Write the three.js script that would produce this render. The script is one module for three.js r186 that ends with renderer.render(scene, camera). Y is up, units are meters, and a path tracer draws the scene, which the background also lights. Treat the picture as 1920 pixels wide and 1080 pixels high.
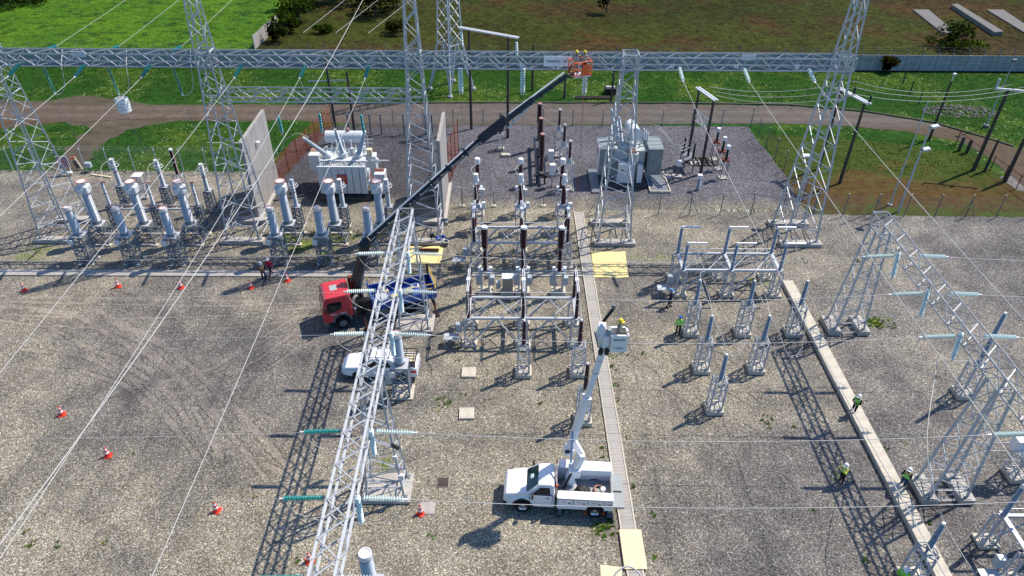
import * as THREE from 'three';
import { Sky } from 'three/addons/objects/Sky.js';
import { mergeGeometries } from 'three/addons/utils/BufferGeometryUtils.js';
import { RoundedBoxGeometry } from 'three/addons/geometries/RoundedBoxGeometry.js';

// ---------- camera (solved from the vertical, depth and lateral lines of the place) ----------
const V = (x, y, z) => new THREE.Vector3(x, y, z);
const scene = new THREE.Scene();
const FOC = 1341.2, RAD = Math.PI / 180, PITCH = 36.693 * RAD, YAW = 0.437 * RAD, ROLL = 0.534 * RAD;
const EYE = V(0, 35, 0);
const cf = V(Math.sin(YAW) * Math.cos(PITCH), -Math.sin(PITCH), -Math.cos(YAW) * Math.cos(PITCH));
const r0 = V(Math.cos(YAW), 0, Math.sin(YAW)), u0 = new THREE.Vector3().crossVectors(r0, cf);
const cr = r0.clone().multiplyScalar(Math.cos(ROLL)).addScaledVector(u0, Math.sin(ROLL));
const cu = u0.clone().multiplyScalar(Math.cos(ROLL)).addScaledVector(r0, -Math.sin(ROLL));
const camera = new THREE.PerspectiveCamera(2 * Math.atan(540 / FOC) / RAD, 16 / 9, 0.5, 1200);
camera.position.copy(EYE);
camera.setRotationFromMatrix(new THREE.Matrix4().makeBasis(cr, cu, cf.clone().negate()));
scene.add(camera);

// ---------- sky and sun ----------
const SUN = V(0.60, 1, -0.36).normalize();
const sky = new Sky(); sky.name = 'sky'; sky.scale.setScalar(1000); sky.userData = { kind: 'structure' };
const su = sky.material.uniforms;
su.sunPosition.value.copy(SUN); su.turbidity.value = 2.5; su.rayleigh.value = 1.2; su.mieCoefficient.value = 0.004; su.mieDirectionalG.value = 0.8;
scene.add(sky);
scene.environmentIntensity = 0.15;
const sun = new THREE.DirectionalLight(0xfff3e2, 5.0);
sun.position.copy(SUN).multiplyScalar(150).add(V(0, 0, -60)); sun.target.position.set(0, 0, -60);
sun.castShadow = true; sun.shadow.mapSize.set(4096, 4096);
Object.assign(sun.shadow.camera, { left: -110, right: 110, top: 110, bottom: -110, near: 1, far: 400 });
scene.add(sun, sun.target);

const renderer = new THREE.WebGLRenderer({ antialias: true });
renderer.setSize(1024, 576);
renderer.toneMapping = THREE.LinearToneMapping; renderer.toneMappingExposure = 1.22;
renderer.outputColorSpace = THREE.SRGBColorSpace;
renderer.shadowMap.enabled = true;

// ---------- helpers: pixel -> place ----------
const ray = (u, v) => cr.clone().multiplyScalar((u - 960) / FOC).addScaledVector(cu, -(v - 540) / FOC).add(cf);
const G = (u, v, y = 0) => { const d = ray(u, v); return EYE.clone().addScaledVector(d, (y - 35) / d.y); };      // on the level y
const ZP = (u, v, z) => { const d = ray(u, v); return EYE.clone().addScaledVector(d, z / d.z); };                // on the plane z
const XP = (u, v, x) => { const d = ray(u, v); return EYE.clone().addScaledVector(d, x / d.x); };                // on the plane x
const PL = (u, v, p, q) => { // on the vertical plane through p and q
  const n = V(q.z - p.z, 0, p.x - q.x), d = ray(u, v); return EYE.clone().addScaledVector(d, p.clone().sub(EYE).dot(n) / d.dot(n));
};
const HT = (g, u, v) => { // height over ground point g seen at a pixel
  const d = ray(u, v).normalize(), w = g.clone().sub(EYE), B = d.y; return (-w.y + w.dot(d) * B) / (1 - B * B);
};
let seed = 7; const rnd = () => { seed = (seed * 1664525 + 1013904223) >>> 0; return seed / 4294967296; };
const rr = (a, b) => a + (b - a) * rnd();
const lerp = (a, b, t) => a + (b - a) * t, clamp = (x, a, b) => Math.min(b, Math.max(a, x)), sstep = (a, b, x) => { const t = clamp((x - a) / (b - a), 0, 1); return t * t * (3 - 2 * t); };

// ---------- helpers: objects ----------
const taken = {};
const numbered = n => { const k = taken[n] = (taken[n] ?? -1) + 1; return k ? n + '_' + String(k).padStart(3, '0') : n; };
function tag(o, label, category, group) { o.userData = { label, category }; if (group) o.userData.group = group; return o; }
function thing(name, label, category, p = V(0, 0, 0), turn = 0, group) {
  const o = new THREE.Group(); o.name = numbered(name); scene.add(o); o.position.copy(p); o.rotation.y = turn; return tag(o, label, category, group);
}
function part(name, geo, mat, parent, p, label) {
  const m = new THREE.Mesh(geo, mat); m.name = name; m.castShadow = m.receiveShadow = true; if (p) m.position.copy(p); if (label) m.userData.label = label; parent.add(m); return m;
}
function solo(name, geo, mat, label, category, group, p) { const m = part(numbered(name), geo, mat, scene, p); return tag(m, label, category, group); }
function struct(name, geo, mat, p) { const m = part(numbered(name), geo, mat, scene, p); m.userData = { kind: 'structure' }; return m; }
function stuff(name, geo, mat, label, category) { const m = part(numbered(name), geo, mat, scene); m.userData = { kind: 'stuff', label, category }; return m; }
function dup(o, p, turn, label, group) { const c = o.clone(); c.name = numbered(o.name.replace(/_\d\d\d$/, '')); c.userData = { ...o.userData }; if (label) c.userData.label = label; if (group) c.userData.group = group; c.position.copy(p); if (turn !== undefined) c.rotation.y = turn; scene.add(c); return c; }

// geometry makers, cached
const cache = {};
const memo = (k, f) => cache[k] ?? (cache[k] = f());
const bx = (w, h, d, x = 0, y = 0, z = 0) => new THREE.BoxGeometry(w, h, d).translate(x, y, z);
const box = (w, h, d) => memo(`b${w},${h},${d}`, () => { const r = Math.min(0.012, w / 5, h / 5, d / 5); return new RoundedBoxGeometry(w, h, d, 1, r).translate(0, h / 2, 0); });
const rbox = (w, h, d, r, s = 2) => memo(`r${w},${h},${d},${r}`, () => new RoundedBoxGeometry(w, h, d, s, r).translate(0, h / 2, 0));
const cyl = (a, b, h, n = 16) => memo(`c${a},${b},${h},${n}`, () => new THREE.CylinderGeometry(a, b, h, n).translate(0, h / 2, 0));
const lathe = (pts, n = 18) => new THREE.LatheGeometry(pts.map(p => new THREE.Vector2(p[0], p[1])), n);
const merge = g => mergeGeometries(g.map(x => x.index ? x.toNonIndexed() : x));
// steel angle of unit length along z
const ANGLE = (() => { const t = 0.16; return merge([bx(1, t, 1, 0, -0.5 + t / 2, 0.5), bx(t, 1 - t, 1, -0.5 + t / 2, t / 2, 0.5)]); })();
const FLAT = bx(1, 0.35, 1, 0, 0, 0.5), ROD = new THREE.CylinderGeometry(0.5, 0.5, 1, 8).rotateX(Math.PI / 2).translate(0, 0, 0.5);
const Z1 = V(0, 0, 1);
function bar(name, a, b, w, mat, parent, geo = ANGLE, d = w) {
  const m = part(name, geo, mat, parent, a), v = b.clone().sub(a), l = v.length(); m.quaternion.setFromUnitVectors(Z1, v.multiplyScalar(1 / l)); m.scale.set(w, d, l); return m;
}
function tubeGeo(pts, r, seg = 24, rad = 6) { return new THREE.TubeGeometry(new THREE.CatmullRomCurve3(pts), seg, r, rad, false); }
function sag(a, b, s, n = 14) { const o = []; for (let i = 0; i <= n; i++) { const t = i / n, p = a.clone().lerp(b, t); p.y -= 4 * s * t * (1 - t); o.push(p); } return o; }
// porcelain column with sheds
const shed = (y0, y1, a, b, pitch = 0.075, over = 0.045) => memo(`s${y0},${y1},${a},${b},${pitch},${over}`, () => {
  const pts = [[0.001, y0]], n = Math.max(3, Math.round((y1 - y0) / pitch));
  for (let i = 0; i < n; i++) { const y = lerp(y0, y1, i / n), r = lerp(a, b, i / n), p = (y1 - y0) / n; pts.push([r - over, y], [r - over, y + p * 0.25], [r, y + p * 0.45], [r, y + p * 0.6], [r - over, y + p * 0.95]); }
  pts.push([b - over, y1], [0.001, y1]); return lathe(pts, 16);
});
// ---------- noise and procedural textures ----------
const hsh = (x, y) => { let h = (x | 0) * 374761393 + (y | 0) * 668265263; h = Math.imul(h ^ (h >>> 13), 1274126177); return ((h ^ (h >>> 16)) >>> 0) / 4294967296; };
const vn = (x, y) => { const i = Math.floor(x), j = Math.floor(y), f = x - i, g = y - j, a = f * f * (3 - 2 * f), b = g * g * (3 - 2 * g); const p = hsh(i, j), q = hsh(i + 1, j), r = hsh(i, j + 1), s = hsh(i + 1, j + 1); return p + (q - p) * a + (r - p) * b + (p - q - r + s) * a * b; };
const fbm = (x, y, o = 4) => { let s = 0, a = 0.5, t = 0; for (let i = 0; i < o; i++) { s += a * vn(x + i * 17.3, y - i * 9.1); t += a; x *= 2.03; y *= 2.03; a *= 0.55; } return s / t; };
const SR = new Uint8Array(4097); for (let i = 0; i <= 4096; i++) { const x = i / 4096; SR[i] = Math.round(255 * (x <= 0.0031308 ? 12.92 * x : 1.055 * Math.pow(x, 1 / 2.4) - 0.055)); }
const sr = x => SR[x <= 0 ? 0 : x >= 1 ? 4096 : (x * 4096) | 0];
function dataTex(d, W, H, srgb, rep) {
  const t = new THREE.DataTexture(d, W, H, THREE.RGBAFormat); t.magFilter = THREE.LinearFilter; t.minFilter = THREE.LinearMipmapLinearFilter; t.generateMipmaps = true; t.anisotropy = 8;
  if (srgb) t.colorSpace = THREE.SRGBColorSpace; t.wrapS = t.wrapT = rep ? THREE.RepeatWrapping : THREE.ClampToEdgeWrapping; t.needsUpdate = true; return t;
}
// pebble tile: tone, hue and height of each stone, at 2.5 cm a texel
const PB = 1024, pTone = new Float32Array(PB * PB).fill(0.34), pHue = new Float32Array(PB * PB), pH = new Float32Array(PB * PB);
{
  const c = 1.6, n = Math.floor(PB / c);
  for (let i = 0; i < n * n * 1.5; i++) {
    const x = rnd() * PB, y = rnd() * PB, R = rr(0.7, 1.35), e = rr(0.65, 1), q = rnd(), z = rnd();
    const t = q < 0.10 ? rr(1.9, 2.9) : q < 0.62 ? rr(0.75, 1.35) : rr(0.28, 0.6), h = rr(-1, 1), hh = rr(0.4, 1);
    for (let v = -2; v <= 2; v++) for (let u = -2; u <= 2; u++) {
      const d = Math.hypot(u * e, v) / R; if (d > 1) continue;
      const k = ((Math.floor(y + v) + PB) % PB) * PB + (Math.floor(x + u) + PB) % PB, H = hh * (1 - d * d * 0.7);
      if (H >= pH[k] * (0.6 + z * 0.5)) { pH[k] = H; pTone[k] = t; pHue[k] = h; }
    }
  }
}
const bumpTile = (() => { const d = new Uint8Array(PB * PB * 4); for (let i = 0; i < PB * PB; i++) { d[4 * i] = d[4 * i + 1] = d[4 * i + 2] = clamp(pH[i], 0, 1) * 255; d[4 * i + 3] = 255; } return dataTex(d, PB, PB, false, true); })();
function paint(x0, x1, z0, z1, W, H, fn) { // fn(x, z, out) -> linear albedo in out
  const d = new Uint8Array(W * H * 4), o = [0, 0, 0];
  for (let j = 0; j < H; j++) { const z = z0 + (z1 - z0) * (j + 0.5) / H; for (let i = 0; i < W; i++) { fn(x0 + (x1 - x0) * (i + 0.5) / W, z, o); const k = (j * W + i) * 4; d[k] = sr(o[0]); d[k + 1] = sr(o[1]); d[k + 2] = sr(o[2]); d[k + 3] = 255; } }
  return dataTex(d, W, H, true, false);
}
const peb = (x, z) => { const i = Math.floor(x * 40) & (PB - 1), j = Math.floor(z * 40) & (PB - 1); return j * PB + i; };
function sheetGeo(x0, x1, z0, z1) { const g = new THREE.PlaneGeometry(x1 - x0, z1 - z0).rotateX(-Math.PI / 2).translate((x0 + x1) / 2, 0, (z0 + z1) / 2); uvWorld(g, x0, x1, z0, z1); return g; }
function uvWorld(g, x0, x1, z0, z1) { const p = g.attributes.position, u = new Float32Array(p.count * 2); for (let i = 0; i < p.count; i++) { u[2 * i] = (p.getX(i) - x0) / (x1 - x0); u[2 * i + 1] = (p.getZ(i) - z0) / (z1 - z0); } g.setAttribute('uv', new THREE.BufferAttribute(u, 2)); return g; }
function polyGeo(pts, b) { // flat polygon from ground points, uv over the rectangle b
  const s = new THREE.Shape(pts.map(p => new THREE.Vector2(p.x, -p.z))), g = new THREE.ShapeGeometry(s).rotateX(-Math.PI / 2); return uvWorld(g, ...b);
}
function rough(pts, amp = 0.25, step = 0.8) { // uneven outline
  const o = []; for (let i = 0; i < pts.length; i++) { const a = pts[i], b = pts[(i + 1) % pts.length], n = Math.max(1, Math.round(a.distanceTo(b) / step)); for (let k = 0; k < n; k++) { const p = a.clone().lerp(b, k / n); p.x += (fbm(p.x * 0.9, p.z * 0.9 + 5, 3) - 0.5) * 2 * amp; p.z += (fbm(p.x * 0.9 + 40, p.z * 0.9, 3) - 0.5) * 2 * amp; o.push(p); } } return o;
}
const inPoly = (x, z, P) => { let c = false; for (let i = 0, j = P.length - 1; i < P.length; j = i++) { const a = P[i], b = P[j]; if ((a.z > z) !== (b.z > z) && x < (b.x - a.x) * (z - a.z) / (b.z - a.z) + a.x) c = !c; } return c; };
const px = (...a) => a.map(q => G(q[0], q[1]));
const segD = (x, z, P, lim) => { let m = lim; for (let i = 1; i < P.length; i++) { const a = P[i - 1], b = P[i], dx = b.x - a.x, dz = b.z - a.z, t = clamp(((x - a.x) * dx + (z - a.z) * dz) / (dx * dx + dz * dz), 0, 1), d = Math.hypot(x - a.x - t * dx, z - a.z - t * dz); if (d < m) m = d; } return m; };

// ---------- materials ----------
const M = {};
const matte = (n, o) => Object.assign(new THREE.MeshPhysicalMaterial({ roughness: 1, specularIntensity: 0.12, ...o }), { name: n });
const std = (n, c, rough = 0.6, metal = 0, o = {}) => M[n] = Object.assign(new THREE.MeshPhysicalMaterial({ specularIntensity: rough >= 0.8 ? 0.2 : 1, color: Array.isArray(c) ? new THREE.Color().setRGB(...c) : c, roughness: rough, metalness: metal, ...o }), { name: n });
const mott = (n, c, amp, sc, W = 256, size = 4) => { // mottled surface tile: fine and coarse blotches
  const d = new Uint8Array(W * W * 4), b = new Uint8Array(W * W * 4), P = size * sc;
  const pn = (x, y, f) => { const a = x * f, bb = y * f, i = Math.floor(a), j = Math.floor(bb), u = a - i, v = bb - j, w = q => ((q % f) + f) % f, s = u * u * (3 - 2 * u), t = v * v * (3 - 2 * v); return lerp(lerp(hsh(w(i) + f * 3, w(j)), hsh(w(i + 1) + f * 3, w(j)), s), lerp(hsh(w(i) + f * 3, w(j + 1)), hsh(w(i + 1) + f * 3, w(j + 1)), s), t); };
  for (let j = 0; j < W; j++) for (let i = 0; i < W; i++) { const u = i / W, v = j / W, n1 = pn(u, v, 5) * 0.35 + pn(u, v, 17) * 0.3 + pn(u, v, 61) * 0.35, m = 1 + amp * (n1 - 0.5) * 2, k = 4 * (j * W + i); for (let q = 0; q < 3; q++) d[k + q] = sr(c[q] * m * (1 + (q - 1) * 0.12 * amp * (pn(u, v, 9) - 0.5))); d[k + 3] = 255; b[k] = b[k + 1] = b[k + 2] = 255 * n1; b[k + 3] = 255; }
  const t = dataTex(d, W, W, true, true), tb = dataTex(b, W, W, false, true); return { map: t, bumpMap: tb };
};
const galv = mott('galv', [0.45, 0.475, 0.50], 0.3, 1);
std('steel', 0xffffff, 0.5, 0.15, { map: galv.map });
std('steelDark', [0.17, 0.185, 0.2], 0.55, 0.4);
std('greyPaint', [0.40, 0.44, 0.47], 0.45, 0.05);
std('porcelain', [0.46, 0.51, 0.56], 0.28); std('steelBlue', [0.22, 0.25, 0.28], 0.5, 0.2);
std('porcelainDark', [0.27, 0.33, 0.39], 0.3);
std('brown', [0.075, 0.022, 0.016], 0.22);
std('white', [0.74, 0.75, 0.75], 0.4);
std('cap', [0.66, 0.66, 0.66], 0.45);
std('rustCap', [0.42, 0.20, 0.17], 0.7);
std('copper', [0.42, 0.20, 0.13], 0.5, 0.3);
std('alu', [0.72, 0.73, 0.73], 0.4, 0.3);
std('cable', [0.46, 0.46, 0.44], 0.6, 0.1);
std('blackCable', [0.03, 0.03, 0.03], 0.6);
M.teal = Object.assign(new THREE.MeshPhysicalMaterial({ color: new THREE.Color().setRGB(0.018, 0.235, 0.225), roughness: 0.12, clearcoat: 1 }), { name: 'teal' });
M.glass = Object.assign(new THREE.MeshPhysicalMaterial({ color: new THREE.Color().setRGB(0.74, 0.86, 0.82), roughness: 0.25, clearcoat: 1 }), { name: 'glass' });
const conc = mott('conc', [0.40, 0.38, 0.345], 0.35, 1); std('concrete', 0xffffff, 0.9, 0, { map: conc.map, bumpMap: conc.bumpMap, bumpScale: 0.004 });
const concL = mott('concL', [0.50, 0.465, 0.385], 0.3, 1); std('slab', 0xffffff, 0.9, 0, { map: concL.map, bumpMap: concL.bumpMap, bumpScale: 0.003 });
const concG = mott('concG', [0.37, 0.35, 0.32], 0.25, 1); std('slabGrey', 0xffffff, 0.92, 0, { map: concG.map });
const concG2 = mott('concG2', [0.345, 0.33, 0.30], 0.3, 1); std('slabGrey2', 0xffffff, 0.92, 0, { map: concG2.map });
const wallT = mott('wallT', [0.36, 0.355, 0.335], 0.4, 1); std('wallSlab', 0xffffff, 0.95, 0, { map: wallT.map });
const fw = mott('fw', [0.33, 0.31, 0.29], 0.28, 1); std('firewall', 0xffffff, 0.9, 0, { map: fw.map });
const woodT = mott('woodT', [0.075, 0.062, 0.052], 0.5, 1); std('poleWood', 0xffffff, 0.9, 0, { map: woodT.map });
const plyT = mott('ply', [0.66, 0.55, 0.36], 0.18, 1); std('plywood', 0xffffff, 0.75, 0, { map: plyT.map });
const tarpT = mott('tarp', [0.80, 0.64, 0.26], 0.12, 1); std('tarp', 0xffffff, 0.6, 0, { map: tarpT.map });
std('truckWhite', [0.80, 0.81, 0.82], 0.25); M.truckWhite = Object.assign(new THREE.MeshPhysicalMaterial({ color: new THREE.Color().setRGB(0.78, 0.79, 0.80), roughness: 0.35, clearcoat: 0.6, clearcoatRoughness: 0.1 }), { name: 'truckWhite' });
M.red = Object.assign(new THREE.MeshPhysicalMaterial({ color: new THREE.Color().setRGB(0.52, 0.025, 0.035), roughness: 0.35, clearcoat: 0.6 }), { name: 'red' });
std('blue', [0.02, 0.075, 0.33], 0.4); std('yellow', [0.75, 0.5, 0.03], 0.45); std('orange', [0.85, 0.13, 0.02], 0.5);
std('crane', [0.010, 0.010, 0.011], 0.3, 0); std('rubber', [0.018, 0.018, 0.019], 0.85); std('black', [0.012, 0.012, 0.013], 0.6); std('chrome', [0.55, 0.56, 0.58], 0.25, 0.9);
std('window', [0.012, 0.016, 0.018], 0.06); std('screen', [0.008, 0.028, 0.028], 0.05);
std('deck', [0.29, 0.31, 0.31], 0.7); std('rust', [0.16, 0.05, 0.03], 0.8); std('coneRed', [0.80, 0.045, 0.02], 0.5); std('redPaint', [0.55, 0.03, 0.03], 0.5);
std('skin', [0.42, 0.24, 0.16], 0.6); std('cloth', 0xffffff, 0.85, 0, { vertexColors: true }); std('lamp', [0.7, 0.71, 0.72], 0.35);
// ---------- ground ----------
const apronT = mott('apron', [0.10, 0.11, 0.035], 0.5, 1); std('apron', 0xffffff, 1, 0, { map: apronT.map }); apronT.map.repeat.set(60, 60);
struct('terrain', new THREE.PlaneGeometry(900, 900).rotateX(-Math.PI / 2), M.apron, V(0, -0.06, -60));
// wheel tracks pressed into the gravel
const tracks = [
  px([0, 570], [130, 585], [235, 645], [335, 765], [400, 850]), px([0, 601], [90, 612], [200, 668], [285, 745], [380, 870]),
  px([0, 565], [200, 570], [420, 574], [600, 565]), px([0, 590], [220, 598], [420, 592], [600, 574]),
  px([60, 690], [150, 695], [230, 720], [330, 800]), px([130, 585], [260, 640], [380, 745], [470, 860], [560, 900]),
  px([310, 745], [400, 720], [490, 670], [570, 610], [640, 580]), px([290, 720], [400, 690], [520, 625], [590, 575]),
  px([0, 575], [150, 592], [300, 680], [420, 800], [500, 900]), px([170, 575], [300, 640], [420, 740], [520, 850]), px([200, 660], [320, 740], [390, 860]), px([40, 655], [160, 668], [260, 715]),
  px([330, 760], [430, 730], [520, 680], [600, 620]), px([0, 555], [250, 560], [480, 566]), px([100, 610], [300, 622], [480, 612], [590, 590]), px([380, 700], [480, 640], [560, 590]), px([420, 870], [360, 760], [280, 690], [120, 640]), px([640, 1000], [560, 900], [470, 800], [330, 660], [200, 600]),
];
const tb = tracks.map(P => [Math.min(...P.map(p => p.x)) - 1, Math.max(...P.map(p => p.x)) + 1, Math.min(...P.map(p => p.z)) - 1, Math.max(...P.map(p => p.z)) + 1]);
// mossy / grassy patches on the gravel: [centre pixel, radius m, strength]
const mossy = [[565, 455, 2.2, 1], [640, 450, 2, 0.9], [610, 470, 1.6, 0.8], [700, 455, 1.5, 0.8], [60, 475, 2, 0.5], [330, 440, 2, 0.5], [1640, 605, 0.9, 1], [1130, 990, 0.9, 0.9], [830, 650, 0.8, 0.5], [820, 755, 0.7, 0.5], [580, 595, 0.7, 0.4], [1400, 520, 2, 0.4], [1230, 480, 2, 0.35], [1660, 600, 0.8, 0.8], [720, 870, 0.8, 0.5]].map(q => [...G(q[0], q[1]).toArray(), q[2], q[3]]);
function gravelAt(x, z, o) {
  const k = peb(x, z), t = pTone[k], h = pHue[k];
  const n = fbm(x * 0.085 + 3, z * 0.085, 3), n2 = fbm(x * 0.55 + 30, z * 0.55, 3);
  const tan = clamp(0.82 - Math.max(0, x - 6) * 0.022 - Math.max(0, -x - 14) * 0.008 + (n - 0.5) * 1.7 + (n2 - 0.5) * 0.9, 0, 1);
  let r = lerp(0.235, 0.325, tan), g = lerp(0.224, 0.297, tan), b = lerp(0.216, 0.236, tan);
  const dk = 0.75 + (n2 - 0.5) * 0.5 + (n - 0.5) * 0.3; r *= dk; g *= dk; b *= dk;
  let tr = 0;
  for (let i = 0; i < tracks.length; i++) { const q = tb[i]; if (x < q[0] || x > q[1] || z < q[2] || z > q[3]) continue; const d = segD(x, z, tracks[i], 1), w = 0.11 + 0.1 * vn(x * 2, z * 2 + i); if (d < w) tr = Math.max(tr, sstep(0.25, 0.6, vn(x * 0.7 + i * 9, z * 0.7))); else if (d < w + 0.09 && tr <= 0) tr = -0.9 * sstep(0.3, 0.6, vn(x * 1.5 + i, z * 1.5)); }
  const c = tr > 0 ? lerp(t, 1.05, 0.36 * tr) : t, m = 1 + (tr > 0 ? 0.10 * tr : tr * 0.34);
  r *= c * m * (1 + 0.13 * h) * (tr > 0 ? 1 + 0.04 * tr : 1); g *= c * m * (1 + 0.03 * h); b *= c * m * (1 - 0.12 * h);
  let gm = 0;
  for (let i = 0; i < mossy.length; i++) { const q = mossy[i], d = Math.hypot(x - q[0], z - q[2]); if (d < q[3] * 1.6) gm = Math.max(gm, q[4] * (1 - d / (q[3] * 1.6))); }
  const s = n2 * 0.9 + fbm(x * 3, z * 3, 2) * 0.5;
  if (gm > 0 && s + gm * 0.9 > 1.05) { const w = clamp((s + gm * 0.9 - 1.05) * 3, 0, 0.85); r = lerp(r, 0.09 * t + 0.03, w); g = lerp(g, 0.12 * t + 0.045, w); b = lerp(b, 0.02, w); }
  o[0] = r; o[1] = g; o[2] = b;
}
const bumpFor = (w, h) => { const t = bumpTile.clone(); t.repeat.set(w / 25.6, h / 25.6); t.needsUpdate = true; return t; };
for (const [a, b] of [[-54, 0], [0, 54]]) {
  const m = matte('gravel', { map: paint(a, b, -67, -13, 2048, 2048, gravelAt), bumpMap: bumpFor(54, 54), bumpScale: 0.03 });
  struct('gravel_yard', sheetGeo(a, b, -67, -13), m);
}
// dark crushed rock of the transformer yard
{
  const b = [-24.5, 29, -79.2, -59.8];
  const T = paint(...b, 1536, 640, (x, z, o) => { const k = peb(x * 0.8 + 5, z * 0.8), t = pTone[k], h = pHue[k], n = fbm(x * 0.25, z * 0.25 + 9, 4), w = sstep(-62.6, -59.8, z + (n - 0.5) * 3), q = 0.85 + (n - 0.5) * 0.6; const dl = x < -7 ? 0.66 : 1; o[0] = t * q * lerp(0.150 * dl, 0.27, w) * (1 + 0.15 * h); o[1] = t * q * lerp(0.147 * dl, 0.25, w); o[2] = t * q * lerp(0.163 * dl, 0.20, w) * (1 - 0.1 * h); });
  const m = matte('crushedRock', { map: T, bumpMap: bumpFor(53.5, 19.4), bumpScale: 0.04 });
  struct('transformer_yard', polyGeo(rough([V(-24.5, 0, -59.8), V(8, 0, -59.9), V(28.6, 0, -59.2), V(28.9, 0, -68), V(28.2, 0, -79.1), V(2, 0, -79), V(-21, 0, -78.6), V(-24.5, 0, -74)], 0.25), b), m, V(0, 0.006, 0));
}
// fields beyond: lawn, bare earth, green paddock, rusty heath
const hedgeL = px([478, 95], [500, 70], [525, 45], [560, 15], [600, -30]);
const dirtA = px([60, 190], [150, 178], [330, 200], [560, 203], [560, 224], [330, 226], [240, 240], [195, 270], [140, 325], [85, 330], [120, 285], [170, 240], [110, 226], [-60, 250], [-60, 185]);
const grassAt = (x, z, o) => {
  const n = fbm(x * 0.16, z * 0.16, 4), f = fbm(x * 1.3, z * 1.3 + 20, 3), s = hsh(Math.floor(x * 9), Math.floor(z * 9));
  let r, g, b;
  if (z > -97.6) {
    const y = clamp((n - 0.45) * 3 + (f - 0.5), 0, 1), k = (0.62 + f * 0.55 + (s - 0.5) * 0.45);
    r = lerp(0.022, 0.060, y) * k; g = lerp(0.070, 0.105, y) * k; b = lerp(0.010, 0.014, y) * k;
    if (s > 0.985 && n > 0.5) { r = 0.5; g = 0.5; b = 0.42; }
    const e = inPoly(x + (f - 0.5) * 2.2, z + (n - 0.5) * 3, dirtA) ? 1 : 0;
    if (e) { const q = 0.75 + f * 0.5; const ru = 0.75 + 0.5 * fbm(x * 0.5 + z * 0.9, z * 1.8 - x * 0.3, 3); r = lerp(0.10, 0.06, n) * q * ru; g = lerp(0.082, 0.054, n) * q * ru; b = lerp(0.062, 0.034, n) * q * ru; }
    if (z > -66) { r = 0.14 * k; g = 0.11 * k; b = 0.06 * k; }
  } else {
    let i = 1; while (i < hedgeL.length - 1 && hedgeL[i].z > z) i++; const a = hedgeL[i - 1], c = hedgeL[i], xb = a.x + (c.x - a.x) * (z - a.z) / (c.z - a.z);
    if (x < xb) { const k = 0.55 + f * 0.75 + (s - 0.5) * 0.55; r = lerp(0.04, 0.085, n) * k; g = lerp(0.115, 0.175, n) * k; b = 0.011 * k; if (fbm(x * 0.5 + 9, z * 1.1, 3) > 0.64) { r *= 0.55; g *= 0.55; } }
    else { const q = fbm(x * 0.07 + 60, z * 0.1, 4), k = (0.25 + f * 0.75 + (s - 0.5) * 0.5) * lerp(0.7, 1.1, fbm(x * 0.05, z * 0.08 + 7, 3)), gr = sstep(0.42, 0.62, q + (f - 0.5) * 0.3), ru = sstep(0.52, 0.68, fbm(x * 0.12 + 7, z * 0.2 + 3, 3)); r = lerp(lerp(0.078, 0.098, ru), 0.060, gr) * k; g = lerp(lerp(0.058, 0.060, ru), 0.072, gr) * k; b = lerp(0.02, 0.014, gr) * k; }
  }
  o[0] = r; o[1] = g; o[2] = b;
};
{
  const b = [-125, 125, -185, -60], m = matte('grassGround', { map: paint(...b, 2048, 1024, grassAt) });
  struct('grass_field', sheetGeo(...b), m, V(0, -0.012, 0));
}
// mossy earth by the right-hand fence
{
  const b = [28, 62, -78, -58]; const T = paint(...b, 700, 420, (x, z, o) => { const n = fbm(x * 0.22, z * 0.3, 4), f = fbm(x * 1.5, z * 1.5, 3), s = hsh(Math.floor(x * 12), Math.floor(z * 12)), k = 0.6 + f * 0.6 + (s - 0.5) * 0.5, gr = sstep(-64.5, -70, z + (n - 0.5) * 11 + (f - 0.5) * 5) + sstep(-61.2, -59.6, z + (f - 0.5) * 2.5) * 0.7 * (n > 0.42 ? 1 : 0.3); const g = clamp(gr + (f > 0.62 ? 0.4 : 0), 0, 1); o[0] = lerp(lerp(0.075, 0.10, n), 0.05, g) * k; o[1] = lerp(lerp(0.054, 0.060, n), 0.076, g) * k; o[2] = lerp(0.022, 0.014, g) * k; });
  const m = matte('mossGround', { map: T });
  struct('mossy_ground', polyGeo(rough([V(28.6, 0, -58.9), V(62, 0, -58.6), V(62, 0, -61), V(51.5, 0, -64), V(51, 0, -72), V(46, 0, -74.2), V(37, 0, -76.2), V(29, 0, -77)], 0.3), b), m, V(0, 0.004, 0));
}
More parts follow.
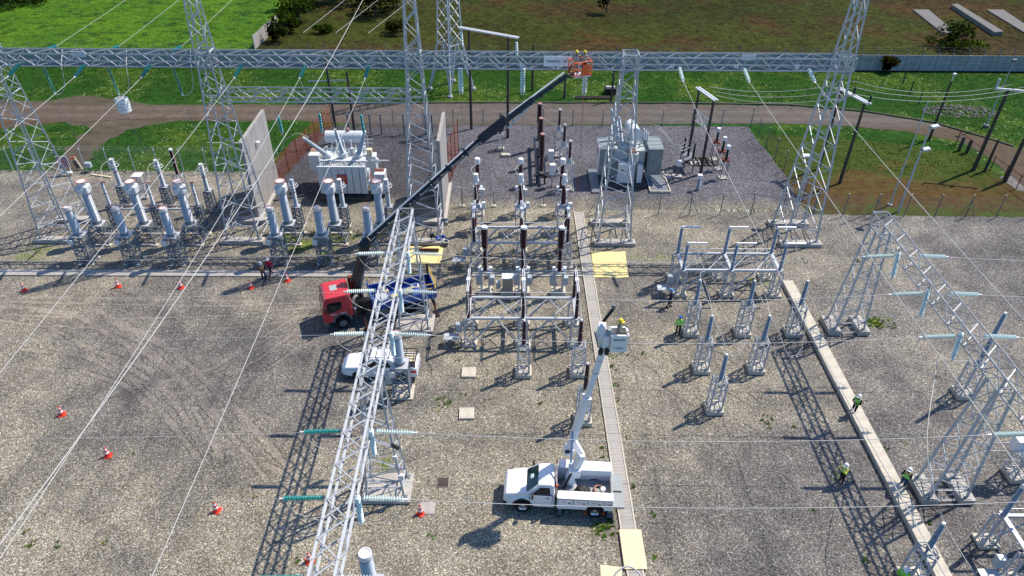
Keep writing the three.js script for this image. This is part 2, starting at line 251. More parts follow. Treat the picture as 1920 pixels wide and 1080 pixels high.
// service road
{
  const P = px([-80, 195], [300, 197], [600, 196], [900, 194], [1250, 195], [1480, 199], [1620, 211], [1750, 232], [1840, 258], [1930, 285], [2000, 310], [2000, 380], [1920, 352], [1850, 292], [1800, 265], [1700, 247], [1600, 237], [1450, 231], [1200, 233], [940, 236], [700, 236], [560, 226], [300, 222], [100, 230], [-80, 250]);
  const b = [-75, 75, -92, -58], T = paint(...b, 2048, 464, (x, z, o) => { const n = fbm(x * 0.2, z * 0.5, 4), f = fbm(x * 1.6, z * 1.6, 3), s = hsh(Math.floor(x * 14), Math.floor(z * 14)), w = Math.exp(-Math.pow((z + 81.2) / 0.5, 2)) + Math.exp(-Math.pow((z + 83.4) / 0.5, 2)), k = 0.72 + f * 0.4 + (s - 0.5) * 0.3, l = sstep(-10, -26, x + (n - 0.5) * 24) * 0.55 + sstep(-79.9, -78.6, z) * 0.8; o[0] = k * lerp(0.115, 0.098, l) * (1 + 0.25 * w); o[1] = k * lerp(0.100, 0.072, l) * (1 + 0.25 * w); o[2] = k * lerp(0.088, 0.048, l) * (1 + 0.25 * w); });
  const m = matte('road', { map: T, bumpMap: bumpFor(150, 34), bumpScale: 0.02 });
  struct('service_road', polyGeo(rough(P, 0.3), b), m, V(0, 0.010, 0));
  // low concrete kerb on the field side of the road
  const k = px([560, 195], [900, 193], [1250, 193.5], [1480, 197], [1620, 209], [1750, 230], [1840, 256], [1900, 275]); const gs = [];
  for (let i = 1; i < k.length; i++) { const a = k[i - 1], c = k[i], l = a.distanceTo(c); gs.push(bx(l, 0.16, 0.18, 0, 0.06, 0).rotateY(-Math.atan2(c.z - a.z, c.x - a.x)).translate((a.x + c.x) / 2, 0, (a.z + c.z) / 2)); }
  struct('road_kerb', merge(gs), std('kerbDark', [0.10, 0.095, 0.085], 0.95));
}
// grass blades standing on the fields
{
  const bl = []; for (let i = 0; i < 9; i++) { const a = i * 0.7 + hsh(i, 8), l = 0.35 + 0.5 * hsh(i, 3), g = new THREE.BufferGeometry(), c = Math.cos(a), s = Math.sin(a), w = 0.15, r = 0.75; g.setAttribute('position', new THREE.Float32BufferAttribute([w * s, 0.02, -w * c, -w * s, 0.02, w * c, c * r, l, s * r, w * s + c * r * 0.5, l * 0.75, -w * c + s * r * 0.5, w * s, 0.02, -w * c, c * r, l, s * r], 3)); g.computeVertexNormals(); bl.push(g); }
  const tuft = mergeGeometries(bl), gm = matte('grassBlade', { side: THREE.DoubleSide });
  const put = (name, label, n, fn) => { const im = new THREE.InstancedMesh(tuft, gm, n), m4 = new THREE.Matrix4(), q = new THREE.Quaternion(), c = new THREE.Color(), o = [0, 0, 0]; let k = 0, tries = 0; while (k < n && tries++ < n * 30) { const r = fn(o); if (!r) continue; q.setFromAxisAngle(V(0, 1, 0), rnd() * 6.28); m4.compose(V(r[0], 0, r[1]), q, V(r[2] * rr(0.8, 1.4), r[2] * rr(0.5, 1.3), r[2] * rr(0.8, 1.4))); im.setMatrixAt(k, m4); const d = rr(0.7, 1.45); im.setColorAt(k, c.setRGB(o[0] * d * rr(0.9, 1.15), o[1] * d, o[2] * d)); k++; } im.count = k; im.name = numbered(name); im.userData = { kind: 'stuff', label, category: 'grass' }; im.castShadow = im.receiveShadow = true; scene.add(im); };
  const road = px([-80, 190], [900, 188], [1480, 193], [1750, 226], [1930, 280], [2000, 300], [2000, 390], [1920, 360], [1800, 270], [1600, 242], [1200, 238], [700, 240], [560, 230], [300, 226], [100, 235], [-80, 255]);
  put('lawn_grass', 'short green grass between the service road and the concrete wall', 34000, o => { const x = rr(-75, 80), z = rr(-97.5, -66.5); if (inPoly(x, z, road) || inPoly(x, z, dirtA)) return; if (x > -24 && z > -80) { if (x < 28.8 || z > -67) return; } if (x > 52 && z > -72) return; grassAt(x, z, o); if (o[0] > 0.3 || o[0] > o[1]) return; return [x, z, rr(0.05, 0.11)]; });
  put('paddock_grass', 'bright green paddock grass beyond the concrete wall', 24000, o => { const z = rr(-150, -98.5), x = rr(-110, -20); grassAt(x, z, o); if (o[1] < o[0] * 1.6) return; return [x, z, rr(0.05, 0.11)]; });
  put('heath_grass', 'rusty brown heath grass beyond the concrete wall', 26000, o => { const z = rr(-150, -98.8), x = rr(-40, 110); grassAt(x, z, o); if (o[1] > o[0] * 1.6) return; return [x, z, rr(0.05, 0.12)]; });
  // weeds in the gravel
  const spots = [[1700, 0]]; const W = []; const add = (u, v, n, r) => { const c = G(u, v); for (let i = 0; i < n; i++) { const a = rnd() * 6.28, d = r * Math.sqrt(rnd()); W.push([c.x + Math.cos(a) * d, c.z + Math.sin(a) * d]); } };
  for (const q of [[1150, 670, 8, .4], [1170, 665, 6, .3], [1205, 665, 5, .3], [1150, 690, 5, .3], [1153, 722, 10, .3], [1155, 748, 6, .25], [1122, 655, 4, .2], [1130, 840, 5, .25], [1133, 860, 5, .25], [1175, 822, 4, .25], [1185, 915, 6, .3], [1186, 958, 5, .2], [1220, 964, 4, .25], [1225, 1042, 5, .25], [1437, 787, 14, .45], [1442, 800, 6, .25], [1490, 803, 4, .2], [810, 1004, 7, .25], [60, 1020, 8, .3], [112, 1020, 5, .25], [195, 1020, 4, .2], [50, 998, 4, .2], [1640, 605, 60, .7], [1665, 608, 16, .6], [1133, 990, 60, .8], [570, 440, 60, 1.2], [545, 470, 40, .9], [650, 440, 60, 1.2], [625, 480, 40, .9], [715, 445, 25, .8], [1570, 895, 4, .3], [1520, 955, 3, .2], [1625, 1055, 8, .3], [1660, 840, 8, .35], [1695, 830, 5, .25], [1741, 980, 3, .15], [856, 653, 4, .2], [858, 677, 5, .2], [875, 650, 4, .2], [1012, 755, 4, .15], [830, 755, 25, .6], [555, 1050, 6, .2], [870, 740, 3, .2], [1308, 645, 6, .3], [1310, 655, 4, .2], [1360, 500, 12, .6], [1510, 490, 8, .4], [250, 850, 2, .2], [478, 935, 3, .2], [1690, 470, 4, .3], [1610, 490, 4, .3], [1170, 485, 2, .2], [880, 645, 5, .2]]) add(...q);
  let wi = 0; put('gravel_weeds', 'small green weeds sprouting through the gravel', W.length, o => { const w = W[wi++ % W.length]; o[0] = rr(0.05, 0.09); o[1] = rr(0.10, 0.17); o[2] = 0.015; return [w[0], w[1], rr(0.07, 0.15)]; });
}
// ---------- cable trenches with cover slabs ----------
function trench(name, label, a, b, w, step, mats, kerb, h = 0.09) {
  const L = a.distanceTo(b), t = thing(name, label, 'cable trench', a, -Math.atan2(b.z - a.z, b.x - a.x)), n = Math.round(L / step), g = box(+(step - 0.007).toFixed(3), h, w);
  for (let i = 0; i < n; i++) { const s = part('cover_slab', g, mats[Math.floor(hsh(i, w * 100) * mats.length)], t, V((i + 0.5) * L / n, (hsh(i, 5) - 0.5) * 0.012, 0)); s.rotation.x = (hsh(i, 9) - 0.5) * 0.006; }
  if (kerb) for (const s of [-1, 1]) part('kerb', bx(L, h + 0.03, 0.09, L / 2, (h + 0.03) / 2 - 0.002, s * (w / 2 + 0.055)), M.slab, t);
  return t;
}
trench('cable_trench', 'long grey slab-covered cable trench with pale kerbs beside the white bucket truck', V(6.72, 0, -59.1), V(6.9, 0, -17.5), 0.72, 0.5, [M.slabGrey, M.slabGrey2, M.slabGrey], true);
trench('cable_trench', 'pale concrete slab walkway with open gap running past the right gantry towers', G(1475, 532), G(1768, 1090), 0.88, 1.0, [M.slab], false, 0.34);
trench('cable_trench', 'grey slab-covered cable trench behind the row of traffic cones', V(-53, 0, -48.75), V(-9.5, 0, -48.75), 0.85, 0.6, [M.slabGrey, M.slabGrey2], false, 0.1);
trench('cable_trench', 'short cross cable trench behind the breaker control cabinet', V(-3, 0, -48.95), V(6.25, 0, -48.95), 0.62, 0.6, [M.slabGrey2, M.slabGrey], true);
// concrete manhole lids
const lid = thing('manhole_lid', 'square pale concrete manhole lid on the gravel beside the disconnector posts', 'manhole lid', G(879, 700), 0, 'pale manhole lids in the gravel');
part('lid', rbox(1.0, 0.16, 0.98, 0.03), M.slab, lid); for (const [i, j] of [[-1, -1], [1, -1], [-1, 1], [1, 1]]) part('lifting_hole', cyl(0.045, 0.045, 0.01), M.slabGrey2, lid, V(i * 0.36, 0.155, j * 0.35));
dup(lid, G(875, 777), 0.03);
{ const t = thing('grey_cover_slab', 'flat grey concrete cover slab with a traffic cone standing at it', 'cover slab', G(801, 953), 0.02); part('lid', rbox(0.8, 0.06, 0.75, 0.02), M.slabGrey, t); part('rim', rbox(0.9, 0.04, 0.85, 0.02), M.slabGrey2, t); }
{ const t = thing('wooden_hatch', 'small weathered wooden hatch cover lying in the gravel', 'hatch', G(831, 905)); for (let i = 0; i < 4; i++) part('plank', box(0.155, 0.07, 0.66), M.poleWood, t, V(-0.25 + i * 0.165, 0, 0)); part('frame', bx(0.72, 0.04, 0.72, 0, 0.02, 0), M.slabGrey2, t); }
{ const t = thing('service_lid', 'white lid with a round hole beside the portal poles', 'manhole lid', G(1304, 307)); part('lid', rbox(1.1, 0.12, 0.9, 0.03), M.slab, t); part('cover', cyl(0.2, 0.2, 0.02), M.slabGrey, t, V(0, 0.115, 0)); }
// ply sheets and yellow tarps
function sheet(name, label, cat, pts, mat, th, wav = 0) {
  const c = pts[0].clone().add(pts[2]).multiplyScalar(0.5), n = 14, pos = [], idx = [], uv = [];
  for (const s of [1, 0]) for (let j = 0; j <= n; j++) for (let i = 0; i <= n; i++) { const a = pts[0].clone().lerp(pts[1], i / n), b = pts[3].clone().lerp(pts[2], i / n), p = a.lerp(b, j / n).sub(c); pos.push(p.x + (j % n ? 0 : wav * (vn(i * .8, 3) - .5)), 0.02 + th * s + wav * 1.1 * vn(p.x * 1.7 + c.x, p.z * 1.7), p.z + (i % n ? 0 : wav * (vn(j * .8, 7) - .5))); uv.push(p.x / 4, p.z / 4); }
  const N = (n + 1) * (n + 1), q = (a, b, cc, d) => idx.push(a, b, cc, a, cc, d);
  for (let j = 0; j < n; j++) for (let i = 0; i < n; i++) { const a = j * (n + 1) + i; q(a, a + n + 1, a + n + 2, a + 1); q(a + N, a + N + 1, a + N + n + 2, a + N + n + 1); }
  for (let i = 0; i < n; i++) { const e = n * (n + 1); q(i, i + 1, i + 1 + N, i + N); q(e + i, e + i + N, e + i + 1 + N, e + i + 1); q(i * (n + 1), i * (n + 1) + N, (i + 1) * (n + 1) + N, (i + 1) * (n + 1)); q(i * (n + 1) + n, (i + 1) * (n + 1) + n, (i + 1) * (n + 1) + n + N, i * (n + 1) + n + N); }
  const g = new THREE.BufferGeometry(); g.setAttribute('position', new THREE.Float32BufferAttribute(pos, 3)); g.setAttribute('uv', new THREE.Float32BufferAttribute(uv, 2)); g.setIndex(idx); g.computeVertexNormals();
  const m = solo(name, g, mat, label, cat, null, c); return m;
}
sheet('plywood_sheet', 'plywood sheet bridging the slab-covered trench', 'plywood', [V(6.32, 0.13, -24.1), V(7.55, 0.13, -24.1), V(7.55, 0.13, -21.66), V(6.32, 0.13, -21.66)], M.plywood, 0.02);
sheet('plywood_sheet', 'plywood sheet lying on gravel beside the trench', 'plywood', [V(5.06, 0, -22.0), V(6.2, 0, -21.85), V(6.0, 0, -19.6), V(4.9, 0, -19.7)], M.plywood, 0.02);
sheet('tarpaulin', 'flat yellow tarpaulin spread between slab trench and gravel', 'tarpaulin', [V(7.32, 0, -52.3), V(10.32, 0, -52.32), V(10.1, 0, -48.46), V(7.25, 0, -48.44)], M.tarp, 0.01, 0.06);
sheet('tarpaulin', 'yellow tarpaulin spread behind the blue truck bed', 'tarpaulin', px([762, 463], [832, 463], [826, 496], [756, 496]), M.tarp, 0.01, 0.08);
{ const t = solo('grey_cable_hose', tubeGeo([V(5.4, 0.25, -20.3), V(5.7, 0.8, -21.0), V(6.4, 1.0, -21.3), V(7.0, 0.7, -21.0), V(7.3, 0.2, -20.3)], 0.05, 30, 8), M.cable, 'bent grey hose arching over the plywood sheets', 'hose'); }
// ---------- lattice work ----------
function quad(hx, hz, y) { return [V(-hx, y, -hz), V(hx, y, -hz), V(hx, y, hz), V(-hx, y, hz)]; }
function lattice(p, A, B, n, wl, wb, o = {}) { // four legs A -> B, zigzag on every face
  const mat = o.mat || M.steel;
  for (let i = 0; i < 4; i++) bar(o.leg || 'leg', A[i], B[i], wl, mat, p);
  for (let f = 0; f < 4; f++) {
    const a = A[f], b = B[f], c = A[(f + 1) % 4], d = B[(f + 1) % 4], L = t => a.clone().lerp(b, t), R = t => c.clone().lerp(d, t), off = (o.alt && f > 1) ? 1 : 0;
    for (let k = 0; k < n; k++) { const z = (k + off + (o.par ? f : 0)) % 2; bar('brace', z ? R(k / n) : L(k / n), z ? L((k + 1) / n) : R((k + 1) / n), wb, mat, p); if (o.x) bar('brace', z ? L(k / n) : R(k / n), z ? R((k + 1) / n) : L((k + 1) / n), wb, mat, p); }
    for (const t of o.rings || []) bar('ring_strut', L(t), R(t), wb * 1.15, mat, p);
  }
}
const twist = q => [q[1], q[2], q[3], q[0]];
// rear gantry towers
const RZ = -55.3;
function rearTower(x, peak, label) {
  const t = thing('gantry_tower', label, 'lattice tower', V(x, 0, RZ), 0);
  const b = quad(1.42, 1.72, 0.3), m = quad(0.56, 0.6, 15.3), u = quad(0.56, 0.6, 16.6);
  lattice(t, b, m, 15, 0.135, 0.06, { rings: [0, 0.09, 0.86, 1], alt: 1 });
  lattice(t, m, u, 1, 0.15, 0.085, { rings: [1] });
  if (peak) lattice(t, u, quad(0.16, 0.16, 26), 9, 0.12, 0.07, { alt: 1, leg: 'peak_leg' });
  for (const s of [-1, 1]) { part('footing', rbox(3.7, 0.36, 0.8, 0.04), M.concrete, t, V(0, 0, s * 1.74)); for (const k of [-1, 1]) part('base_plate', box(0.42, 0.04, 0.42), M.steelDark, t, V(k * 1.42, 0.36, s * 1.72)); }
  return t;
}
rearTower(-40, true, 'tall lattice gantry tower beside the red and white striped board');
rearTower(-23.5, true, 'tall lattice gantry tower with peak against the concrete fire wall');
rearTower(-7.4, true, 'tall lattice gantry tower with peak crossed by the black crane boom');
rearTower(9.5, false, 'lattice gantry tower without peak in front of the fan-cooled transformer');
rearTower(26.1, true, 'tall lattice gantry tower with peak at the chain-link fence corner');
function beam(name, label, a, b, h, w, n, wl = 0.115, wb = 0.062, ends = true) { // horizontal box lattice from a to b (bottom centre line)
  const t = thing(name, label, 'lattice beam', a, 0), v = b.clone().sub(a), s = V(v.z, 0, -v.x).normalize().multiplyScalar(w / 2), u = V(0, h, 0), z = V(0, 0, 0);
  const q = o => [o.clone().sub(s), o.clone().add(s), o.clone().add(s).add(u), o.clone().sub(s).add(u)];
  lattice(t, q(z), q(v), n, wl, wb, { leg: 'chord', alt: 1, rings: ends ? [0, 1] : [] }); return t;
}
beam('gantry_beam', 'long high lattice beam with the white TRANSF sign across the whole yard', V(-62, 15.45, RZ), V(26.9, 15.45, RZ), 0.95, 1.2, 84);
beam('gantry_beam', 'lower lattice beam over the red-logo transformer', V(-23.0, 12.6, RZ), V(-7.9, 12.6, RZ), 0.85, 0.9, 14, 0.11, 0.07);
// side gantries with beams running away from the yard front
function sideTower(x, z, label, twin) {
  const t = thing('gantry_tower', label, 'lattice tower', V(x, 0, z), 0);
  lattice(t, quad(1.1, 0.75, 0.2), quad(0.5, 0.45, 8.9), 10, 0.115, 0.055, { alt: 1, rings: [0, 0.1, 1] });
  if (twin) for (const s of [-1, 1]) part('footing', rbox(0.9, 0.42, 2.0, 0.04), M.concrete, t, V(s * 1.1, 0, 0)); else part('footing', rbox(2.9, 0.24, 2.1, 0.04), M.concrete, t);
  for (const i of [-1, 1]) for (const j of [-1, 1]) part('base_plate', box(0.34, 0.04, 0.34), M.steelDark, t, V(i * 1.1, twin ? 0.42 : 0.24, j * 0.75));
  return t;
}
const MX = -7.05, RX = 25.8;
sideTower(MX, -42.2, 'lattice gantry tower standing beside the blue truck bed');
const nt = sideTower(MX, -26.9, 'lattice gantry tower with floodlight and square concrete footing by the grey cover slab');
sideTower(RX, -42.1, 'lattice gantry tower with twin footings beside the yellow-green grass tuft', true);
sideTower(RX, -26.9, 'lattice gantry tower by the worker in jeans taking a photo', true);
{ const f = part('floodlight', rbox(0.42, 0.34, 0.22, 0.04), M.black, nt, V(0.98, 4.6, 0.7)); f.rotation.set(0.7, -0.5, 0); bar('floodlight_bracket', V(0.75, 4.5, 0.55), V(0.98, 4.7, 0.7), 0.06, M.steelDark, nt, ROD); part('junction_box', rbox(0.3, 0.4, 0.2, 0.02), M.cap, nt, V(1.05, 1.9, 0.75)); part('junction_box', rbox(0.25, 0.3, 0.2, 0.02), M.cap, nt, V(0.85, 3.6, 0.72)); }
beam('gantry_beam', 'lattice beam running over the white pickup towards the yard front', V(MX, 8.9, -42.9), V(MX, 8.9, -4), 0.95, 1.0, 42, 0.105, 0.058);
beam('gantry_beam', 'lattice beam on the gantry along the slab walkway', V(RX, 8.9, -42.8), V(RX, 8.9, -4), 0.95, 1.0, 42, 0.105, 0.058);
// tall transmission tower standing diagonal in the lawn
{
  const t = thing('transmission_tower', 'big lattice transmission tower with splayed legs standing on the lawn', 'lattice tower', V(-7.4, 0, -90.3), Math.PI / 4);
  const b = quad(2.0, 2.0, 0.05), m = quad(1.12, 1.12, 6.0), u = quad(0.45, 0.45, 24);
  for (let i = 0; i < 4; i++) bar('leg', b[i], m[i], 0.2, M.steel, t);
  for (let f = 0; f < 4; f++) { const a = b[f], c = b[(f + 1) % 4], d = m[f], e = m[(f + 1) % 4], mid = d.clone().lerp(e, 0.5); bar('brace', a, mid, 0.1, M.steel, t); bar('brace', c, mid, 0.1, M.steel, t); bar('ring_strut', d, e, 0.1, M.steel, t); const l = a.clone().lerp(d, 0.5), r = c.clone().lerp(e, 0.5); bar('brace', l, a.clone().lerp(mid, 0.5), 0.07, M.steel, t); bar('brace', r, c.clone().lerp(mid, 0.5), 0.07, M.steel, t); }
  lattice(t, m, u, 12, 0.14, 0.055, { alt: 1, x: 1 });
  for (const q of quad(2.0, 2.0, 0)) part('footing', cyl(0.3, 0.35, 0.25), M.concrete, t, q);
}
// ---------- insulator strings ----------
const disc = memo('disc', () => lathe([[0.001, 0.055], [0.045, 0.055], [0.05, 0.02], [0.10, 0.012], [0.14, -0.02], [0.135, -0.035], [0.1, -0.02], [0.05, -0.045], [0.001, -0.05]], 12));
function string(a, b, n, mat, label, group, sc = 1) {
  const t = thing('insulator_string', label, 'insulator string', a, 0, group), v = b.clone().sub(a), l = v.length(), q = new THREE.Quaternion().setFromUnitVectors(V(0, 1, 0), v.clone().normalize().negate());
  for (let i = 0; i < n; i++) { const d = part('disc', disc, mat, t, v.clone().multiplyScalar(0.1 + 0.82 * (i + 0.5) / n)); d.quaternion.copy(q); d.scale.set(sc, sc * Math.max(1, 0.82 * l / n / 0.11), sc); }
  bar('rod', V(0, 0, 0), v, 0.035, M.steelDark, t, ROD); part('end_clamp', memo('clamp', () => bx(0.07, 0.22, 0.07)), M.alu, t, v.clone().multiplyScalar(0.97)).quaternion.copy(q); return t;
}
const wires = [];
function wire(pts, r, label, group, mat = M.cable, name = 'overhead_conductor', cat = 'power line') { return solo(name, tubeGeo(pts, r, Math.max(16, pts.length * 2), 6), mat, label, cat, group); }
// rear beam, line bay on the left: strings both ways, hanging jumper strings, wave trap
const HB = 15.7;
[-37.6, -32.6, -27.6].forEach((x, i) => {
  const a = V(x, HB, RZ + 0.65), e = V(x, HB - 0.35, RZ + 2.75), a2 = V(x + 1.2, HB + 0.5, RZ - 0.65), e2 = V(x + 1.2, HB + 0.25, RZ - 2.6);
  string(a, e, 14, M.teal, 'teal glass string from line bay of high beam towards yard front', 'teal strings of the line bay, yard side');
  string(a2, e2, 14, M.teal, 'teal glass string from line bay of high beam towards the paddock', 'teal strings of the line bay, paddock side');
  wire(sag(e, V(x + 0.5, 15.8, 12), 0.8), 0.016, 'conductor from the line bay crossing the cones area overhead', 'line bay conductors over the yard');
  wire(sag(e2, V(x + 1.2, 21, -150), 1.2), 0.013, 'conductor leaving the line bay over the paddock', 'line bay conductors over the paddock');
  const h0 = V(x + 1.5, HB - 0.2, RZ + 0.5), h1 = V(x + 2.0, HB - 2.35, RZ + 1.1); string(h0, h1, 15, M.teal, i === 1 ? 'teal hanging string carrying the white wave trap' : 'teal string hanging a jumper loop below the high beam', i === 1 ? null : 'hanging teal jumper strings', 0.9);
  const k = h1.clone(); wire([V(x + 2.6, HB + 0.6, RZ - 1), V(x + 3.05, HB - 0.3, RZ + 0.7), V(x + 2.95, HB - 1.6, RZ + 1), V(x + 2.5, HB - 2.3, RZ + 1.1), k], 0.025, 'pale jumper loop below the high beam', 'jumper loops of the line bay', M.cable, 'jumper_cable', 'jumper cable');
  wire([k.clone().add(V(0.1, i === 1 ? -1.3 : -0.1, 0)), k.clone().add(V(0.5, -3.5, 0.3)), k.clone().add(V(1.2, -7, -1.5)), V(x + 2.4, 5.4, -59.6)], 0.014, 'thin dropper wire from jumper string to ringed column', 'dropper wires of the line bay', M.steelDark, 'dropper_wire', 'dropper wire');
  if (i === 1) { const t = thing('wave_trap', 'white cylindrical wave trap hanging below teal string', 'wave trap', k.clone().add(V(0.05, -1.35, 0)), 0); part('coil', lathe([[0.48, 0], [0.52, 0.02], [0.52, 1.05], [0.48, 1.07], [0.44, 1.05], [0.44, 0.02], [0.48, 0]], 28), M.white, t); for (let q = 0; q < 3; q++) part('band', memo('wtb', () => new THREE.TorusGeometry(0.525, 0.012, 6, 28).rotateX(Math.PI / 2)), M.steelDark, t, V(0, 0.3 + q * 0.22, 0)); for (const s of [0, 1]) { const c = part('cross_arm', bx(0.94, 0.06, 0.07), M.alu, t, V(0, 1.02, 0)); c.rotation.y = s * Math.PI / 2; } bar('hanger', V(0, 1, 0), V(0, 1.4, 0), 0.05, M.alu, t, ROD); part('tail', cyl(0.03, 0.05, 0.3), M.alu, t, V(0, -0.3, 0)); }
});
// bay of the red-logo transformer
[-20.6, -15.7, -10.8].forEach(x => {
  const a = V(x, HB, RZ + 0.65), e = V(x, HB - 0.3, RZ + 2.8);
  string(a, e, 14, M.teal, 'teal glass string on high beam above the lower beam', 'teal strings above the lower beam');
  wire(sag(e, x < -18 ? V(x + 0.75, 16, 12) : x < -12 ? V(x - 0.75, 15.5, 12) : V(x - 0.75, 14, 12), x < -18 ? 0.6 : x < -12 ? 1.2 : 0.6), 0.015, 'conductor from the bay above the lower beam', 'conductors of the lower beam bay');
  const p = e.clone(); wire([p, p.clone().add(V(0.2, -1.6, -0.6)), V(x + 0.5, 12.2, RZ - 1.2), V(x + 0.7, 8, -58.5)], 0.018, 'pale dropper wire passing behind the lower beam', 'droppers behind the lower beam', M.cable, 'dropper_wire', 'dropper wire');
});
[[-19.0, 520, 212, 530, 250], [-15.4, 598, 208, 604, 250], [-11.6, 676, 210, 683, 252]].forEach(([x, u, v, u2, v2]) => { const a = ZP(u, v, -58.2), b = ZP(u2, v2, -58.2); string(a, b, 12, M.teal, 'teal string hanging over the red-logo transformer', 'teal strings hanging over the transformer', 1.05); wire([V(x, 12.7, RZ), a], 0.012, 'thin wire holding a hanging teal string', 'hangers of the teal strings', M.cable, 'hanger_wire', 'hanger wire'); });
// bay with the double clear strings
[-3.75, 1.1, 5.95].forEach((x, i) => {
  for (const s of [-0.09, 0.09]) string(V(x + s, HB + 0.1, RZ + 0.7), V(x + s, HB - 2.15, RZ + 0.95), 14, M.glass, 'pale glass string of a hanging pair under the high beam', 'paired pale strings hanging under the high beam', 0.85);
  wire([V(x, HB - 2.15, RZ + 0.95), V(x + 0.1, 9, RZ + 0.6), V(x + 0.15, 6, RZ - 0.2), V([-2.8, 1.1, 4.95][i], 5.6, -55.8)], 0.012, 'thin dropper from paired strings to current transformer', 'droppers under the paired strings', M.steelDark, 'dropper_wire', 'dropper wire');
});
// right-hand bay
[13.2, 18.2, 23.2].forEach((x, i) => {
  const a = V(x, HB + 0.05, RZ + 0.65), e = V(x, HB - 0.4, RZ + 2.7);
  string(a, e, 14, M.glass, 'pale glass string beside a small number plate on the high beam', 'pale strings of the numbered bay', 1.0);
  wire(sag(e, x < 15 ? V(x + 0.75, 16, 12) : x < 20 ? V(x - 0.4, 15.2, 12) : V(x, 16, 12), x < 15 ? 1.2 : x < 20 ? 0.2 : 0.8), 0.019, 'bright conductor from the numbered bay crossing the right yard', 'conductors of the numbered bay');
  wire([e, V(x - 0.1, 12, -55.5), V(x - 0.1, 8, -61)], 0.01, 'thin dropper from the numbered bay', 'droppers of the numbered bay', M.steelDark, 'dropper_wire', 'dropper wire');
});
// shield wires from the peaks
wire(sag(V(-7.4, 25.95, RZ), V(-15, 20, 12), 3), 0.016, 'shield wire from the middle tower peak over the open gravel', null);
wire(sag(V(-7.4, 25.9, RZ), V(-45, 25, -140), 1), 0.013, 'shield wire leaving the middle peak over the heath', null);
[[-13, 0], [-8, 0], [-2, 0]].forEach(([x], i) => wire(sag(V(-16.5 + i * 2.6, 17, RZ - 3), V(5 + i * 6, 26, -150), 1.2), 0.014, 'thin conductor rising over the heath', 'conductors over the heath'));
// side gantry strings and cross-yard conductors
const ZS = [-38.35, -34.3, -30.35, -23.2, -19.4, -15.65];
ZS.forEach((z, i) => {
  const y = 9.2, yl = y - 0.12;
  string(V(MX - 0.6, y, z), V(MX - 2.75, y - 0.1, z), 15, i < 3 ? M.glass : M.teal, i < 3 ? 'pale glass string from the pickup gantry beam towards the red cab side' : 'teal string from the pickup gantry beam over the open gravel', i < 3 ? 'pale strings, cab side' : 'teal strings over the gravel');
  string(V(MX + 0.6, y, z), V(MX + 2.75, y - 0.12, z), 15, M.glass, 'pale glass string from the pickup gantry beam towards the breakers', 'pale strings towards the breakers');
  string(V(RX - 0.6, y, z), V(RX - 2.75, y - 0.12, z), 15, M.glass, 'pale glass string from the walkway gantry beam towards the breakers', 'pale strings, walkway gantry, inner side');
  string(V(RX + 0.6, y, z), V(RX + 2.75, y - 0.1, z), 15, M.glass, 'pale glass string from the walkway gantry beam outwards', 'pale strings, walkway gantry, outer side');
  wire(sag(V(MX - 2.7, yl, z), V(-58, 9.0, z + 0.4), 0.5), 0.010, 'cross-yard conductor over the open gravel', 'conductors over the open gravel', M.cable);
  wire(sag(V(MX + 2.7, yl, z), V(RX - 2.7, yl, z), 0.55), 0.016, 'cross-yard conductor between the two side gantries', 'conductors between the side gantries');
  wire(sag(V(RX + 2.7, yl, z), V(58, 9, z), 0.4), 0.016, 'cross-yard conductor beyond the walkway gantry', 'conductors beyond the walkway gantry');
  // hanging strings and jumper loops
  string(V(RX - 0.62, 9.75, z + 0.05), V(RX - 0.4, 7.45, z + 0.1), 14, M.glass, 'pale hanging string below the walkway gantry beam', 'hanging strings of the walkway gantry');
  wire([V(RX - 2.7, yl, z), V(RX - 2.75, 7.9, z), V(RX - 2.0, 7.42, z + 0.05), V(RX - 0.4, 7.4, z + 0.1), V(RX + 1.5, 7.6, z + 0.05), V(RX + 2.7, yl, z)], 0.018, 'jumper loop below the walkway gantry', 'jumper loops of the walkway gantry', M.cable, 'jumper_cable', 'jumper cable');
  string(V(MX + 0.62, 9.6, z + 0.05), V(MX + 0.6, 7.5, z + 0.1), 13, M.glass, 'pale hanging string below the pickup gantry beam', 'hanging strings of the pickup gantry');
  wire([V(MX - 2.7, yl, z), V(MX - 2.2, 8.2, z + 0.05), V(MX - 0.6, 7.5, z + 0.1), V(MX + 0.55, 7.45, z + 0.1), V(MX + 2, 7.7, z + 0.05), V(MX + 2.7, yl, z)], 0.016, 'jumper loop below the pickup gantry', 'jumper loops of the pickup gantry', M.cable, 'jumper_cable', 'jumper cable');
});
// ---------- signs on the high beam ----------
function plate(text, w, h, p, bg, fg, font, label, name = 'sign_board', turn = 0, parent) {
  const c = document.createElement('canvas'); c.width = 512; c.height = Math.round(512 * h / w); const x = c.getContext('2d'); x.fillStyle = bg; x.fillRect(0, 0, c.width, c.height); x.fillStyle = fg; x.font = font; x.textAlign = 'center'; x.textBaseline = 'middle';
  text.split('\n').forEach((s, i, a) => x.fillText(s, 256, c.height * (i + 0.5) / a.length));
  const t = new THREE.CanvasTexture(c); t.colorSpace = THREE.SRGBColorSpace; const m = new THREE.MeshStandardMaterial({ map: t, roughness: 0.5 });
  const o = parent || thing(name, label, 'sign', p, turn); part('board', memo(`sb${w},${h}`, () => bx(w, h, 0.03, 0, 0, -0.02)), M.cap, o, parent ? p : undefined); part('face', memo(`sf${w},${h}`, () => new THREE.PlaneGeometry(w, h)), m, o, parent ? p : V(0, 0, 0)); return o;
}
plate('TRANSF. Nº4', 2.15, 0.78, ZP(1046, 115, RZ + 0.72), '#f4f6f8', '#20242c', 'bold 76px sans-serif', 'white sign reading TRANSF. Nº4 on the high beam');
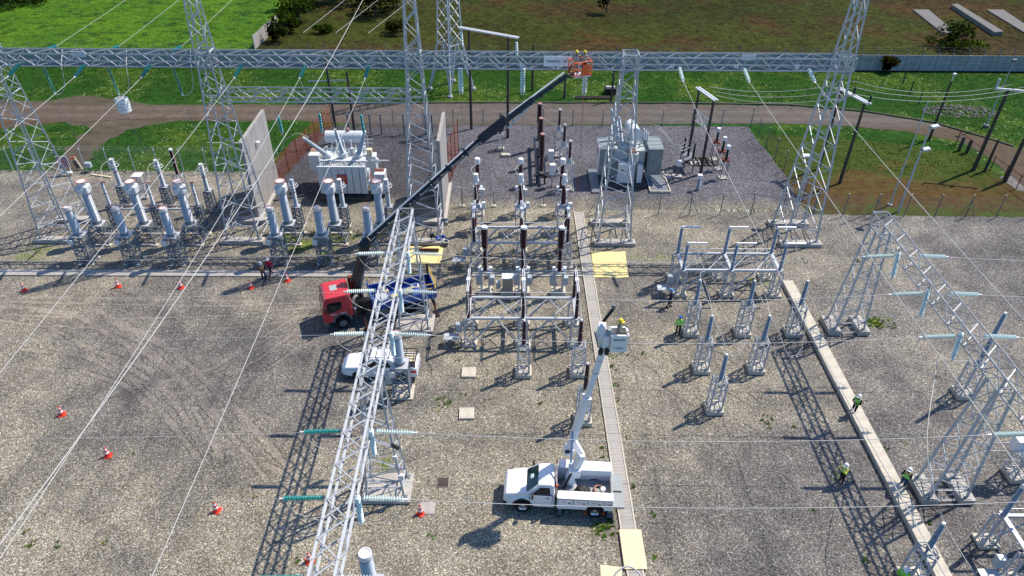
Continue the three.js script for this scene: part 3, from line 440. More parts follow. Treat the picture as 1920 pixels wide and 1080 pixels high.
plate('— ——— —', 1.1, 0.42, ZP(1404, 108, RZ + 0.72), '#c4c8cc', '#8d9298', 'bold 64px sans-serif', 'small faded sign on the high beam in the numbered bay');
plate('—— ———\n————', 1.05, 0.42, ZP(147, 102, RZ + 0.72), '#b9c2cc', '#8796a6', 'bold 70px sans-serif', 'small faded sign on the high beam in the line bay');
plate('', 2.1, 0.17, ZP(573, 104, RZ + 0.72), '#b4b0b4', '#000', '20px sans-serif', 'narrow blank strip board on the high beam');
[[1260, 124, '3', 'small white plate with digit 3 beside the peakless tower'], [1381, 124, '2', 'small white plate with digit 2 near the faded sign'], [1495, 125, '1', 'small white plate with digit 1 near the fence corner tower'], [978, 123, '2', 'small white plate beside paired strings']].forEach(([u, v, s, l]) => plate(s, 0.3, 0.3, ZP(u, v, RZ + 0.74), '#e8e8e8', '#111', 'bold 380px sans-serif', l, 'number_plate'));
// ---------- switchgear ----------
function pedestal(t, hw, y0, y1, n, tw = hw, mat = M.steel, rings = [0, 1], x = 0) { lattice(t, quad(hw, hw, y0), quad(tw, tw, y1), n, x ? 0.11 : 0.09, x ? 0.07 : 0.055, { mat, rings, leg: 'pedestal_leg', par: 1, x }); }
const ring = (r, tt) => memo(`t${r},${tt}`, () => new THREE.TorusGeometry(r, tt, 6, 28).rotateX(Math.PI / 2));
// tall grey voltage transformers
function vt(p, label, group) {
  const t = thing('voltage_transformer', label, 'voltage transformer', p, 0, group);
  pedestal(t, 0.52, 0.12, 2.7, 3, 0.52, M.steelBlue, [0, 0.5, 1], 1); for (const q of quad(0.52, 0.52, 0)) part('foot', box(0.3, 0.13, 0.3), M.slab, t, q);
  part('top_frame', box(1.12, 0.07, 1.12), M.steel, t, V(0, 2.7, 0)); part('base_tank', cyl(0.32, 0.36, 0.2), M.steelDark, t, V(0, 2.77, 0));
  part('porcelain', shed(2.95, 5.0, 0.345, 0.315), M.porcelain, t); part('collar', cyl(0.31, 0.31, 0.08), M.steelDark, t, V(0, 5.0, 0)); part('cap', lathe([[0.001, 0.3], [0.24, 0.3], [0.28, 0.33], [0.325, 0.3], [0.325, 0.02], [0.3, 0]], 20), M.cap, t, V(0, 5.06, 0)); part('rim', ring(0.27, 0.035), M.rustCap, t, V(0, 5.37, 0)); part('terminal', cyl(0.03, 0.03, 0.22), M.cap, t, V(0, 5.3, 0));
  part('junction_box', box(0.4, 0.45, 0.22), M.cap, t, V(-0.5, 2.1, 0.6)); return t;
}
const vtA = vt(G(168, 490), 'grey voltage transformer on lattice pedestal behind the cone row, in the line bay', 'voltage transformers of the line bay');
const tri = (src, ps, base, ends, group) => ps.forEach((p, i) => { const l = base + ends[i]; if (i === 0 && src.userData.trio === undefined) { src.userData.label = l; src.position.copy(p); } else dup(src, p, 0, l, group); });
const LB = [', nearest the striped board', ', middle of its three', ', nearest the concrete fire wall'], TB = [', nearest the fire wall', ', middle of its three', ', nearest the crane boom'], BB = [', nearest the crane truck', ', middle of its three', ', nearest the slab trench'];
tri(vtA, [G(168, 490), G(253, 490), G(338, 492)], 'grey voltage transformer behind the cone row in the line bay', LB);
vtA.userData.trio = 1; tri(vtA, px([528, 490], [612, 490], [699, 490]), 'grey voltage transformer before the red-logo transformer', TB, 'voltage transformers of the transformer bay'); delete vtA.userData.trio;
{ const t = dup(vtA, V(-7.1, 0, -34.9), 0, 'single grey voltage transformer with white cabinet beside the white pickup'); delete t.userData.group; part('cabinet', rbox(0.45, 0.8, 0.4, 0.03), M.greyPaint, t, V(-0.75, 1.35, 0.35)); part('plinth', rbox(1.5, 0.14, 1.4, 0.03), M.slab, t); }
{ const t = dup(vtA, V(-6.55, 0, -19.2), 0, 'grey voltage transformer with white lid under the pickup gantry beam at the yard front'); delete t.userData.group; for (const c of [...t.children]) if (c.name === 'rim') c.material = M.white; else if (c.name === 'terminal') c.scale.y = 0.4; }
// current transformers with head
function ct(p, label, group) {
  const t = thing('current_transformer', label, 'current transformer', p, 0, group);
  lattice(t, quad(0.95, 0.95, 0.16), quad(0.5, 0.5, 1.7), 2, 0.11, 0.065, { rings: [0.08, 1], leg: 'pedestal_leg', x: 1, mat: M.steelBlue }); for (const q of quad(0.95, 0.95, 0)) part('foot', box(0.4, 0.17, 0.4), M.slab, t, q); part('ground_beam', box(2.2, 0.1, 0.3), M.slabGrey, t, V(0, 0, -0.95)); part('ground_beam', box(2.2, 0.1, 0.3), M.slabGrey, t, V(0, 0, 0.95));
  part('top_frame', box(1.1, 0.08, 1.1), M.steel, t, V(0, 1.7, 0)); part('base_tank', cyl(0.36, 0.42, 0.24), M.steelDark, t, V(0, 1.78, 0));
  part('porcelain', shed(2.02, 4.85, 0.38, 0.325, 0.08), M.porcelain, t);
  const h = part('head', rbox(0.92, 0.72, 0.82, 0.1, 3), M.cap, t, V(0, 4.82, 0)); part('terminal_flange', memo('ctf', () => new THREE.CylinderGeometry(0.24, 0.24, 0.14, 20).rotateX(Math.PI / 2)), M.white, h, V(-0.08, 0.36, 0.46)); part('flange_ring', memo('ctr', () => new THREE.TorusGeometry(0.25, 0.03, 6, 24)), M.greyPaint, h, V(-0.08, 0.36, 0.5));
  part('expansion_dome', cyl(0.42, 0.36, 0.36, 20), M.cap, t, V(0, 5.5, 0)); part('dome_lid', lathe([[0.001, 0.03], [0.34, 0.03], [0.38, 0.07], [0.45, 0.06], [0.45, 0], [0.40, -0.02]], 22), M.rustCap, t, V(0, 5.86, 0)); part('lid_plate', cyl(0.33, 0.33, 0.02), M.cap, t, V(0, 5.885, 0)); return t;
}
const ctA = ct(G(195, 450), 'grey current transformer with boxy head and pink lid in the line bay', 'current transformers of the line bay');
tri(ctA, px([195, 450], [281, 450], [366, 450]), 'current transformer with boxy head in the line bay', LB);
ctA.userData.trio = 1; tri(ctA, px([547, 449], [633, 449], [718, 449]), 'current transformer with boxy head before the red-logo transformer', TB, 'current transformers of the transformer bay'); delete ctA.userData.trio;
// slim columns on pedestals, linked by a rail (line disconnector)
function slim(p, label, group) {
  const t = thing('post_insulator', label, 'post insulator', p, 0, group); pedestal(t, 0.32, 0.1, 2.2, 4, 0.28, M.steelBlue, [0, 1], 1); part('foot', rbox(0.95, 0.12, 0.95, 0.02), M.slabGrey, t);
  part('head_plate', box(0.62, 0.06, 0.62), M.steelDark, t, V(0, 2.2, 0)); part('porcelain', shed(2.3, 3.4, 0.15, 0.13), M.porcelain, t); part('porcelain', shed(3.46, 4.5, 0.14, 0.115), M.porcelain, t); part('joint', cyl(0.12, 0.12, 0.07), M.steelDark, t, V(0, 3.395, 0)); part('head', cyl(0.1, 0.12, 0.16), M.copper, t, V(0, 4.5, 0)); const c = part('contact', memo('slc', () => new THREE.CylinderGeometry(0.09, 0.09, 0.4, 12).rotateZ(Math.PI / 2)), M.rustCap, t, V(0.18, 4.6, 0)); return t;
}
const slA = slim(G(221, 424), 'slim grey post insulator with rusty contact on lattice pedestal', 'slim posts on the horizontal rail'); tri(slA, px([221, 424], [302, 425], [383, 425]), 'slim grey post with rusty contact on rail-linked pedestal', LB);
{ const a = G(221, 424), b = G(383, 425); const t = thing('steel_rail', 'double horizontal steel rail linking the slim post pedestals', 'steel rail', V(a.x, 2.0, a.z)); const L = b.x - a.x; for (const s of [-0.28, 0.28]) part('rail', bx(L, 0.14, 0.1, L / 2, 0, s), M.steel, t); for (let i = 1; i < 8; i++) part('cross_strut', memo('rcs', () => bx(0.07, 0.07, 0.46)), M.steel, t, V(L * i / 8, 0, 0)); part('drive_tube', memo('rdt', () => new THREE.CylinderGeometry(0.04, 0.04, 1, 10).rotateZ(Math.PI / 2)), M.rust, t, V(L / 2, 0.25, 0.1)).scale.x = L; }
// columns with corona rings
function ringed(p, label, group) {
  const t = thing('coupling_capacitor', label, 'coupling capacitor', p, 0, group); pedestal(t, 0.36, 0.1, 2.1, 4, 0.32, M.steelBlue, [0, 1], 1); part('foot', rbox(0.95, 0.12, 0.95, 0.02), M.slabGrey, t); part('head_plate', box(0.66, 0.07, 0.66), M.greyPaint, t, V(0, 2.1, 0));
  part('porcelain', shed(2.2, 3.5, 0.21, 0.2), M.porcelain, t); part('joint', cyl(0.19, 0.19, 0.09), M.rustCap, t, V(0, 3.5, 0)); part('porcelain', shed(3.59, 4.75, 0.21, 0.2), M.porcelain, t); part('cap', cyl(0.2, 0.2, 0.12), M.cap, t, V(0, 4.75, 0)); part('corona_ring', ring(0.42, 0.025), M.alu, t, V(0.06, 4.2, 0)); part('corona_ring', ring(0.36, 0.022), M.alu, t, V(0.04, 4.4, 0)); return t;
}
const rgA = ringed(G(239, 384), 'grey coupling capacitor with ring conductor in the line bay', 'ringed capacitors of the line bay'); tri(rgA, px([239, 384], [319, 386], [400, 394]), 'grey coupling capacitor with ring conductor in line bay', LB);
rgA.userData.trio = 1; tri(rgA, px([563, 424], [649, 424], [733, 424]), 'ringed coupling capacitor before the red-logo transformer', TB, 'ringed capacitors of the transformer bay'); delete rgA.userData.trio;
{ const t = thing('surge_arrester', 'tall dark brown surge arrester on lattice pedestal by the left fence', 'surge arrester', G(346, 368)); pedestal(t, 0.38, 0.1, 2.4, 5); part('foot', rbox(1, 0.12, 1, 0.02), M.slabGrey, t); part('porcelain', shed(2.45, 3.7, 0.2, 0.19), M.brown, t); part('porcelain', shed(3.78, 4.95, 0.2, 0.18), M.brown, t); part('joint', cyl(0.17, 0.17, 0.09), M.cap, t, V(0, 3.7, 0)); part('cap', cyl(0.16, 0.19, 0.12), M.cap, t, V(0, 4.95, 0)); }
{ const t = thing('empty_pedestal', 'bare lattice pedestal with a plate top by the left fence', 'pedestal', G(271, 369)); pedestal(t, 0.42, 0.1, 2.35, 5, 0.4); part('foot', rbox(1.05, 0.12, 1.05, 0.02), M.slabGrey, t); part('top_plate', box(0.9, 0.08, 0.9), M.cap, t, V(0, 2.35, 0)); }
// bent copper jumpers between ringed columns and current transformers
[[239, 384, 195, 450], [319, 386, 281, 450], [400, 394, 366, 450]].forEach(q => { const a = G(q[0], q[1]), b = G(q[2], q[3]); wire([V(a.x, 4.87, a.z), V(a.x + 0.9, 5.4, a.z + 1), V(a.x + 0.8, 5.7, a.z + 3), V(b.x + 0.9, 5.2, b.z - 1.2), V(b.x + 0.45, 5.3, b.z)], 0.018, 'bent jumper between ringed capacitor and current transformer', 'jumpers of the line bay equipment', M.cable, 'jumper_cable', 'jumper cable'); });

// centre bay (three phases)
const PX = [-2.8, 1.13, 4.95];
function arrester(p, label, group) {
  const t = thing('surge_arrester', label, 'surge arrester', p, 0, group); pedestal(t, 0.42, 0.1, 2.75, 5, 0.4); part('foot', rbox(1.1, 0.14, 1.1, 0.02), M.slab, t); part('head_plate', box(0.9, 0.07, 0.9), M.steel, t, V(0, 2.75, 0));
  part('porcelain', shed(2.85, 5.25, 0.21, 0.19), M.brown, t); part('cap', lathe([[0.001, 0.55], [0.2, 0.55], [0.27, 0.5], [0.27, 0.05], [0.23, 0], [0.001, 0]], 20), M.white, t, V(0, 5.25, 0)); part('control_box', box(0.3, 0.45, 0.25), M.cap, t, V(0.5, 2.3, 0.2)); return t;
}
const arA = arrester(V(PX[0], 0, -58.8), 'brown column with tall white cap, rear row of the breaker bay', 'white-capped brown columns, rear row'); tri(arA, PX.map(x => V(x, 0, -58.8)), 'brown column with tall white cap', BB);
function ctBrown(p, label, group) {
  const t = thing('current_transformer', label, 'current transformer', p, 0, group); pedestal(t, 0.45, 0.12, 2.45, 4, 0.45); part('foot', rbox(1.25, 0.16, 1.25, 0.02), M.slab, t); part('head_plate', box(1.0, 0.08, 1.0), M.steel, t, V(0, 2.45, 0)); part('base_tank', rbox(0.62, 0.35, 0.62, 0.05), M.greyPaint, t, V(0, 2.53, 0));
  part('porcelain', shed(2.9, 4.75, 0.22, 0.19), M.brown, t); part('head', rbox(0.52, 0.5, 0.44, 0.1), M.cap, t, V(0, 4.72, 0)); part('terminal_bar', memo('cbt', () => new THREE.CylinderGeometry(0.05, 0.05, 1.0, 10).rotateX(Math.PI / 2)), M.alu, t, V(0, 4.95, 0)); part('expansion_dome', cyl(0.2, 0.22, 0.55), M.white, t, V(0, 5.2, 0)); part('junction_box', box(0.32, 0.6, 0.25), M.white, t, V(0.62, 2.5, 0.3)); return t;
}
const cbA = ctBrown(V(PX[0], 0, -55.85), 'brown current transformer with white head on lattice pedestal behind first disconnector', 'brown current transformers of the breaker bay'); tri(cbA, PX.map(x => V(x, 0, -55.85)), 'brown current transformer with white head', BB);
// three-phase disconnectors on a steel frame
function disconnector(p, xs, depth, label, mat, blade) {
  const t = thing('disconnector', label, 'disconnector', p), W = xs[2] - xs[0], H = 2.42, d = -depth;
  for (const z of [0, d]) { part('frame_tube', memo(`dt${W.toFixed(2)}`, () => bx(W + 0.5, 0.17, 0.18)), M.steel, t, V(0, H, z));
    for (const s of [0, 1]) for (const [k, e] of [[0, 1], [1, 2]]) { const a = xs[k], b = xs[e], m = (a + b) / 2; bar('frame_brace', s ? V(b - 0.3, 0.3, z) : V(a + 0.3, 0.3, z), V(m, H - 0.05, z), 0.12, M.steel, t); } }
  for (const [k, e] of [[0, 1], [1, 2]]) { const a = xs[k], b = xs[e], m = (a + b) / 2; bar('plan_brace', V(a, H, 0), V(m, H, d), 0.07, M.steel, t); bar('plan_brace', V(b, H, 0), V(m, H, d), 0.07, M.steel, t); bar('plan_brace', V(a, H, d), V(m, H, 0), 0.055, M.steel, t); bar('plan_brace', V(b, H, d), V(m, H, 0), 0.055, M.steel, t); }
  bar('drive_rod', V(xs[0], H + 0.35, d - 0.2), V(xs[2], H + 0.35, d - 0.2), 0.05, M.alu, t, ROD);
  for (const x of xs) {
    part('frame_tube', memo(`dd${depth}`, () => bx(0.24, 0.14, depth + 0.5, 0, 0, -depth / 2)), M.steel, t, V(x, H + 0.02, 0));
    for (const z of [0, d]) { lattice(t, quad(0.33, 0.28, 0.2).map(q => q.add(V(x, 0, z))), quad(0.3, 0.22, H - 0.07).map(q => q.add(V(x, 0, z))), 3, 0.09, 0.05, { leg: 'frame_leg', rings: [0.05] }); part('footing', rbox(1.15, 0.2, 0.95, 0.03), M.slab, t, V(x, 0, z));
      const ps = part('post', shed(H + 0.12, H + 2.4, 0.135, 0.12), mat, t, V(x, 0, z)); part('post_joint', cyl(0.11, 0.11, 0.08), M.cap, ps, V(0, H + 1.25, 0)); part('post_cap', cyl(0.1, 0.12, 0.14), M.alu, ps, V(0, H + 2.4, 0)); }
    if (blade === 'z') { bar('blade', V(x - 0.05, H + 2.58, 0.2), V(x - 0.05, H + 2.58, d - 0.1), 0.07, M.alu, t, ROD); bar('blade', V(x + 0.07, H + 2.58, 0.2), V(x + 0.07, H + 2.58, d - 0.1), 0.07, M.alu, t, ROD); part('contact', rbox(0.3, 0.16, 0.4, 0.03), M.alu, t, V(x, H + 2.5, d / 2)); }
    else for (const z of [0, d]) { bar('contact_arm', V(x - 0.05, H + 2.55, z), V(x + 1.45, H + 2.55, z), 0.17, M.alu, t, ROD); }
  }
  const c = part('drive_box', rbox(0.5, 0.7, 0.4, 0.03), M.greyPaint, t, V(xs[0] - 0.75, 0.9, -0.4)); bar('drive_shaft', V(xs[0] - 0.7, 1.5, -0.4), V(xs[0] - 0.5, H + 0.4, -0.4), 0.06, M.steel, t, ROD); part('operator_platform', memo('opp', () => bx(1.1, 0.05, 0.7)), M.steel, t, V(xs[0] - 1.3, 0.75, 0.1)); for (const i of [-1, 1]) for (const j of [-1, 1]) bar('platform_leg', V(xs[0] - 1.3 + i * 0.5, 0, 0.1 + j * 0.3), V(xs[0] - 1.3 + i * 0.5, 0.74, 0.1 + j * 0.3), 0.05, M.steel, t);
  return t;
}
const PXr = PX.map(x => x - PX[1]);
disconnector(V(PX[1], 0, -50.05), PXr, 2.4, 'brown-post disconnector on steel frame behind the breaker poles', M.brown, 'z');
disconnector(V(PX[1], 0, -40.05), PXr, 2.45, 'brown-post disconnector on steel frame in front of the breaker poles', M.brown, 'z');
disconnector(V(17.71, 0, -46.2), [-3.82, 0, 3.82], 2.35, 'grey-post disconnector with horizontal contact arms near the blue-helmeted worker', M.porcelainDark, 'x');
disconnector(V(30.5, 0, -21.1), [-3.82, 0, 3.82], 2.35, 'grey-post disconnector at the yard edge beyond the walkway', M.porcelainDark, 'x');
// circuit breaker poles
function breaker(p, label, group) {
  const t = thing('circuit_breaker_pole', label, 'circuit breaker', p, 0, group); part('plinth', rbox(1.15, 0.5, 0.9, 0.03), M.slab, t);
  for (const i of [-1, 1]) for (const j of [-1, 1]) bar('support_leg', V(i * 0.3, 0.5, j * 0.22), V(i * 0.3, 2.3, j * 0.22), 0.13, M.steel, t); part('top_frame', box(0.9, 0.12, 0.7), M.steel, t, V(0, 2.25, 0));
  for (const s of [-1, 1]) { part('mechanism_box', rbox(0.42, 0.72, 0.5, 0.03), M.greyPaint, t, V(s * 0.52, 1.1, 0)); part('box_cover', rbox(0.26, 0.32, 0.3, 0.03), M.white, t, V(s * 0.42, 2.38, 0)); }
  part('support_porcelain', shed(2.4, 4.45, 0.17, 0.16), M.brown, t); part('joint', cyl(0.2, 0.2, 0.12), M.steelDark, t, V(0, 4.45, 0)); part('interrupter_porcelain', shed(4.57, 6.3, 0.235, 0.275, 0.07), M.brown, t); part('cap', cyl(0.24, 0.27, 0.14), M.cap, t, V(0, 6.3, 0)); bar('pressure_pipe', V(0.18, 2.4, 0.14), V(0.18, 4.4, 0.14), 0.05, M.alu, t, ROD); return t;
}
const bpA = breaker(V(-1.78, 0, -46.1), 'circuit breaker pole with fat brown interrupter in the middle of the breaker bay', 'brown breaker poles'); tri(bpA, [-1.78, 1.2, 4.08].map(x => V(x, 0, -46.1)), 'circuit breaker pole with fat brown interrupter', BB);
{ const t = thing('control_cabinet', 'pale beige control cabinet between the brown breaker poles', 'control cabinet', V(0, 0, -46.3)); part('plinth', rbox(1.1, 0.3, 0.8, 0.02), M.slab, t); const b = part('cabinet', rbox(0.85, 1.35, 0.6, 0.03), std('cabinetBeige', [0.34, 0.29, 0.25], 0.5), t, V(0, 0.3, 0)); part('roof', rbox(0.95, 0.06, 0.75, 0.02), M.white, t, V(0, 1.65, 0.02)); part('door_handle', box(0.04, 0.16, 0.04), M.steelDark, b, V(0.3, 0.6, 0.31)); part('side_box', rbox(0.35, 0.6, 0.4, 0.02), M.greyPaint, t, V(-0.75, 0.55, 0)); }
// post insulators on lattice pedestals
function post(p, mat, label, group, ph = 2.72, top = 4.85, hw = 0.4) {
  const t = thing('post_insulator', label, 'post insulator', p, 0, group); part('footing', rbox(1.15, 0.34, 1.15, 0.03), M.slab, t); pedestal(t, hw, 0.34, ph, 5, hw * 0.95, M.steel, [0.02, 1]); for (const q of [[0, 2], [1, 3]]) { const c = quad(hw * 0.9, hw * 0.9, ph - 0.02); bar('top_brace', c[q[0]], c[q[1]], 0.09, M.steel, t); }
  const m = (ph + top) / 2; part('porcelain', shed(ph + 0.06, m, 0.15, 0.14), mat, t); part('joint', cyl(0.12, 0.12, 0.08), M.steelDark, t, V(0, m - 0.02, 0)); part('porcelain', shed(m + 0.06, top - 0.08, 0.14, 0.12), mat, t); part('terminal', cyl(0.08, 0.1, 0.1), M.alu, t, V(0, top - 0.08, 0)); return t;
}
const pbA = post(V(PX[1], 0, -36.9), M.brown, 'brown post insulator on pedestal before the front disconnector', 'brown posts before the front disconnector'); dup(pbA, V(PX[2], 0, -36.95), 0, 'brown post insulator on pedestal beside the slab trench'); pbA.userData.label = 'brown post insulator on pedestal near the pale manhole lid';
post(V(4.95, 0, -32.45), M.brown, 'brown post insulator on pedestal half hidden by the white boom', null, 2.9, 5.1);
const pgA = post(G(1293, 624), M.porcelainDark, 'grey post insulator on lattice pedestal between frame and slab walkway', 'grey posts by the hi-vis workers', 2.8, 4.95);
pgA.userData.label = 'grey post insulator beside the blue-helmeted hi-vis worker';
[[1390, 625, 'grey post insulator, middle of the row beside the disconnector frame'], [1484, 625, 'grey post insulator standing against the slab walkway'], [1313, 693, 'grey post insulator in the row of two, nearer the slab trench'], [1415, 693, 'grey post insulator in the row of two, nearer the walkway'], [1337, 768, 'grey post insulator standing alone on the open gravel']].forEach(q => dup(pgA, G(q[0], q[1]), 0, q[2]));
{ const g = V(25.4, 0, -19.4); const t = dup(pgA, V(21.45, 0, -21.2), 0, 'grey post insulator on pedestal straddling the slab walkway end'); delete t.userData.group; }
post(G(1803, 740), M.porcelainDark, 'tall grey post insulator on pedestal under the walkway gantry', null, 2.95, 7.2);
{ const t = post(V(30.9, 0, -28.0), M.porcelainDark, 'grey post with white cabinet head at the yard edge', null, 2.6, 4.4, 0.5); part('cabinet', rbox(0.8, 0.9, 0.6, 0.04), M.white, t, V(-0.9, 2.5, 0)); for (const z of [-0.3, 0.3]) bar('support_arm', V(-3.2, 2.7, z), V(-0.5, 2.7, z), 0.06, M.steel, t); }
// grounded jumper curves from the grey posts
const topOf = (u, v) => G(u, v).setY(4.95);
[[1293, 624, -46.2, 13.9], [1390, 625, -46.2, 17.7], [1484, 625, -46.2, 21.5]].forEach(q => { const a = topOf(q[0], q[1]); wire([V(q[3] + 0.5, 5.6, q[2]), V(q[3] + 0.6, 4.6, q[2] + 1.0), V(q[3] + 0.8, 4.3, q[2] + 2.6), V(a.x + 0.1, 5.1, a.z - 0.6), a, V(a.x + 0.4, 4.0, a.z + 0.9), V(a.x + 0.8, 3.6, a.z + 2.2)], 0.02, 'white jumper running down from contact arm to grey post', 'jumpers of the grey posts', M.cable, 'jumper_cable', 'jumper cable'); });
[[1313, 693], [1415, 693]].forEach(q => { const a = topOf(...q); wire([V(a.x - 0.2, 6, a.z - 2.6), V(a.x + 0.1, 5.2, a.z - 1.2), a, V(a.x + 0.5, 4.2, a.z + 1.2), V(a.x + 0.9, 3.4, a.z + 2.4), V(a.x + 1.6, 3.6, a.z + 2.2), V(a.x + 2.2, 5.4, a.z + 0.4)], 0.02, 'white jumper bending past a grey post', 'bending jumpers past the grey posts', M.cable, 'jumper_cable', 'jumper cable'); });
wire([G(1830, 1080, 4.3), V(21.45, 4.98, -21.2), G(1745, 892, 6.3), G(1738, 830, 7.0), V(24.6, 7.45, -30.3)], 0.02, 'long jumper sweeping down from the walkway gantry', null, M.cable, 'jumper_cable', 'jumper cable');
// bus drops along the breaker bay
PX.forEach((x, i) => { const bxp = [-1.78, 1.2, 4.08][i];
  wire([V(x, 5.05, -40.1), V(x + 0.1, 4.4, -38.6), V(x, 4.85, -36.9)], 0.02, 'short jumper from front disconnector to brown post', 'jumpers at the brown posts', M.cable, 'jumper_cable', 'jumper cable');
  wire([V(x, 5.05, -42.5), V(x + 0.1, 4.7, -43.6), V(bxp, 4.5, -45.9)], 0.02, 'short jumper from front disconnector to breaker pole', 'jumpers in front of the breakers', M.cable, 'jumper_cable', 'jumper cable');
  wire([V(bxp, 6.45, -46.1), V((x + bxp) / 2, 6.0, -48), V(x, 5.05, -50)], 0.02, 'jumper from breaker cap to rear disconnector', 'jumpers behind the breakers', M.cable, 'jumper_cable', 'jumper cable');
  wire([V(x, 5.05, -52.4), V(x + 0.15, 4.4, -54), V(x, 4.95, -55.4)], 0.02, 'jumper from rear disconnector to brown current transformer', 'jumpers at the current transformers', M.cable, 'jumper_cable', 'jumper cable');
  wire([V(x, 5.0, -56.3), V(x - 0.5, 5.4, -57.4), V(x, 5.3, -58.6)], 0.02, 'jumper from current transformer to white-capped column', 'jumpers at the white-capped columns', M.cable, 'jumper_cable', 'jumper cable'); });
// brown breaker rack and posts before the fan-cooled transformer
{
  const t = thing('breaker_rack', 'dark rack with three tall brown columns before the fan-cooled transformer', 'circuit breaker', V(3.3, 0, -69.2)); const za = -4.6, zb = 5.2;
  for (const s of [-0.42, 0.42]) part('rack_beam', bx(0.2, 0.3, 9.0, s, 1.0, 0.3), M.crane, t); for (const z of [-3.8, 0.3, 4.5]) { part('rack_tie', memo('rkt', () => bx(0.9, 0.2, 0.2)), M.crane, t, V(0, 1.0, z)); for (const s of [-0.4, 0.4]) bar('rack_leg', V(s, 0, z), V(s, 1, z), 0.16, M.crane, t); }
  for (const z of [-3.6, 0.2, 4.0]) { part('porcelain', shed(1.2, 3.0, 0.2, 0.19), M.brown, t, V(0.05, 0, z)); part('interrupter', shed(3.1, 5.2, 0.28, 0.26), M.brown, t, V(0.05, 0, z)); part('cap', cyl(0.22, 0.26, 0.1), M.rustCap, t, V(0.05, 5.2, z)); }
  for (const z of [1.9, 5.0]) part('control_box', rbox(0.55, 1.1, 0.5, 0.03), M.white, t, V(1.1, 1.4, z)); for (const z of [1.9, 5]) bar('box_leg', V(1.1, 0, z), V(1.1, 1.4, z), 0.14, M.steel, t); for (let i = 0; i < 6; i++) part('terminal_box', box(0.34, 0.28, 0.1), M.greyPaint, t, V(1.7 + (i % 3) * 0.4, 1.1 - (i % 3) * 0.2, i < 3 ? 1.8 : 4.8));
}
[[1059, 247], [1072, 300], [1083, 352]].forEach((q, i) => { const p = G(q[0] + 2, q[1] + 30); const t = i ? null : 0; });
const rpA = (() => { const t = thing('post_insulator', 'brown post on tall lattice pedestal beside the fan-cooled transformer', 'post insulator', V(6.0, 0, -63.6), 0, 'brown posts beside the fan-cooled transformer'); pedestal(t, 0.42, 0.1, 3.0, 5, 0.38); part('footing', rbox(1.1, 0.16, 1.1, 0.02), M.slabGrey, t); part('base', cyl(0.2, 0.24, 0.5), M.greyPaint, t, V(0, 3, 0)); part('porcelain', shed(3.5, 5.2, 0.15, 0.13), M.brown, t); part('cap', cyl(0.12, 0.14, 0.14), M.alu, t, V(0, 5.2, 0)); return t; })();
dup(rpA, V(5.7, 0, -67.4)); dup(rpA, V(5.4, 0, -71.2));
[-71.2, -67.4, -63.6].forEach((z, i) => wire([V(3.35, 5.3, [-72.8, -69, -65.2][i]), V(4.2, 5.2, z - 0.8), V(5, 4.9, z - 0.3), V(5.7, 5.35, z)], 0.02, 'white jumper from brown rack column to brown post', 'jumpers of the brown rack', M.cable, 'jumper_cable', 'jumper cable'));
{ const t = thing('slab_stand', 'small steel stand on a concrete foot in the dark rock', 'steel stand', G(938, 281)); part('footing', rbox(0.8, 0.3, 0.7, 0.03), M.slab, t); pedestal(t, 0.28, 0.3, 1.9, 3, 0.25); part('post', cyl(0.05, 0.05, 2.4), M.black, t, V(0, 1.9, 0)); }
{ const t = thing('concrete_block', 'pale concrete block lying on the dark rock', 'concrete block', G(949, 293)); part('block', rbox(1.05, 0.28, 0.5, 0.03), M.slab, t); part('socket', cyl(0.07, 0.07, 0.01), M.slabGrey2, t, V(0, 0.28, 0)); }
// ---------- fire walls ----------
for (const [x, z0, z1, lab] of [[-23.3, -57.4, -64.5, 'tall concrete fire wall beside the red-logo transformer, lamp on its face'], [-6.15, -57.8, -64.2, 'tall concrete fire wall behind the crane boom']]) {
  const t = thing('fire_wall', lab, 'wall', V(x, 0, (z0 + z1) / 2)), L = z0 - z1, n = 3;
  for (let k = 0; k < n; k++) part('wall_panel', memo(`fwp${L.toFixed(2)}`, () => rbox(0.3, 7.9, L / n - 0.015, 0.02)), M.firewall, t, V(0, 0, L / 2 - (k + 0.5) * L / n)); part('footing', bx(0.9, 0.25, L + 0.6, 0, 0.125, 0), M.concrete, t);
  if (x < -20) { const l = part('wall_lamp', rbox(0.3, 0.16, 0.4, 0.05), M.lamp, t, V(0.35, 6.3, 0.4)); bar('lamp_arm', V(0.15, 6.4, 0.4), V(0.3, 6.4, 0.4), 0.05, M.steelDark, t, ROD); }
}
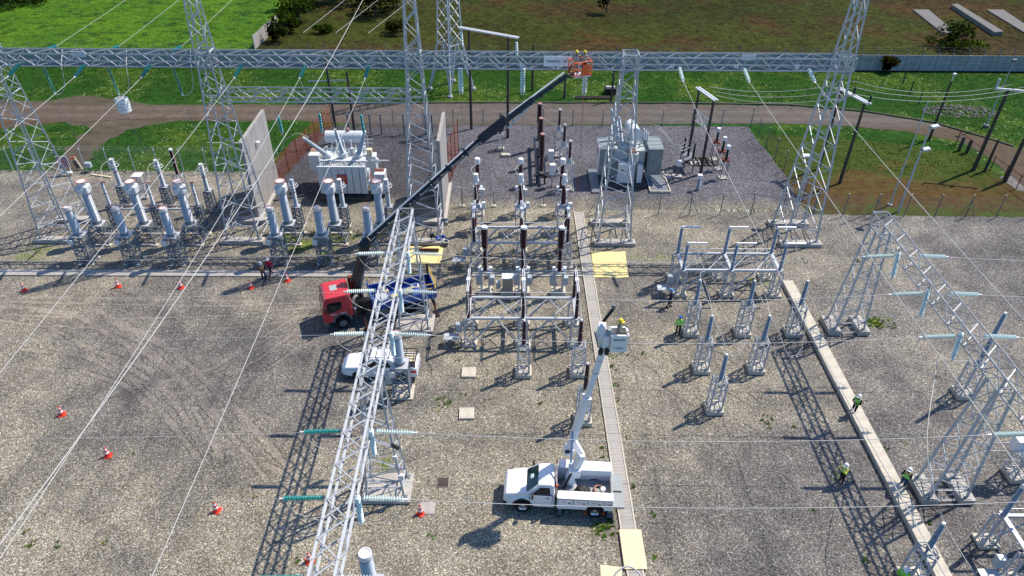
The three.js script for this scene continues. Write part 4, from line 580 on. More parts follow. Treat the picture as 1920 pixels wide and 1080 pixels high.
// ---------- transformer with the red logo ----------
{
  const t = thing('power_transformer', 'white power transformer with radiator bank and red square logo', 'transformer', V(-16.0, 0, -63.6)); t.scale.set(1.02, 1.15, 1); const W = M.greyPaint, P = std('xfWhite', [0.60, 0.64, 0.66], 0.42);
  part('plinth', rbox(4.8, 0.3, 4.2, 0.04), std('plinthDark', [0.10, 0.085, 0.075], 0.95), t, V(0.1, 0, 0.5)); part('tank', rbox(4.0, 2.6, 2.4, 0.06), P, t, V(0, 0.3, -0.6)); part('tank_lid', rbox(4.2, 0.12, 2.6, 0.03), P, t, V(0, 2.9, -0.6));
  // radiator bank, fins side by side
  const rad = part('radiator_header', bx(4.4, 0.14, 0.16, 0, 3.05, 0), P, t, V(0.15, 0, 1.0)); for (let i = 0; i < 7; i++) part('radiator_panel', memo('rp', () => rbox(0.6, 2.4, 0.14, 0.03)), P, t, V(-1.82 + i * 0.65, 0.62, 2.32)); for (let i = 0; i < 26; i++) part('fin', memo('fin', () => bx(0.035, 2.35, 1.3)), P, t, V(-2.02 + i * 0.165, 1.8, 1.55)); part('radiator_header', bx(4.5, 0.14, 0.16, 0, 0, 0), P, t, V(0.13, 3.05, 2.3)); for (let i = 0; i < 6; i++) bar('top_stay', V(-2.0 + i * 0.72, 3.08, i % 2 ? 1.0 : 2.3), V(-1.28 + i * 0.72, 3.08, i % 2 ? 2.3 : 1.0), 0.07, P, t);
  { const lg = part('logo_plate', bx(0.92, 0.85, 0.02), std('logoRed', [0.50, 0.07, 0.055], 0.5), t, V(0.12, 2.0, 2.475)); part('logo_mark', merge([bx(0.1, 0.4, 0.012, -0.1, 0.02, 0), bx(0.42, 0.09, 0.012, 0.05, 0.22, 0), bx(0.1, 0.28, 0.012, 0.12, 0.02, 0), bx(0.3, 0.08, 0.012, 0.03, -0.18, 0)]), std('logoPale', [0.55, 0.24, 0.2], 0.5), lg, V(0, 0, 0.016)); }
  const cons = part('conservator', memo('cons', () => { const g = new THREE.CylinderGeometry(0.54, 0.54, 3.5, 28).rotateZ(Math.PI / 2); return g; }), P, t, V(-0.25, 3.95, -2.2)); for (const s of [-1, 1]) part('end_cap', memo('conc', () => new THREE.SphereGeometry(0.54, 20, 10).scale(0.25, 1, 1)), P, cons, V(s * 1.75, 0, 0)); for (const s of [-1.2, 1.2]) bar('conservator_leg', V(-0.25 + s, 2.9, -1.7), V(-0.25 + s, 3.5, -2.1), 0.16, P, t); part('filler_cap', cyl(0.12, 0.16, 0.25), M.rustCap, t, V(0.2, 4.5, -2.2));
  // three leaning bushings
  [[-1.35, -1.05], [0.0, -0.12], [1.3, 0.42]].forEach(([x, l]) => { const b = new THREE.Group(); b.name = 'bushing'; b.position.set(x, 3.0, 0.1); b.rotation.set(0.25, 0, l > 0 ? -0.4 : -l * 0.75); t.add(b); part('turret', cyl(0.36, 0.42, 0.55, 20), P, b); part('porcelain', shed(0.55, 2.75, 0.24, 0.15), M.porcelain, b); part('terminal', cyl(0.1, 0.12, 0.2), M.alu, b, V(0, 2.75, 0)); });
  for (let i = 0; i < 16; i++) { const a = hsh(i, 71), c = hsh(i, 72), e = hsh(i, 73); if (i % 3) part('lid_fitting', cyl(0.06 + 0.08 * a, 0.1 + 0.06 * a, +(0.25 + 0.5 * e).toFixed(2), 10), i % 2 ? P : M.steel, t, V(-1.9 + 3.8 * a, 3.0, -1.7 + 1.5 * c)); else bar('lid_pipe', V(-1.8 + 3.2 * a, 3.25, -1.6 + c), V(-0.6 + 2.4 * c, 3.35 + 0.3 * e, -1.2 + e), 0.08, P, t, ROD); }
  for (let i = 0; i < 9; i++) { const x = -1.8 + i * 0.45, z = -1.6 + 1.2 * hsh(i, 31); bar('lid_pipe', V(x, 3.0, z), V(x + 0.02, 3.35 + 0.3 * hsh(i, 33), z), 0.09, P, t, ROD); bar('lid_pipe', V(x, 3.35 + 0.2 * hsh(i, 35), z), V(x + 0.9 * (hsh(i, 36) - 0.3), 3.4 + 0.25 * hsh(i, 37), -0.3), 0.06, i % 3 ? M.steel : P, t, ROD); part('stiffener', memo('stf', () => bx(0.09, 2.4, 0.12)), P, t, V(x, 1.55, 0.64)); } for (const s of [-1, 1]) for (let i = 0; i < 5; i++) part('stiffener', memo('stf2', () => bx(0.12, 2.4, 0.09)), P, t, V(s * 2.04, 1.55, -1.6 + i * 0.5)); bar('conservator_pipe', V(0.3, 3.4, -2.2), V(0.3, 3.05, -0.6), 0.1, P, t, ROD); bar('ladder_rail', V(1.7, 0.4, -1.9), V(1.7, 4.2, -2.0), 0.05, P, t, ROD); bar('ladder_rail', V(2.0, 0.4, -1.9), V(2.0, 4.2, -2.0), 0.05, P, t, ROD);
  for (let i = 0; i < 3; i++) part('lv_bushing', shed(3.0, 4.0, 0.12, 0.09), M.porcelain, t, V(-0.9 + i * 0.7, 0, -1.3));
  for (let i = 0; i < 8; i++) bar('handrail', V(1.2 + (i % 4) * 0.35, i < 4 ? 3.6 : 3.95, -1.7), V(1.2 + (i % 4) * 0.35 + 0.35, i < 4 ? 3.6 : 3.95, -1.7 + (i % 2) * 0.05), 0.05, P, t, ROD);
  part('cooler_box', rbox(1.0, 1.5, 1.6, 0.04), P, t, V(-2.9, 1.7, -0.6)); part('rust_lid', rbox(0.9, 0.06, 0.7, 0.02), M.copper, t, V(-2.9, 3.2, -1.0)); part('tap_changer', rbox(0.9, 1.8, 1.0, 0.05), P, t, V(2.5, 1.2, -0.6)); part('gauge_box', rbox(0.5, 0.6, 0.5, 0.03), M.plywood, t, V(2.4, 3.0, -0.4)); bar('side_pipe', V(2.6, 2.8, 0.3), V(4.3, 2.8, 0.3), 0.14, P, t, ROD); part('valve', memo('vlv', () => new THREE.CylinderGeometry(0.24, 0.24, 0.2, 18).rotateZ(Math.PI / 2)), P, t, V(3.2, 2.8, 0.3));
  part('control_cabinet', rbox(1.0, 1.9, 1.3, 0.04), P, t, V(3.5, 0.3, 1.2)); part('cabinet_top', rbox(0.9, 0.05, 0.5, 0.01), M.rust, t, V(3.4, 2.2, 1.0)); part('extinguisher', cyl(0.12, 0.12, 0.6), M.redPaint, t, V(2.55, 1.6, 1.6)); for (const s of [0, 1]) part('fan', memo('xfan', () => new THREE.CylinderGeometry(0.42, 0.42, 0.2, 20).rotateZ(Math.PI / 2)), P, t, V(2.5, 2.3 - s * 0.9, 1.7));
  wire([V(-19.2, 5.3, -63.9), V(-20.2, 5.6, -64.2), V(-21.8, 4.6, -64.8), V(-22.6, 3.2, -65)], 0.03, 'white cable from left bushing of red-logo transformer', null, M.cable, 'bushing_cable', 'cable');
}
// ---------- fan-cooled transformer ----------
{
  const t = thing('power_transformer', 'grey-green power transformer with round cooling fans behind the peakless tower', 'transformer', V(12.0, 0, -65.7)); t.scale.y = 1.14; const P = std('xfGrey', [0.46, 0.50, 0.50], 0.45), D = std('radGrey', [0.19, 0.22, 0.22], 0.5);
  part('plinth', rbox(4.0, 0.25, 3.6, 0.04), M.plinthDark, t, V(0, 0, 0)); part('oil_pit', bx(1.9, 0.12, 4.2, 3.2, 0.06, 0.6), M.steelDark, t); part('oil_pit', bx(0.9, 0.14, 5, -3.2, 0.07, 0.4), M.steelDark, t); for (const s of [2.2, 4.2]) part('pit_edge', bx(0.12, 0.22, 4.3, s, 0.11, 0.6), M.slab, t); part('pit_edge', bx(2.1, 0.22, 0.12, 3.2, 0.11, 2.75), M.slab, t);
  part('tank', rbox(3.2, 2.7, 2.2, 0.08), P, t, V(0.1, 0.3, -0.6)); part('tank_lid', rbox(3.4, 0.12, 2.4, 0.03), P, t, V(0.1, 3.0, -0.6)); const c = part('control_cabinet', rbox(1.7, 1.9, 0.8, 0.05), M.white, t, V(-0.2, 0.3, 1.0)); part('nameplate', bx(0.3, 0.1, 0.01), M.black, c, V(-0.4, 1.3, 0.405)); part('control_cabinet', rbox(0.5, 1.7, 0.7, 0.04), M.white, t, V(1.2, 0.3, 1.0));
  for (const [x, nm] of [[-2.2, 'radiator_bank'], [2.6, 'radiator_bank']]) { const r = part(nm, rbox(1.45, 2.5, 2.9, 0.05), D, t, V(x, 1.0, -0.3)); for (let i = 0; i < 9; i++) part('radiator_fin', memo('rfin', () => bx(1.5, 0.05, 0.1)), P, r, V(0, 2.52, -1.3 + i * 0.32)); for (let k = 0; k < 3; k++) { const f = part('fan', memo('fan2', () => merge([new THREE.TorusGeometry(0.33, 0.035, 6, 24), new THREE.TorusGeometry(0.18, 0.02, 5, 20), new THREE.CylinderGeometry(0.09, 0.09, 0.1, 12).rotateX(Math.PI / 2), bx(0.64, 0.03, 0.02), bx(0.03, 0.64, 0.02)])), M.steel, r, V([-0.25, 0.32, -0.2][k], [1.95, 1.4, 0.75][k], 1.48)); } for (const q of [-0.75, 0.75]) bar('radiator_pipe', V(x, q > 0 ? 3.1 : 1.3, 0.4), V(x * 0.5, q > 0 ? 3.1 : 1.3, 0.4), 0.2, P, t, ROD); }
  part('side_cover', bx(0.05, 2.4, 2.8), M.white, t, V(-2.96, 2.25, -0.3)); part('side_badge', memo('sbdg', () => new THREE.CylinderGeometry(0.35, 0.35, 0.02, 20).rotateZ(Math.PI / 2)), M.redPaint, t, V(-3.0, 2.6, -0.5));
  const con = part('conservator', memo('cons2', () => new THREE.CylinderGeometry(0.6, 0.6, 3.2, 26).rotateX(Math.PI / 2 - 0.12)), M.white, t, V(0.5, 4.3, -1.3)); bar('conservator_leg', V(0.2, 3, -1.9), V(0.3, 3.9, -1.9), 0.18, P, t); bar('conservator_leg', V(0.8, 3, -0.4), V(0.6, 3.8, -0.4), 0.18, P, t);
  for (const [x, z, l] of [[-1.0, -2.0, 0.12], [-0.8, -0.9, 0.1], [-0.6, 0.2, 0.08]]) { const b = new THREE.Group(); b.name = 'bushing'; b.position.set(x, 3.0, z); b.rotation.set(-0.1, 0, l + 0.12); t.add(b); part('turret', cyl(0.3, 0.36, 0.5, 20), P, b); part('porcelain', shed(0.5, 1.7, 0.2, 0.17), M.porcelain, b); part('joint', cyl(0.2, 0.2, 0.1), M.steelDark, b, V(0, 1.7, 0)); part('porcelain', shed(1.8, 2.9, 0.17, 0.13), M.porcelain, b); part('terminal', cyl(0.07, 0.09, 0.18), M.alu, b, V(0, 2.9, 0)); }
  for (let i = 0; i < 3; i++) { part('lv_bushing', shed(3.1, 4.3, 0.13, 0.1), M.porcelain, t, V(1.7 + i * 0.12, 0, -1.8 + i * 0.55)); } for (let i = 0; i < 10; i++) part('lid_fitting', cyl(0.07, 0.1, +(0.3 + 0.4 * hsh(i, 4)).toFixed(2), 10), P, t, V(-0.9 + 2.3 * hsh(i, 8), 3.1, -1.4 + 1.6 * hsh(i, 9)));
  part('bushing_well', cyl(0.5, 0.5, 0.8, 20), P, t, V(0.5, 2.2, 0.7)); part('explosion_vent', rbox(0.9, 0.5, 0.7, 0.1), M.copper, t, V(0.3, 2.75, 0.6));
  for (let i = 0; i < 3; i++) wire([V(13.8 + i * 0.12, 4.4, -68.1 + i * 0.55), V(15, 5.1, -67.8 + i * 0.6), V(17.2, 3.2, -67.2 + i * 0.6), V(18.6, 3.1, -68.4 + i * 0.7)], 0.025, 'white cable looping from fan-cooled transformer to black cable heads', 'looping cables of the fan-cooled transformer', M.cable, 'bushing_cable', 'cable');
}
// black cable heads and small stands to the right of it
{ const t = thing('cable_head_rack', 'three black cable heads on a low stand beside the fan-cooled transformer', 'cable heads', V(18.7, 0, -68.3)); for (let i = 0; i < 3; i++) { part('head', shed(1.5, 3.3, 0.13, 0.1), M.black, t, V(-0.25 + i * 0.35, 0, -0.6 + i * 0.7)); } part('stand', box(1.1, 0.12, 2.0), M.steelDark, t, V(0.1, 1.4, 0.1)); for (const i of [-0.4, 0.6]) for (const j of [-0.8, 0.9]) bar('stand_leg', V(i, 0, j), V(i, 1.4, j), 0.1, M.steelDark, t); }
{ const t = thing('terminal_stand', 'small white terminal box on a post with concrete feet', 'terminal box', G(1269, 332)); part('footing', rbox(1.0, 0.2, 0.7, 0.03), M.slabGrey, t); part('post', cyl(0.09, 0.09, 1.3), M.steelDark, t, V(0, 0.2, 0)); part('box', rbox(0.45, 0.6, 0.4, 0.03), M.white, t, V(0, 1.3, 0)); part('footing', rbox(0.9, 0.25, 0.9, 0.03), M.slabGrey, t, V(-1.1, 0, 0.2)); }
{ const t = thing('metering_box', 'white box on a grey ribbed column in the dark rock', 'terminal box', G(1308, 356)); part('column', shed(0.05, 1.3, 0.2, 0.18), M.greyPaint, t); part('box', rbox(0.48, 0.42, 0.42, 0.03), M.white, t, V(0, 1.3, 0)); }
function capPost(p, label, group) { const t = thing('capped_post', label, 'post insulator', p, 0, group); for (const i of [-1, 1]) for (const j of [-1, 1]) bar('stand_leg', V(i * 0.35, 0, j * 0.3), V(i * 0.25, 2.0, j * 0.22), 0.06, M.steelDark, t); part('stand_top', box(0.7, 0.1, 0.6), M.rust, t, V(0, 2, 0)); part('porcelain', shed(2.1, 3.3, 0.14, 0.12), M.black, t); part('cap', cyl(0.2, 0.2, 0.38), M.white, t, V(0, 3.3, 0)); part('arm', memo('cpa', () => bx(0.9, 0.08, 0.12, 0.1, 0, 0)), M.copper, t, V(-0.3, 2.4, 0)); part('footing', rbox(0.9, 0.12, 0.8, 0.02), M.slabGrey, t); return t; }
const cpA = capPost(V(22.2, 0, -66.2), 'white-capped black post on a rusty stand beyond the portal', 'white-capped black posts'); dup(cpA, V(22.3, 0, -68.2)); dup(cpA, V(22.2, 0, -70.4));
{ const t = thing('timber_pallet', 'low timber frame lying behind the portal poles', 'timber frame', V(20.9, 0, -69.8)); for (let i = 0; i < 5; i++) part('plank', box(0.12, 0.1, 2.0), M.poleWood, t, V(-1.1 + i * 0.55, 0.1, 0)); for (const z of [-0.9, 0.9]) part('runner', box(2.6, 0.1, 0.14), M.poleWood, t, V(0, 0, z)); }
// ---------- wooden poles and portals ----------
function pole(t, name, a, h, r0 = 0.17, r1 = 0.12) { return part(name, lathe([[0.001, 0], [r0, 0], [r0, 0.1], [r1, h], [0.001, h]], 12), M.poleWood, t, a); }
function portal(label, A, B, h, beamOver, ins, two) {
  const a = A, b = B, t = thing('wooden_portal', label, 'wooden portal', a), d = b.clone().sub(a), u = d.clone().normalize();
  pole(t, 'pole', V(0, 0, 0), h); pole(t, 'pole', d, h); for (const s of [-0.16, 0.16]) { const n = V(u.z, 0, -u.x).multiplyScalar(s); bar('cross_beam', u.clone().multiplyScalar(-beamOver).add(n).setY(h), d.clone().addScaledVector(u, beamOver).add(n).setY(h), 0.16, M.alu, t, FLAT, 0.4); }
  if (two) { const L = d.length(); for (const y of [h - 2.2, h - 3.3]) bar('lower_beam', V(0, y, 0), d.clone().setY(y), 0.12, M.alu, t); for (let i = 0; i < 8; i++) bar('lower_brace', d.clone().multiplyScalar(i / 8).setY(h - (i % 2 ? 2.2 : 3.3)), d.clone().multiplyScalar((i + 1) / 8).setY(h - (i % 2 ? 3.3 : 2.2)), 0.07, M.alu, t); }
  for (const f of ins) part('pin_insulator', shed(0.05, 0.75, 0.13, 0.1), M.black, t, d.clone().multiplyScalar(f).setY(h + 0.1)); return t;
}
{ const A = G(884, 242), B = G(952, 258); const t = portal('tall wooden portal with white crossbeam behind the crane boom', A, B, 11.45, 1.2, []); }
for (const [f, x] of [[-0.2, 0], [1.2, 1]]) { const A = G(884, 242), B = G(952, 258), p = A.clone().lerp(B, f).setY(11.2); string(p, p.clone().add(V(0.1, -1.7, 0.3)), 9, M.glass, 'pale string hanging from an end of the wooden portal crossbeam', 'strings of the wooden portal', 1.2); }
portal('wooden portal with double beam between fan-cooled transformer and white-capped posts', G(1288, 305), G(1313, 327), 8.2, 0.4, [], true);
portal('wooden portal with three black pin insulators on the mossy ground', V(34.0, 0, -65.2), V(32.9, 0, -68.3), 8.75, 0.6, [-0.15, 0.5, 1.15]);
const soloPole = (u, v, tu, tv, label, r0 = 0.16, r1 = 0.11) => { const g = G(u, v), h = HT(g, tu, tv), t = thing('wooden_pole', label, 'wooden pole', g); pole(t, 'pole', V(0, 0, 0), h, r0, r1); return [t, h]; };
soloPole(998, 169, 1003, 83, 'dark wooden pole standing on the lawn behind the portal'); soloPole(1058, 184, 1062, 143, 'short dark wooden pole on the lawn behind the crane basket'); soloPole(1146, 190, 1157, 125, 'dark wooden pole on the lawn beside the black crate');
soloPole(1846, 325 - 4, 1871, 262, 'stub of dark wooden pole beside the rusty gate fence'); { const [t, h] = soloPole(1825, 319, 1890, 168, 'dark wooden pole with steel crossarm by the rusty fence', 0.2, 0.15); bar('crossarm', V(-1.2, h, -0.3), V(3.6, h, 0.9), 0.16, M.alu, t, FLAT, 0.5); for (const s of [0, 1]) part('pin_insulator', shed(0.05, 1.0, 0.12, 0.1), M.porcelain, t, V(-1.1 + s * 2.6, h, -0.28 + s * 0.65)); }
soloPole(1884, 340, 1922, 240, 'dark leaning wooden pole at the rusty fence, next to the yard edge', 0.2, 0.16); { const [t, h] = soloPole(1742, 262, 1782, 152, 'dark wooden pole with small white lamp on top by the road', 0.15, 0.1); part('lamp_arm', cyl(0.05, 0.05, 0.7), M.white, t, V(0, h, 0)); part('lamp', rbox(0.35, 0.25, 0.3, 0.08), M.lamp, t, V(0.05, h + 0.65, 0)); }
soloPole(1798, 282, 1806, 257, 'short dark stump post by the mossy ground, plain top', 0.16, 0.16); soloPole(1812, 287, 1820, 263, 'short dark stump post by the gate end', 0.18, 0.18); soloPole(1692, 158, 1700, 132, 'thin leaning fence stump on the lawn', 0.08, 0.07); soloPole(1705, 178, 1713, 152, 'thin dark fence stump on the lawn, middle one', 0.08, 0.07); soloPole(1722, 195, 1730, 168, 'thin dark fence stump on the lawn near the road', 0.08, 0.07);
// three slack wires between the portals on the right
[[-1.6, 0.5], [0, 0.55], [1.6, 0.6]].forEach(([o], i) => { const a = ZP(1342 + i * 10, 165 + i * 17, -70 + i), b = V(34.0 - i * 0.55, 9.5, -68.6 + i * 1.75), c = V(49 + i * 1.4, 9.6 - i * 0.1, -68.6 + i * 0.4); wire(sag(V(20.3 + i * 0.1, 8.2, -70.3 + i * 1.2), b, 0.8), 0.022, 'slack pale wire from beam portal to pin-insulator portal', 'slack wires over the road, inner span'); wire(sag(b, V(49.6 + i * 1.3, 9.3, -68.4 + i * 0.4), 1.0), 0.022, 'slack pale wire from pin-insulator portal to crossarm pole', 'slack wires over the road, outer span'); });
// lamp posts
{ const g = G(1684, 397), t = thing('lamp_post', 'grey steel lamp post with two floodlights at the fence', 'lamp post', g); const h = HT(g, 1746, 236); part('mast', cyl(0.06, 0.11, h, 12), M.greyPaint, t); for (const [y, s] of [[h, 1], [h - 2.2, 1]]) { const f = part('floodlight', rbox(0.62, 0.2, 0.5, 0.06), M.lamp, t, V(0.35, y - 0.1, 0.1)); f.rotation.z = 0.25; part('lamp_glass', rbox(0.45, 0.03, 0.36, 0.01), M.screen, f, V(0, -0.02, 0)); part('bracket', rbox(0.3, 0.12, 0.2, 0.03), M.steelDark, t, V(0, y - 0.12, 0)); } }
{ const g = G(1668, 385), t = thing('steel_mast', 'thin bare steel mast beside the floodlight post', 'mast', g); part('mast', cyl(0.045, 0.08, HT(g, 1750, 192), 10), M.greyPaint, t); part('base', rbox(0.4, 0.15, 0.4, 0.03), M.slabGrey, t); }
{ const g = G(1848, 238), t = thing('lamp_post', 'thin steel lamp post with dark floodlight on the lawn', 'lamp post', g); const h = HT(g, 1902, 116); part('mast', cyl(0.05, 0.09, h, 10), M.greyPaint, t); part('floodlight', rbox(0.5, 0.3, 0.3, 0.05), M.steelDark, t, V(0, h, 0)); part('base', rbox(0.5, 0.3, 0.5, 0.03), M.steelDark, t); }
{ const t = thing('floodlight_mount', 'floodlight on a short arm at the fence corner tower', 'floodlight', V(27.3, 0, -58.4)); bar('mast', V(0, 0, 0), V(0, 6.4, 0), 0.12, M.greyPaint, t, ROD); part('floodlight', rbox(0.7, 0.22, 0.5, 0.06), M.lamp, t, V(-0.6, 6.3, 0)); part('lamp_body', rbox(0.3, 0.2, 0.4, 0.05), M.black, t, V(-0.15, 6.35, 0)); }
// ---------- fences ----------
const wireMesh = (L, H, w = 0.008) => memo(`wm${L.toFixed(2)},${H},${w}`, () => { const g = [], s = 0.3; for (let c = -H; c < L; c += s) { for (const k of [1, -1]) { let x0 = c, x1 = c + H, y0 = 0, y1 = H; if (x0 < 0) { y0 = -x0; x0 = 0; } if (x1 > L) { y1 -= x1 - L; x1 = L; } if (y1 <= y0) continue; const a = k > 0 ? y0 : H - y0, b = k > 0 ? y1 : H - y1, l = Math.hypot(x1 - x0, b - a); g.push(new THREE.PlaneGeometry(l, w).rotateZ(Math.atan2(b - a, x1 - x0)).translate((x0 + x1) / 2, (a + b) / 2, 0)); } } for (let i = 0; i < 3; i++) g.push(new THREE.PlaneGeometry(L, 0.012).translate(L / 2, 0.05 + i * (H - 0.1) / 2, 0)); return merge(g); });
std('meshWire', [0.38, 0.40, 0.41], 0.6, 0.2, { side: THREE.DoubleSide }); std('rustWire', [0.24, 0.075, 0.04], 0.8, 0, { side: THREE.DoubleSide }); std('meshGreen', [0.15, 0.2, 0.17], 0.7, 0, { side: THREE.DoubleSide });
function fence(label, A, B, step, h, o = {}) {
  const t = thing('chain_link_fence', label, 'fence', A, -Math.atan2(B.z - A.z, B.x - A.x)), L = A.distanceTo(B), n = Math.max(1, Math.round(L / step)), s = L / n, mt = o.post || M.steelDark;
  for (let i = 0; i <= n; i++) { part('post', cyl(0.045, 0.05, h + 0.15, 8), mt, t, V(i * s, 0, 0)); if (o.cap !== false) part('post_cap', cyl(0.045, 0.045, 0.14, 8), M.cap, t, V(i * s, h + 0.1, 0)); if (o.brace && i % o.brace === 0) for (const d of [-1, 1]) bar('stay', V(i * s + d * 0.85, 0, 0.02), V(i * s, h * 0.85, 0.02), 0.055, mt, t, ROD); if (o.arm) bar('barb_arm', V(i * s, h, 0), V(i * s, h + 0.45, -0.35), 0.05, mt, t); }
  for (let i = 0; i < n; i++) { const m = part('wire_mesh', wireMesh(s, h, o.mesh === M.rustWire ? 0.06 : 0.008), o.mesh || M.meshWire, t, V(i * s, 0.02, 0)); } if (o.rail) bar('top_rail', V(0, h, 0), V(L, h, 0), 0.07, mt, t, ROD);
  if (o.barb) for (let k = 0; k < 3; k++) bar('barbed_wire', V(0, h + 0.1 + k * 0.13, -0.05 - k * 0.1), V(L, h + 0.1 + k * 0.13, -0.05 - k * 0.1), 0.012, mt, t, ROD); return t;
}
fence('chain-link fence with braced posts between gravel and mossy ground', V(8.5, 0, -58.9), V(64, 0, -58.4), 2.95, 2.2, { brace: 3 });
fence('chain-link fence along the service road behind the transformers', V(-20.5, 0, -78.8), V(28.6, 0, -79.1), 3.4, 2.0);
fence('greenish chain-link fence running from the road to the fence corner tower', V(28.6, 0, -79.1), V(29.3, 0, -59.2), 2.9, 2.2, { mesh: M.meshGreen });
fence('chain-link fence along the lawn behind the line bay', V(-64, 0, -67), V(-23.6, 0, -66.9), 2.45, 2.3, { arm: 1, barb: 1, post: M.greyPaint });
fence('rusty mesh fence joining the left fire wall to the road fence', V(-23.3, 0, -64.8), V(-20.6, 0, -78.6), 2.3, 2.5, { mesh: M.rustWire, post: M.rust, cap: false });
fence('rusty mesh fence joining the fire wall behind the boom to the yard', V(-6.0, 0, -64.4), V(-5.3, 0, -69.8), 1.8, 4.6, { mesh: M.rustWire, post: M.rust, cap: false });
fence('rusty railed fence along the road bend', V(50.6, 0, -74.5), V(52.2, 0, -58), 2.2, 1.5, { mesh: M.meshWire, post: M.rust, cap: false, rail: 1 });
{ const t = thing('steel_gate', 'small steel gate frame standing alone on concrete feet in the breaker bay', 'gate', G(882, 387)); for (const s of [-0.78, 0.78]) { part('post', cyl(0.06, 0.06, 1.9, 10), M.steelDark, t, V(s, 0, 0)); part('foot', rbox(0.5, 0.12, 0.4, 0.02), M.slab, t, V(s, 0, 0)); } for (const y of [0.5, 1.1, 1.8]) bar('rail', V(-0.78, y, 0), V(0.78, y, 0), 0.05, M.steelDark, t, ROD); part('wire_mesh', wireMesh(1.5, 1.2), M.meshWire, t, V(-0.75, 0.55, 0)); }
for (const [u, v, l] of [[926, 387, 'lone thin steel post on white foot, beside the gate frame'], [1019, 387, 'lone thin steel post on white foot, beside the brown rack']]) { const t = thing('fence_post', l, 'fence post', G(u, v)); part('post', cyl(0.035, 0.035, 1.6, 8), M.steelDark, t); part('foot', rbox(0.45, 0.14, 0.4, 0.03), M.slab, t); }
{ const t = thing('pipe_rack', 'grey steel rail rack behind the red-logo transformer', 'steel rack', V(-16, 0, -76.4)); for (let i = 0; i < 6; i++) part('post', box(0.16, 2.5, 0.16), M.steelDark, t, V(-2.6 + [0, 2.6, 3.9, 6.6, 9.2, 10][i] * 0.95 + 0.4, 0, 0)); for (const y of [1.35, 2.4]) bar('rail', V(-2.4, y, 0.1), V(7.8, y, 0.1), 0.09, M.greyPaint, t); }
{ const A = G(633, 266), B = G(667, 263), t = thing('wooden_portal', 'dark twin poles with grey crossbar behind the red-logo transformer', 'wooden portal', A), d = B.clone().sub(A); pole(t, 'pole', V(0, 0, 0), HT(A, 610, 108)); pole(t, 'pole', d, HT(B, 645, 134)); const y = HT(A, 620, 152); bar('cross_bar', V(-2.2, y, 0), V(d.x, y, d.z), 0.14, M.greyPaint, t); bar('stay', V(0, 0.5, 0), V(d.x + 0.5, 4, d.z), 0.05, M.greyPaint, t, ROD); }
// ---------- precast concrete wall ----------
{
  const n = 74, s = 2.12, x0 = -72, t = thing('concrete_wall', 'long precast concrete slab wall behind the lawn', 'wall', V(x0, 0, -98.3)), g = memo('wsl', () => bx(s - 0.14, 0.52, 0.07)), w2 = std('wallSlabB', 0xffffff, 0.95, 0, { map: mott('wallT2', [0.40, 0.395, 0.375], 0.4, 1).map });
  for (let i = 0; i < n; i++) for (let k = 0; k < 4; k++) part('wall_slab', g, hsh(i, k) > 0.5 ? M.wallSlab : w2, t, V((i + 0.5) * s, 0.27 + k * 0.545, (hsh(i, k + 7) - 0.5) * 0.02));
  for (let i = 0; i <= n; i++) { part('wall_post', memo('wpo', () => bx(0.15, 2.25, 0.16, 0, 1.125, 0)), w2, t, V(i * s, 0, 0.04)); bar('barb_arm', V(i * s, 2.2, 0), V(i * s - 0.1, 3.1, -0.5), 0.06, M.steelDark, t); } for (let k = 0; k < 3; k++) bar('barbed_wire', V(0, 2.5 + k * 0.28, -0.15 - k * 0.16), V(n * s, 2.5 + k * 0.28, -0.15 - k * 0.16), 0.012, M.steelDark, t, ROD);
  for (const u of [647, 920, 1067, 1340, 1461, 1735]) part('yellow_marker', memo('ymk', () => bx(0.3, 0.22, 0.03)), M.yellow, t, ZP(u, 91, -98.8).sub(V(x0, 0, -98.3)).setY(2.9));
}
{ const pts = px([478, 93], [500, 72], [522, 50]); const t = thing('boundary_wall', 'short slatted boundary wall between paddock and heath', 'wall', pts[0]); for (let i = 0; i < 2; i++) { const a = pts[i].clone().sub(pts[0]), b = pts[i + 1].clone().sub(pts[0]), n = Math.round(a.distanceTo(b) / 2.1); for (let k = 0; k < n; k++) { const p = a.clone().lerp(b, (k + .5) / n), L = a.distanceTo(b) / n; for (let r = 0; r < 3; r++) { const w = part('wall_slab', memo(`bws${L.toFixed(2)}`, () => bx(L - 0.1, 0.62, 0.08)), M.slabGrey, t, p.clone().setY(0.33 + r * 0.65)); w.rotation.y = -Math.atan2(b.z - a.z, b.x - a.x); } part('wall_post', memo('bwp', () => bx(0.16, 2.1, 0.16, 0, 1.05, 0)), M.slabGrey2, t, a.clone().lerp(b, k / n)); } } }
// old foundation strips in the heath
[[[1712, 20], [1740, 20], [1790, 62], [1768, 65], 'flat weathered concrete strip in the heath, wide one', 0.15], [[1782, 15], [1793, 14], [1878, 66], [1862, 68], 'narrow raised concrete kerb strip in the heath', 0.6], [[1850, 20], [1880, 20], [1925, 50], [1925, 66], 'flat weathered concrete strip in the heath at its far corner', 0.15]].forEach(q => { const P = q.slice(0, 4).map(p => G(...p)), c = P[0].clone().lerp(P[2], 0.5), s = new THREE.Shape(P.map(p => new THREE.Vector2(p.x - c.x, -(p.z - c.z)))), g = new THREE.ExtrudeGeometry(s, { depth: q[5], bevelEnabled: true, bevelSize: 0.05, bevelThickness: 0.05, bevelSegments: 1 }).rotateX(-Math.PI / 2); solo('foundation_strip', g, M.foundation || std('foundation', [0.17, 0.165, 0.155], 0.95), q[4], 'foundation', null, c); });
{ const t = thing('black_crate', 'black crate with pale lid on the lawn', 'crate', G(1144, 175)); part('crate', rbox(1.5, 0.8, 1.1, 0.05), M.black, t); part('lid', rbox(1.2, 0.06, 0.5, 0.02), M.slabGrey, t, V(0, 0.8, -0.2)); }
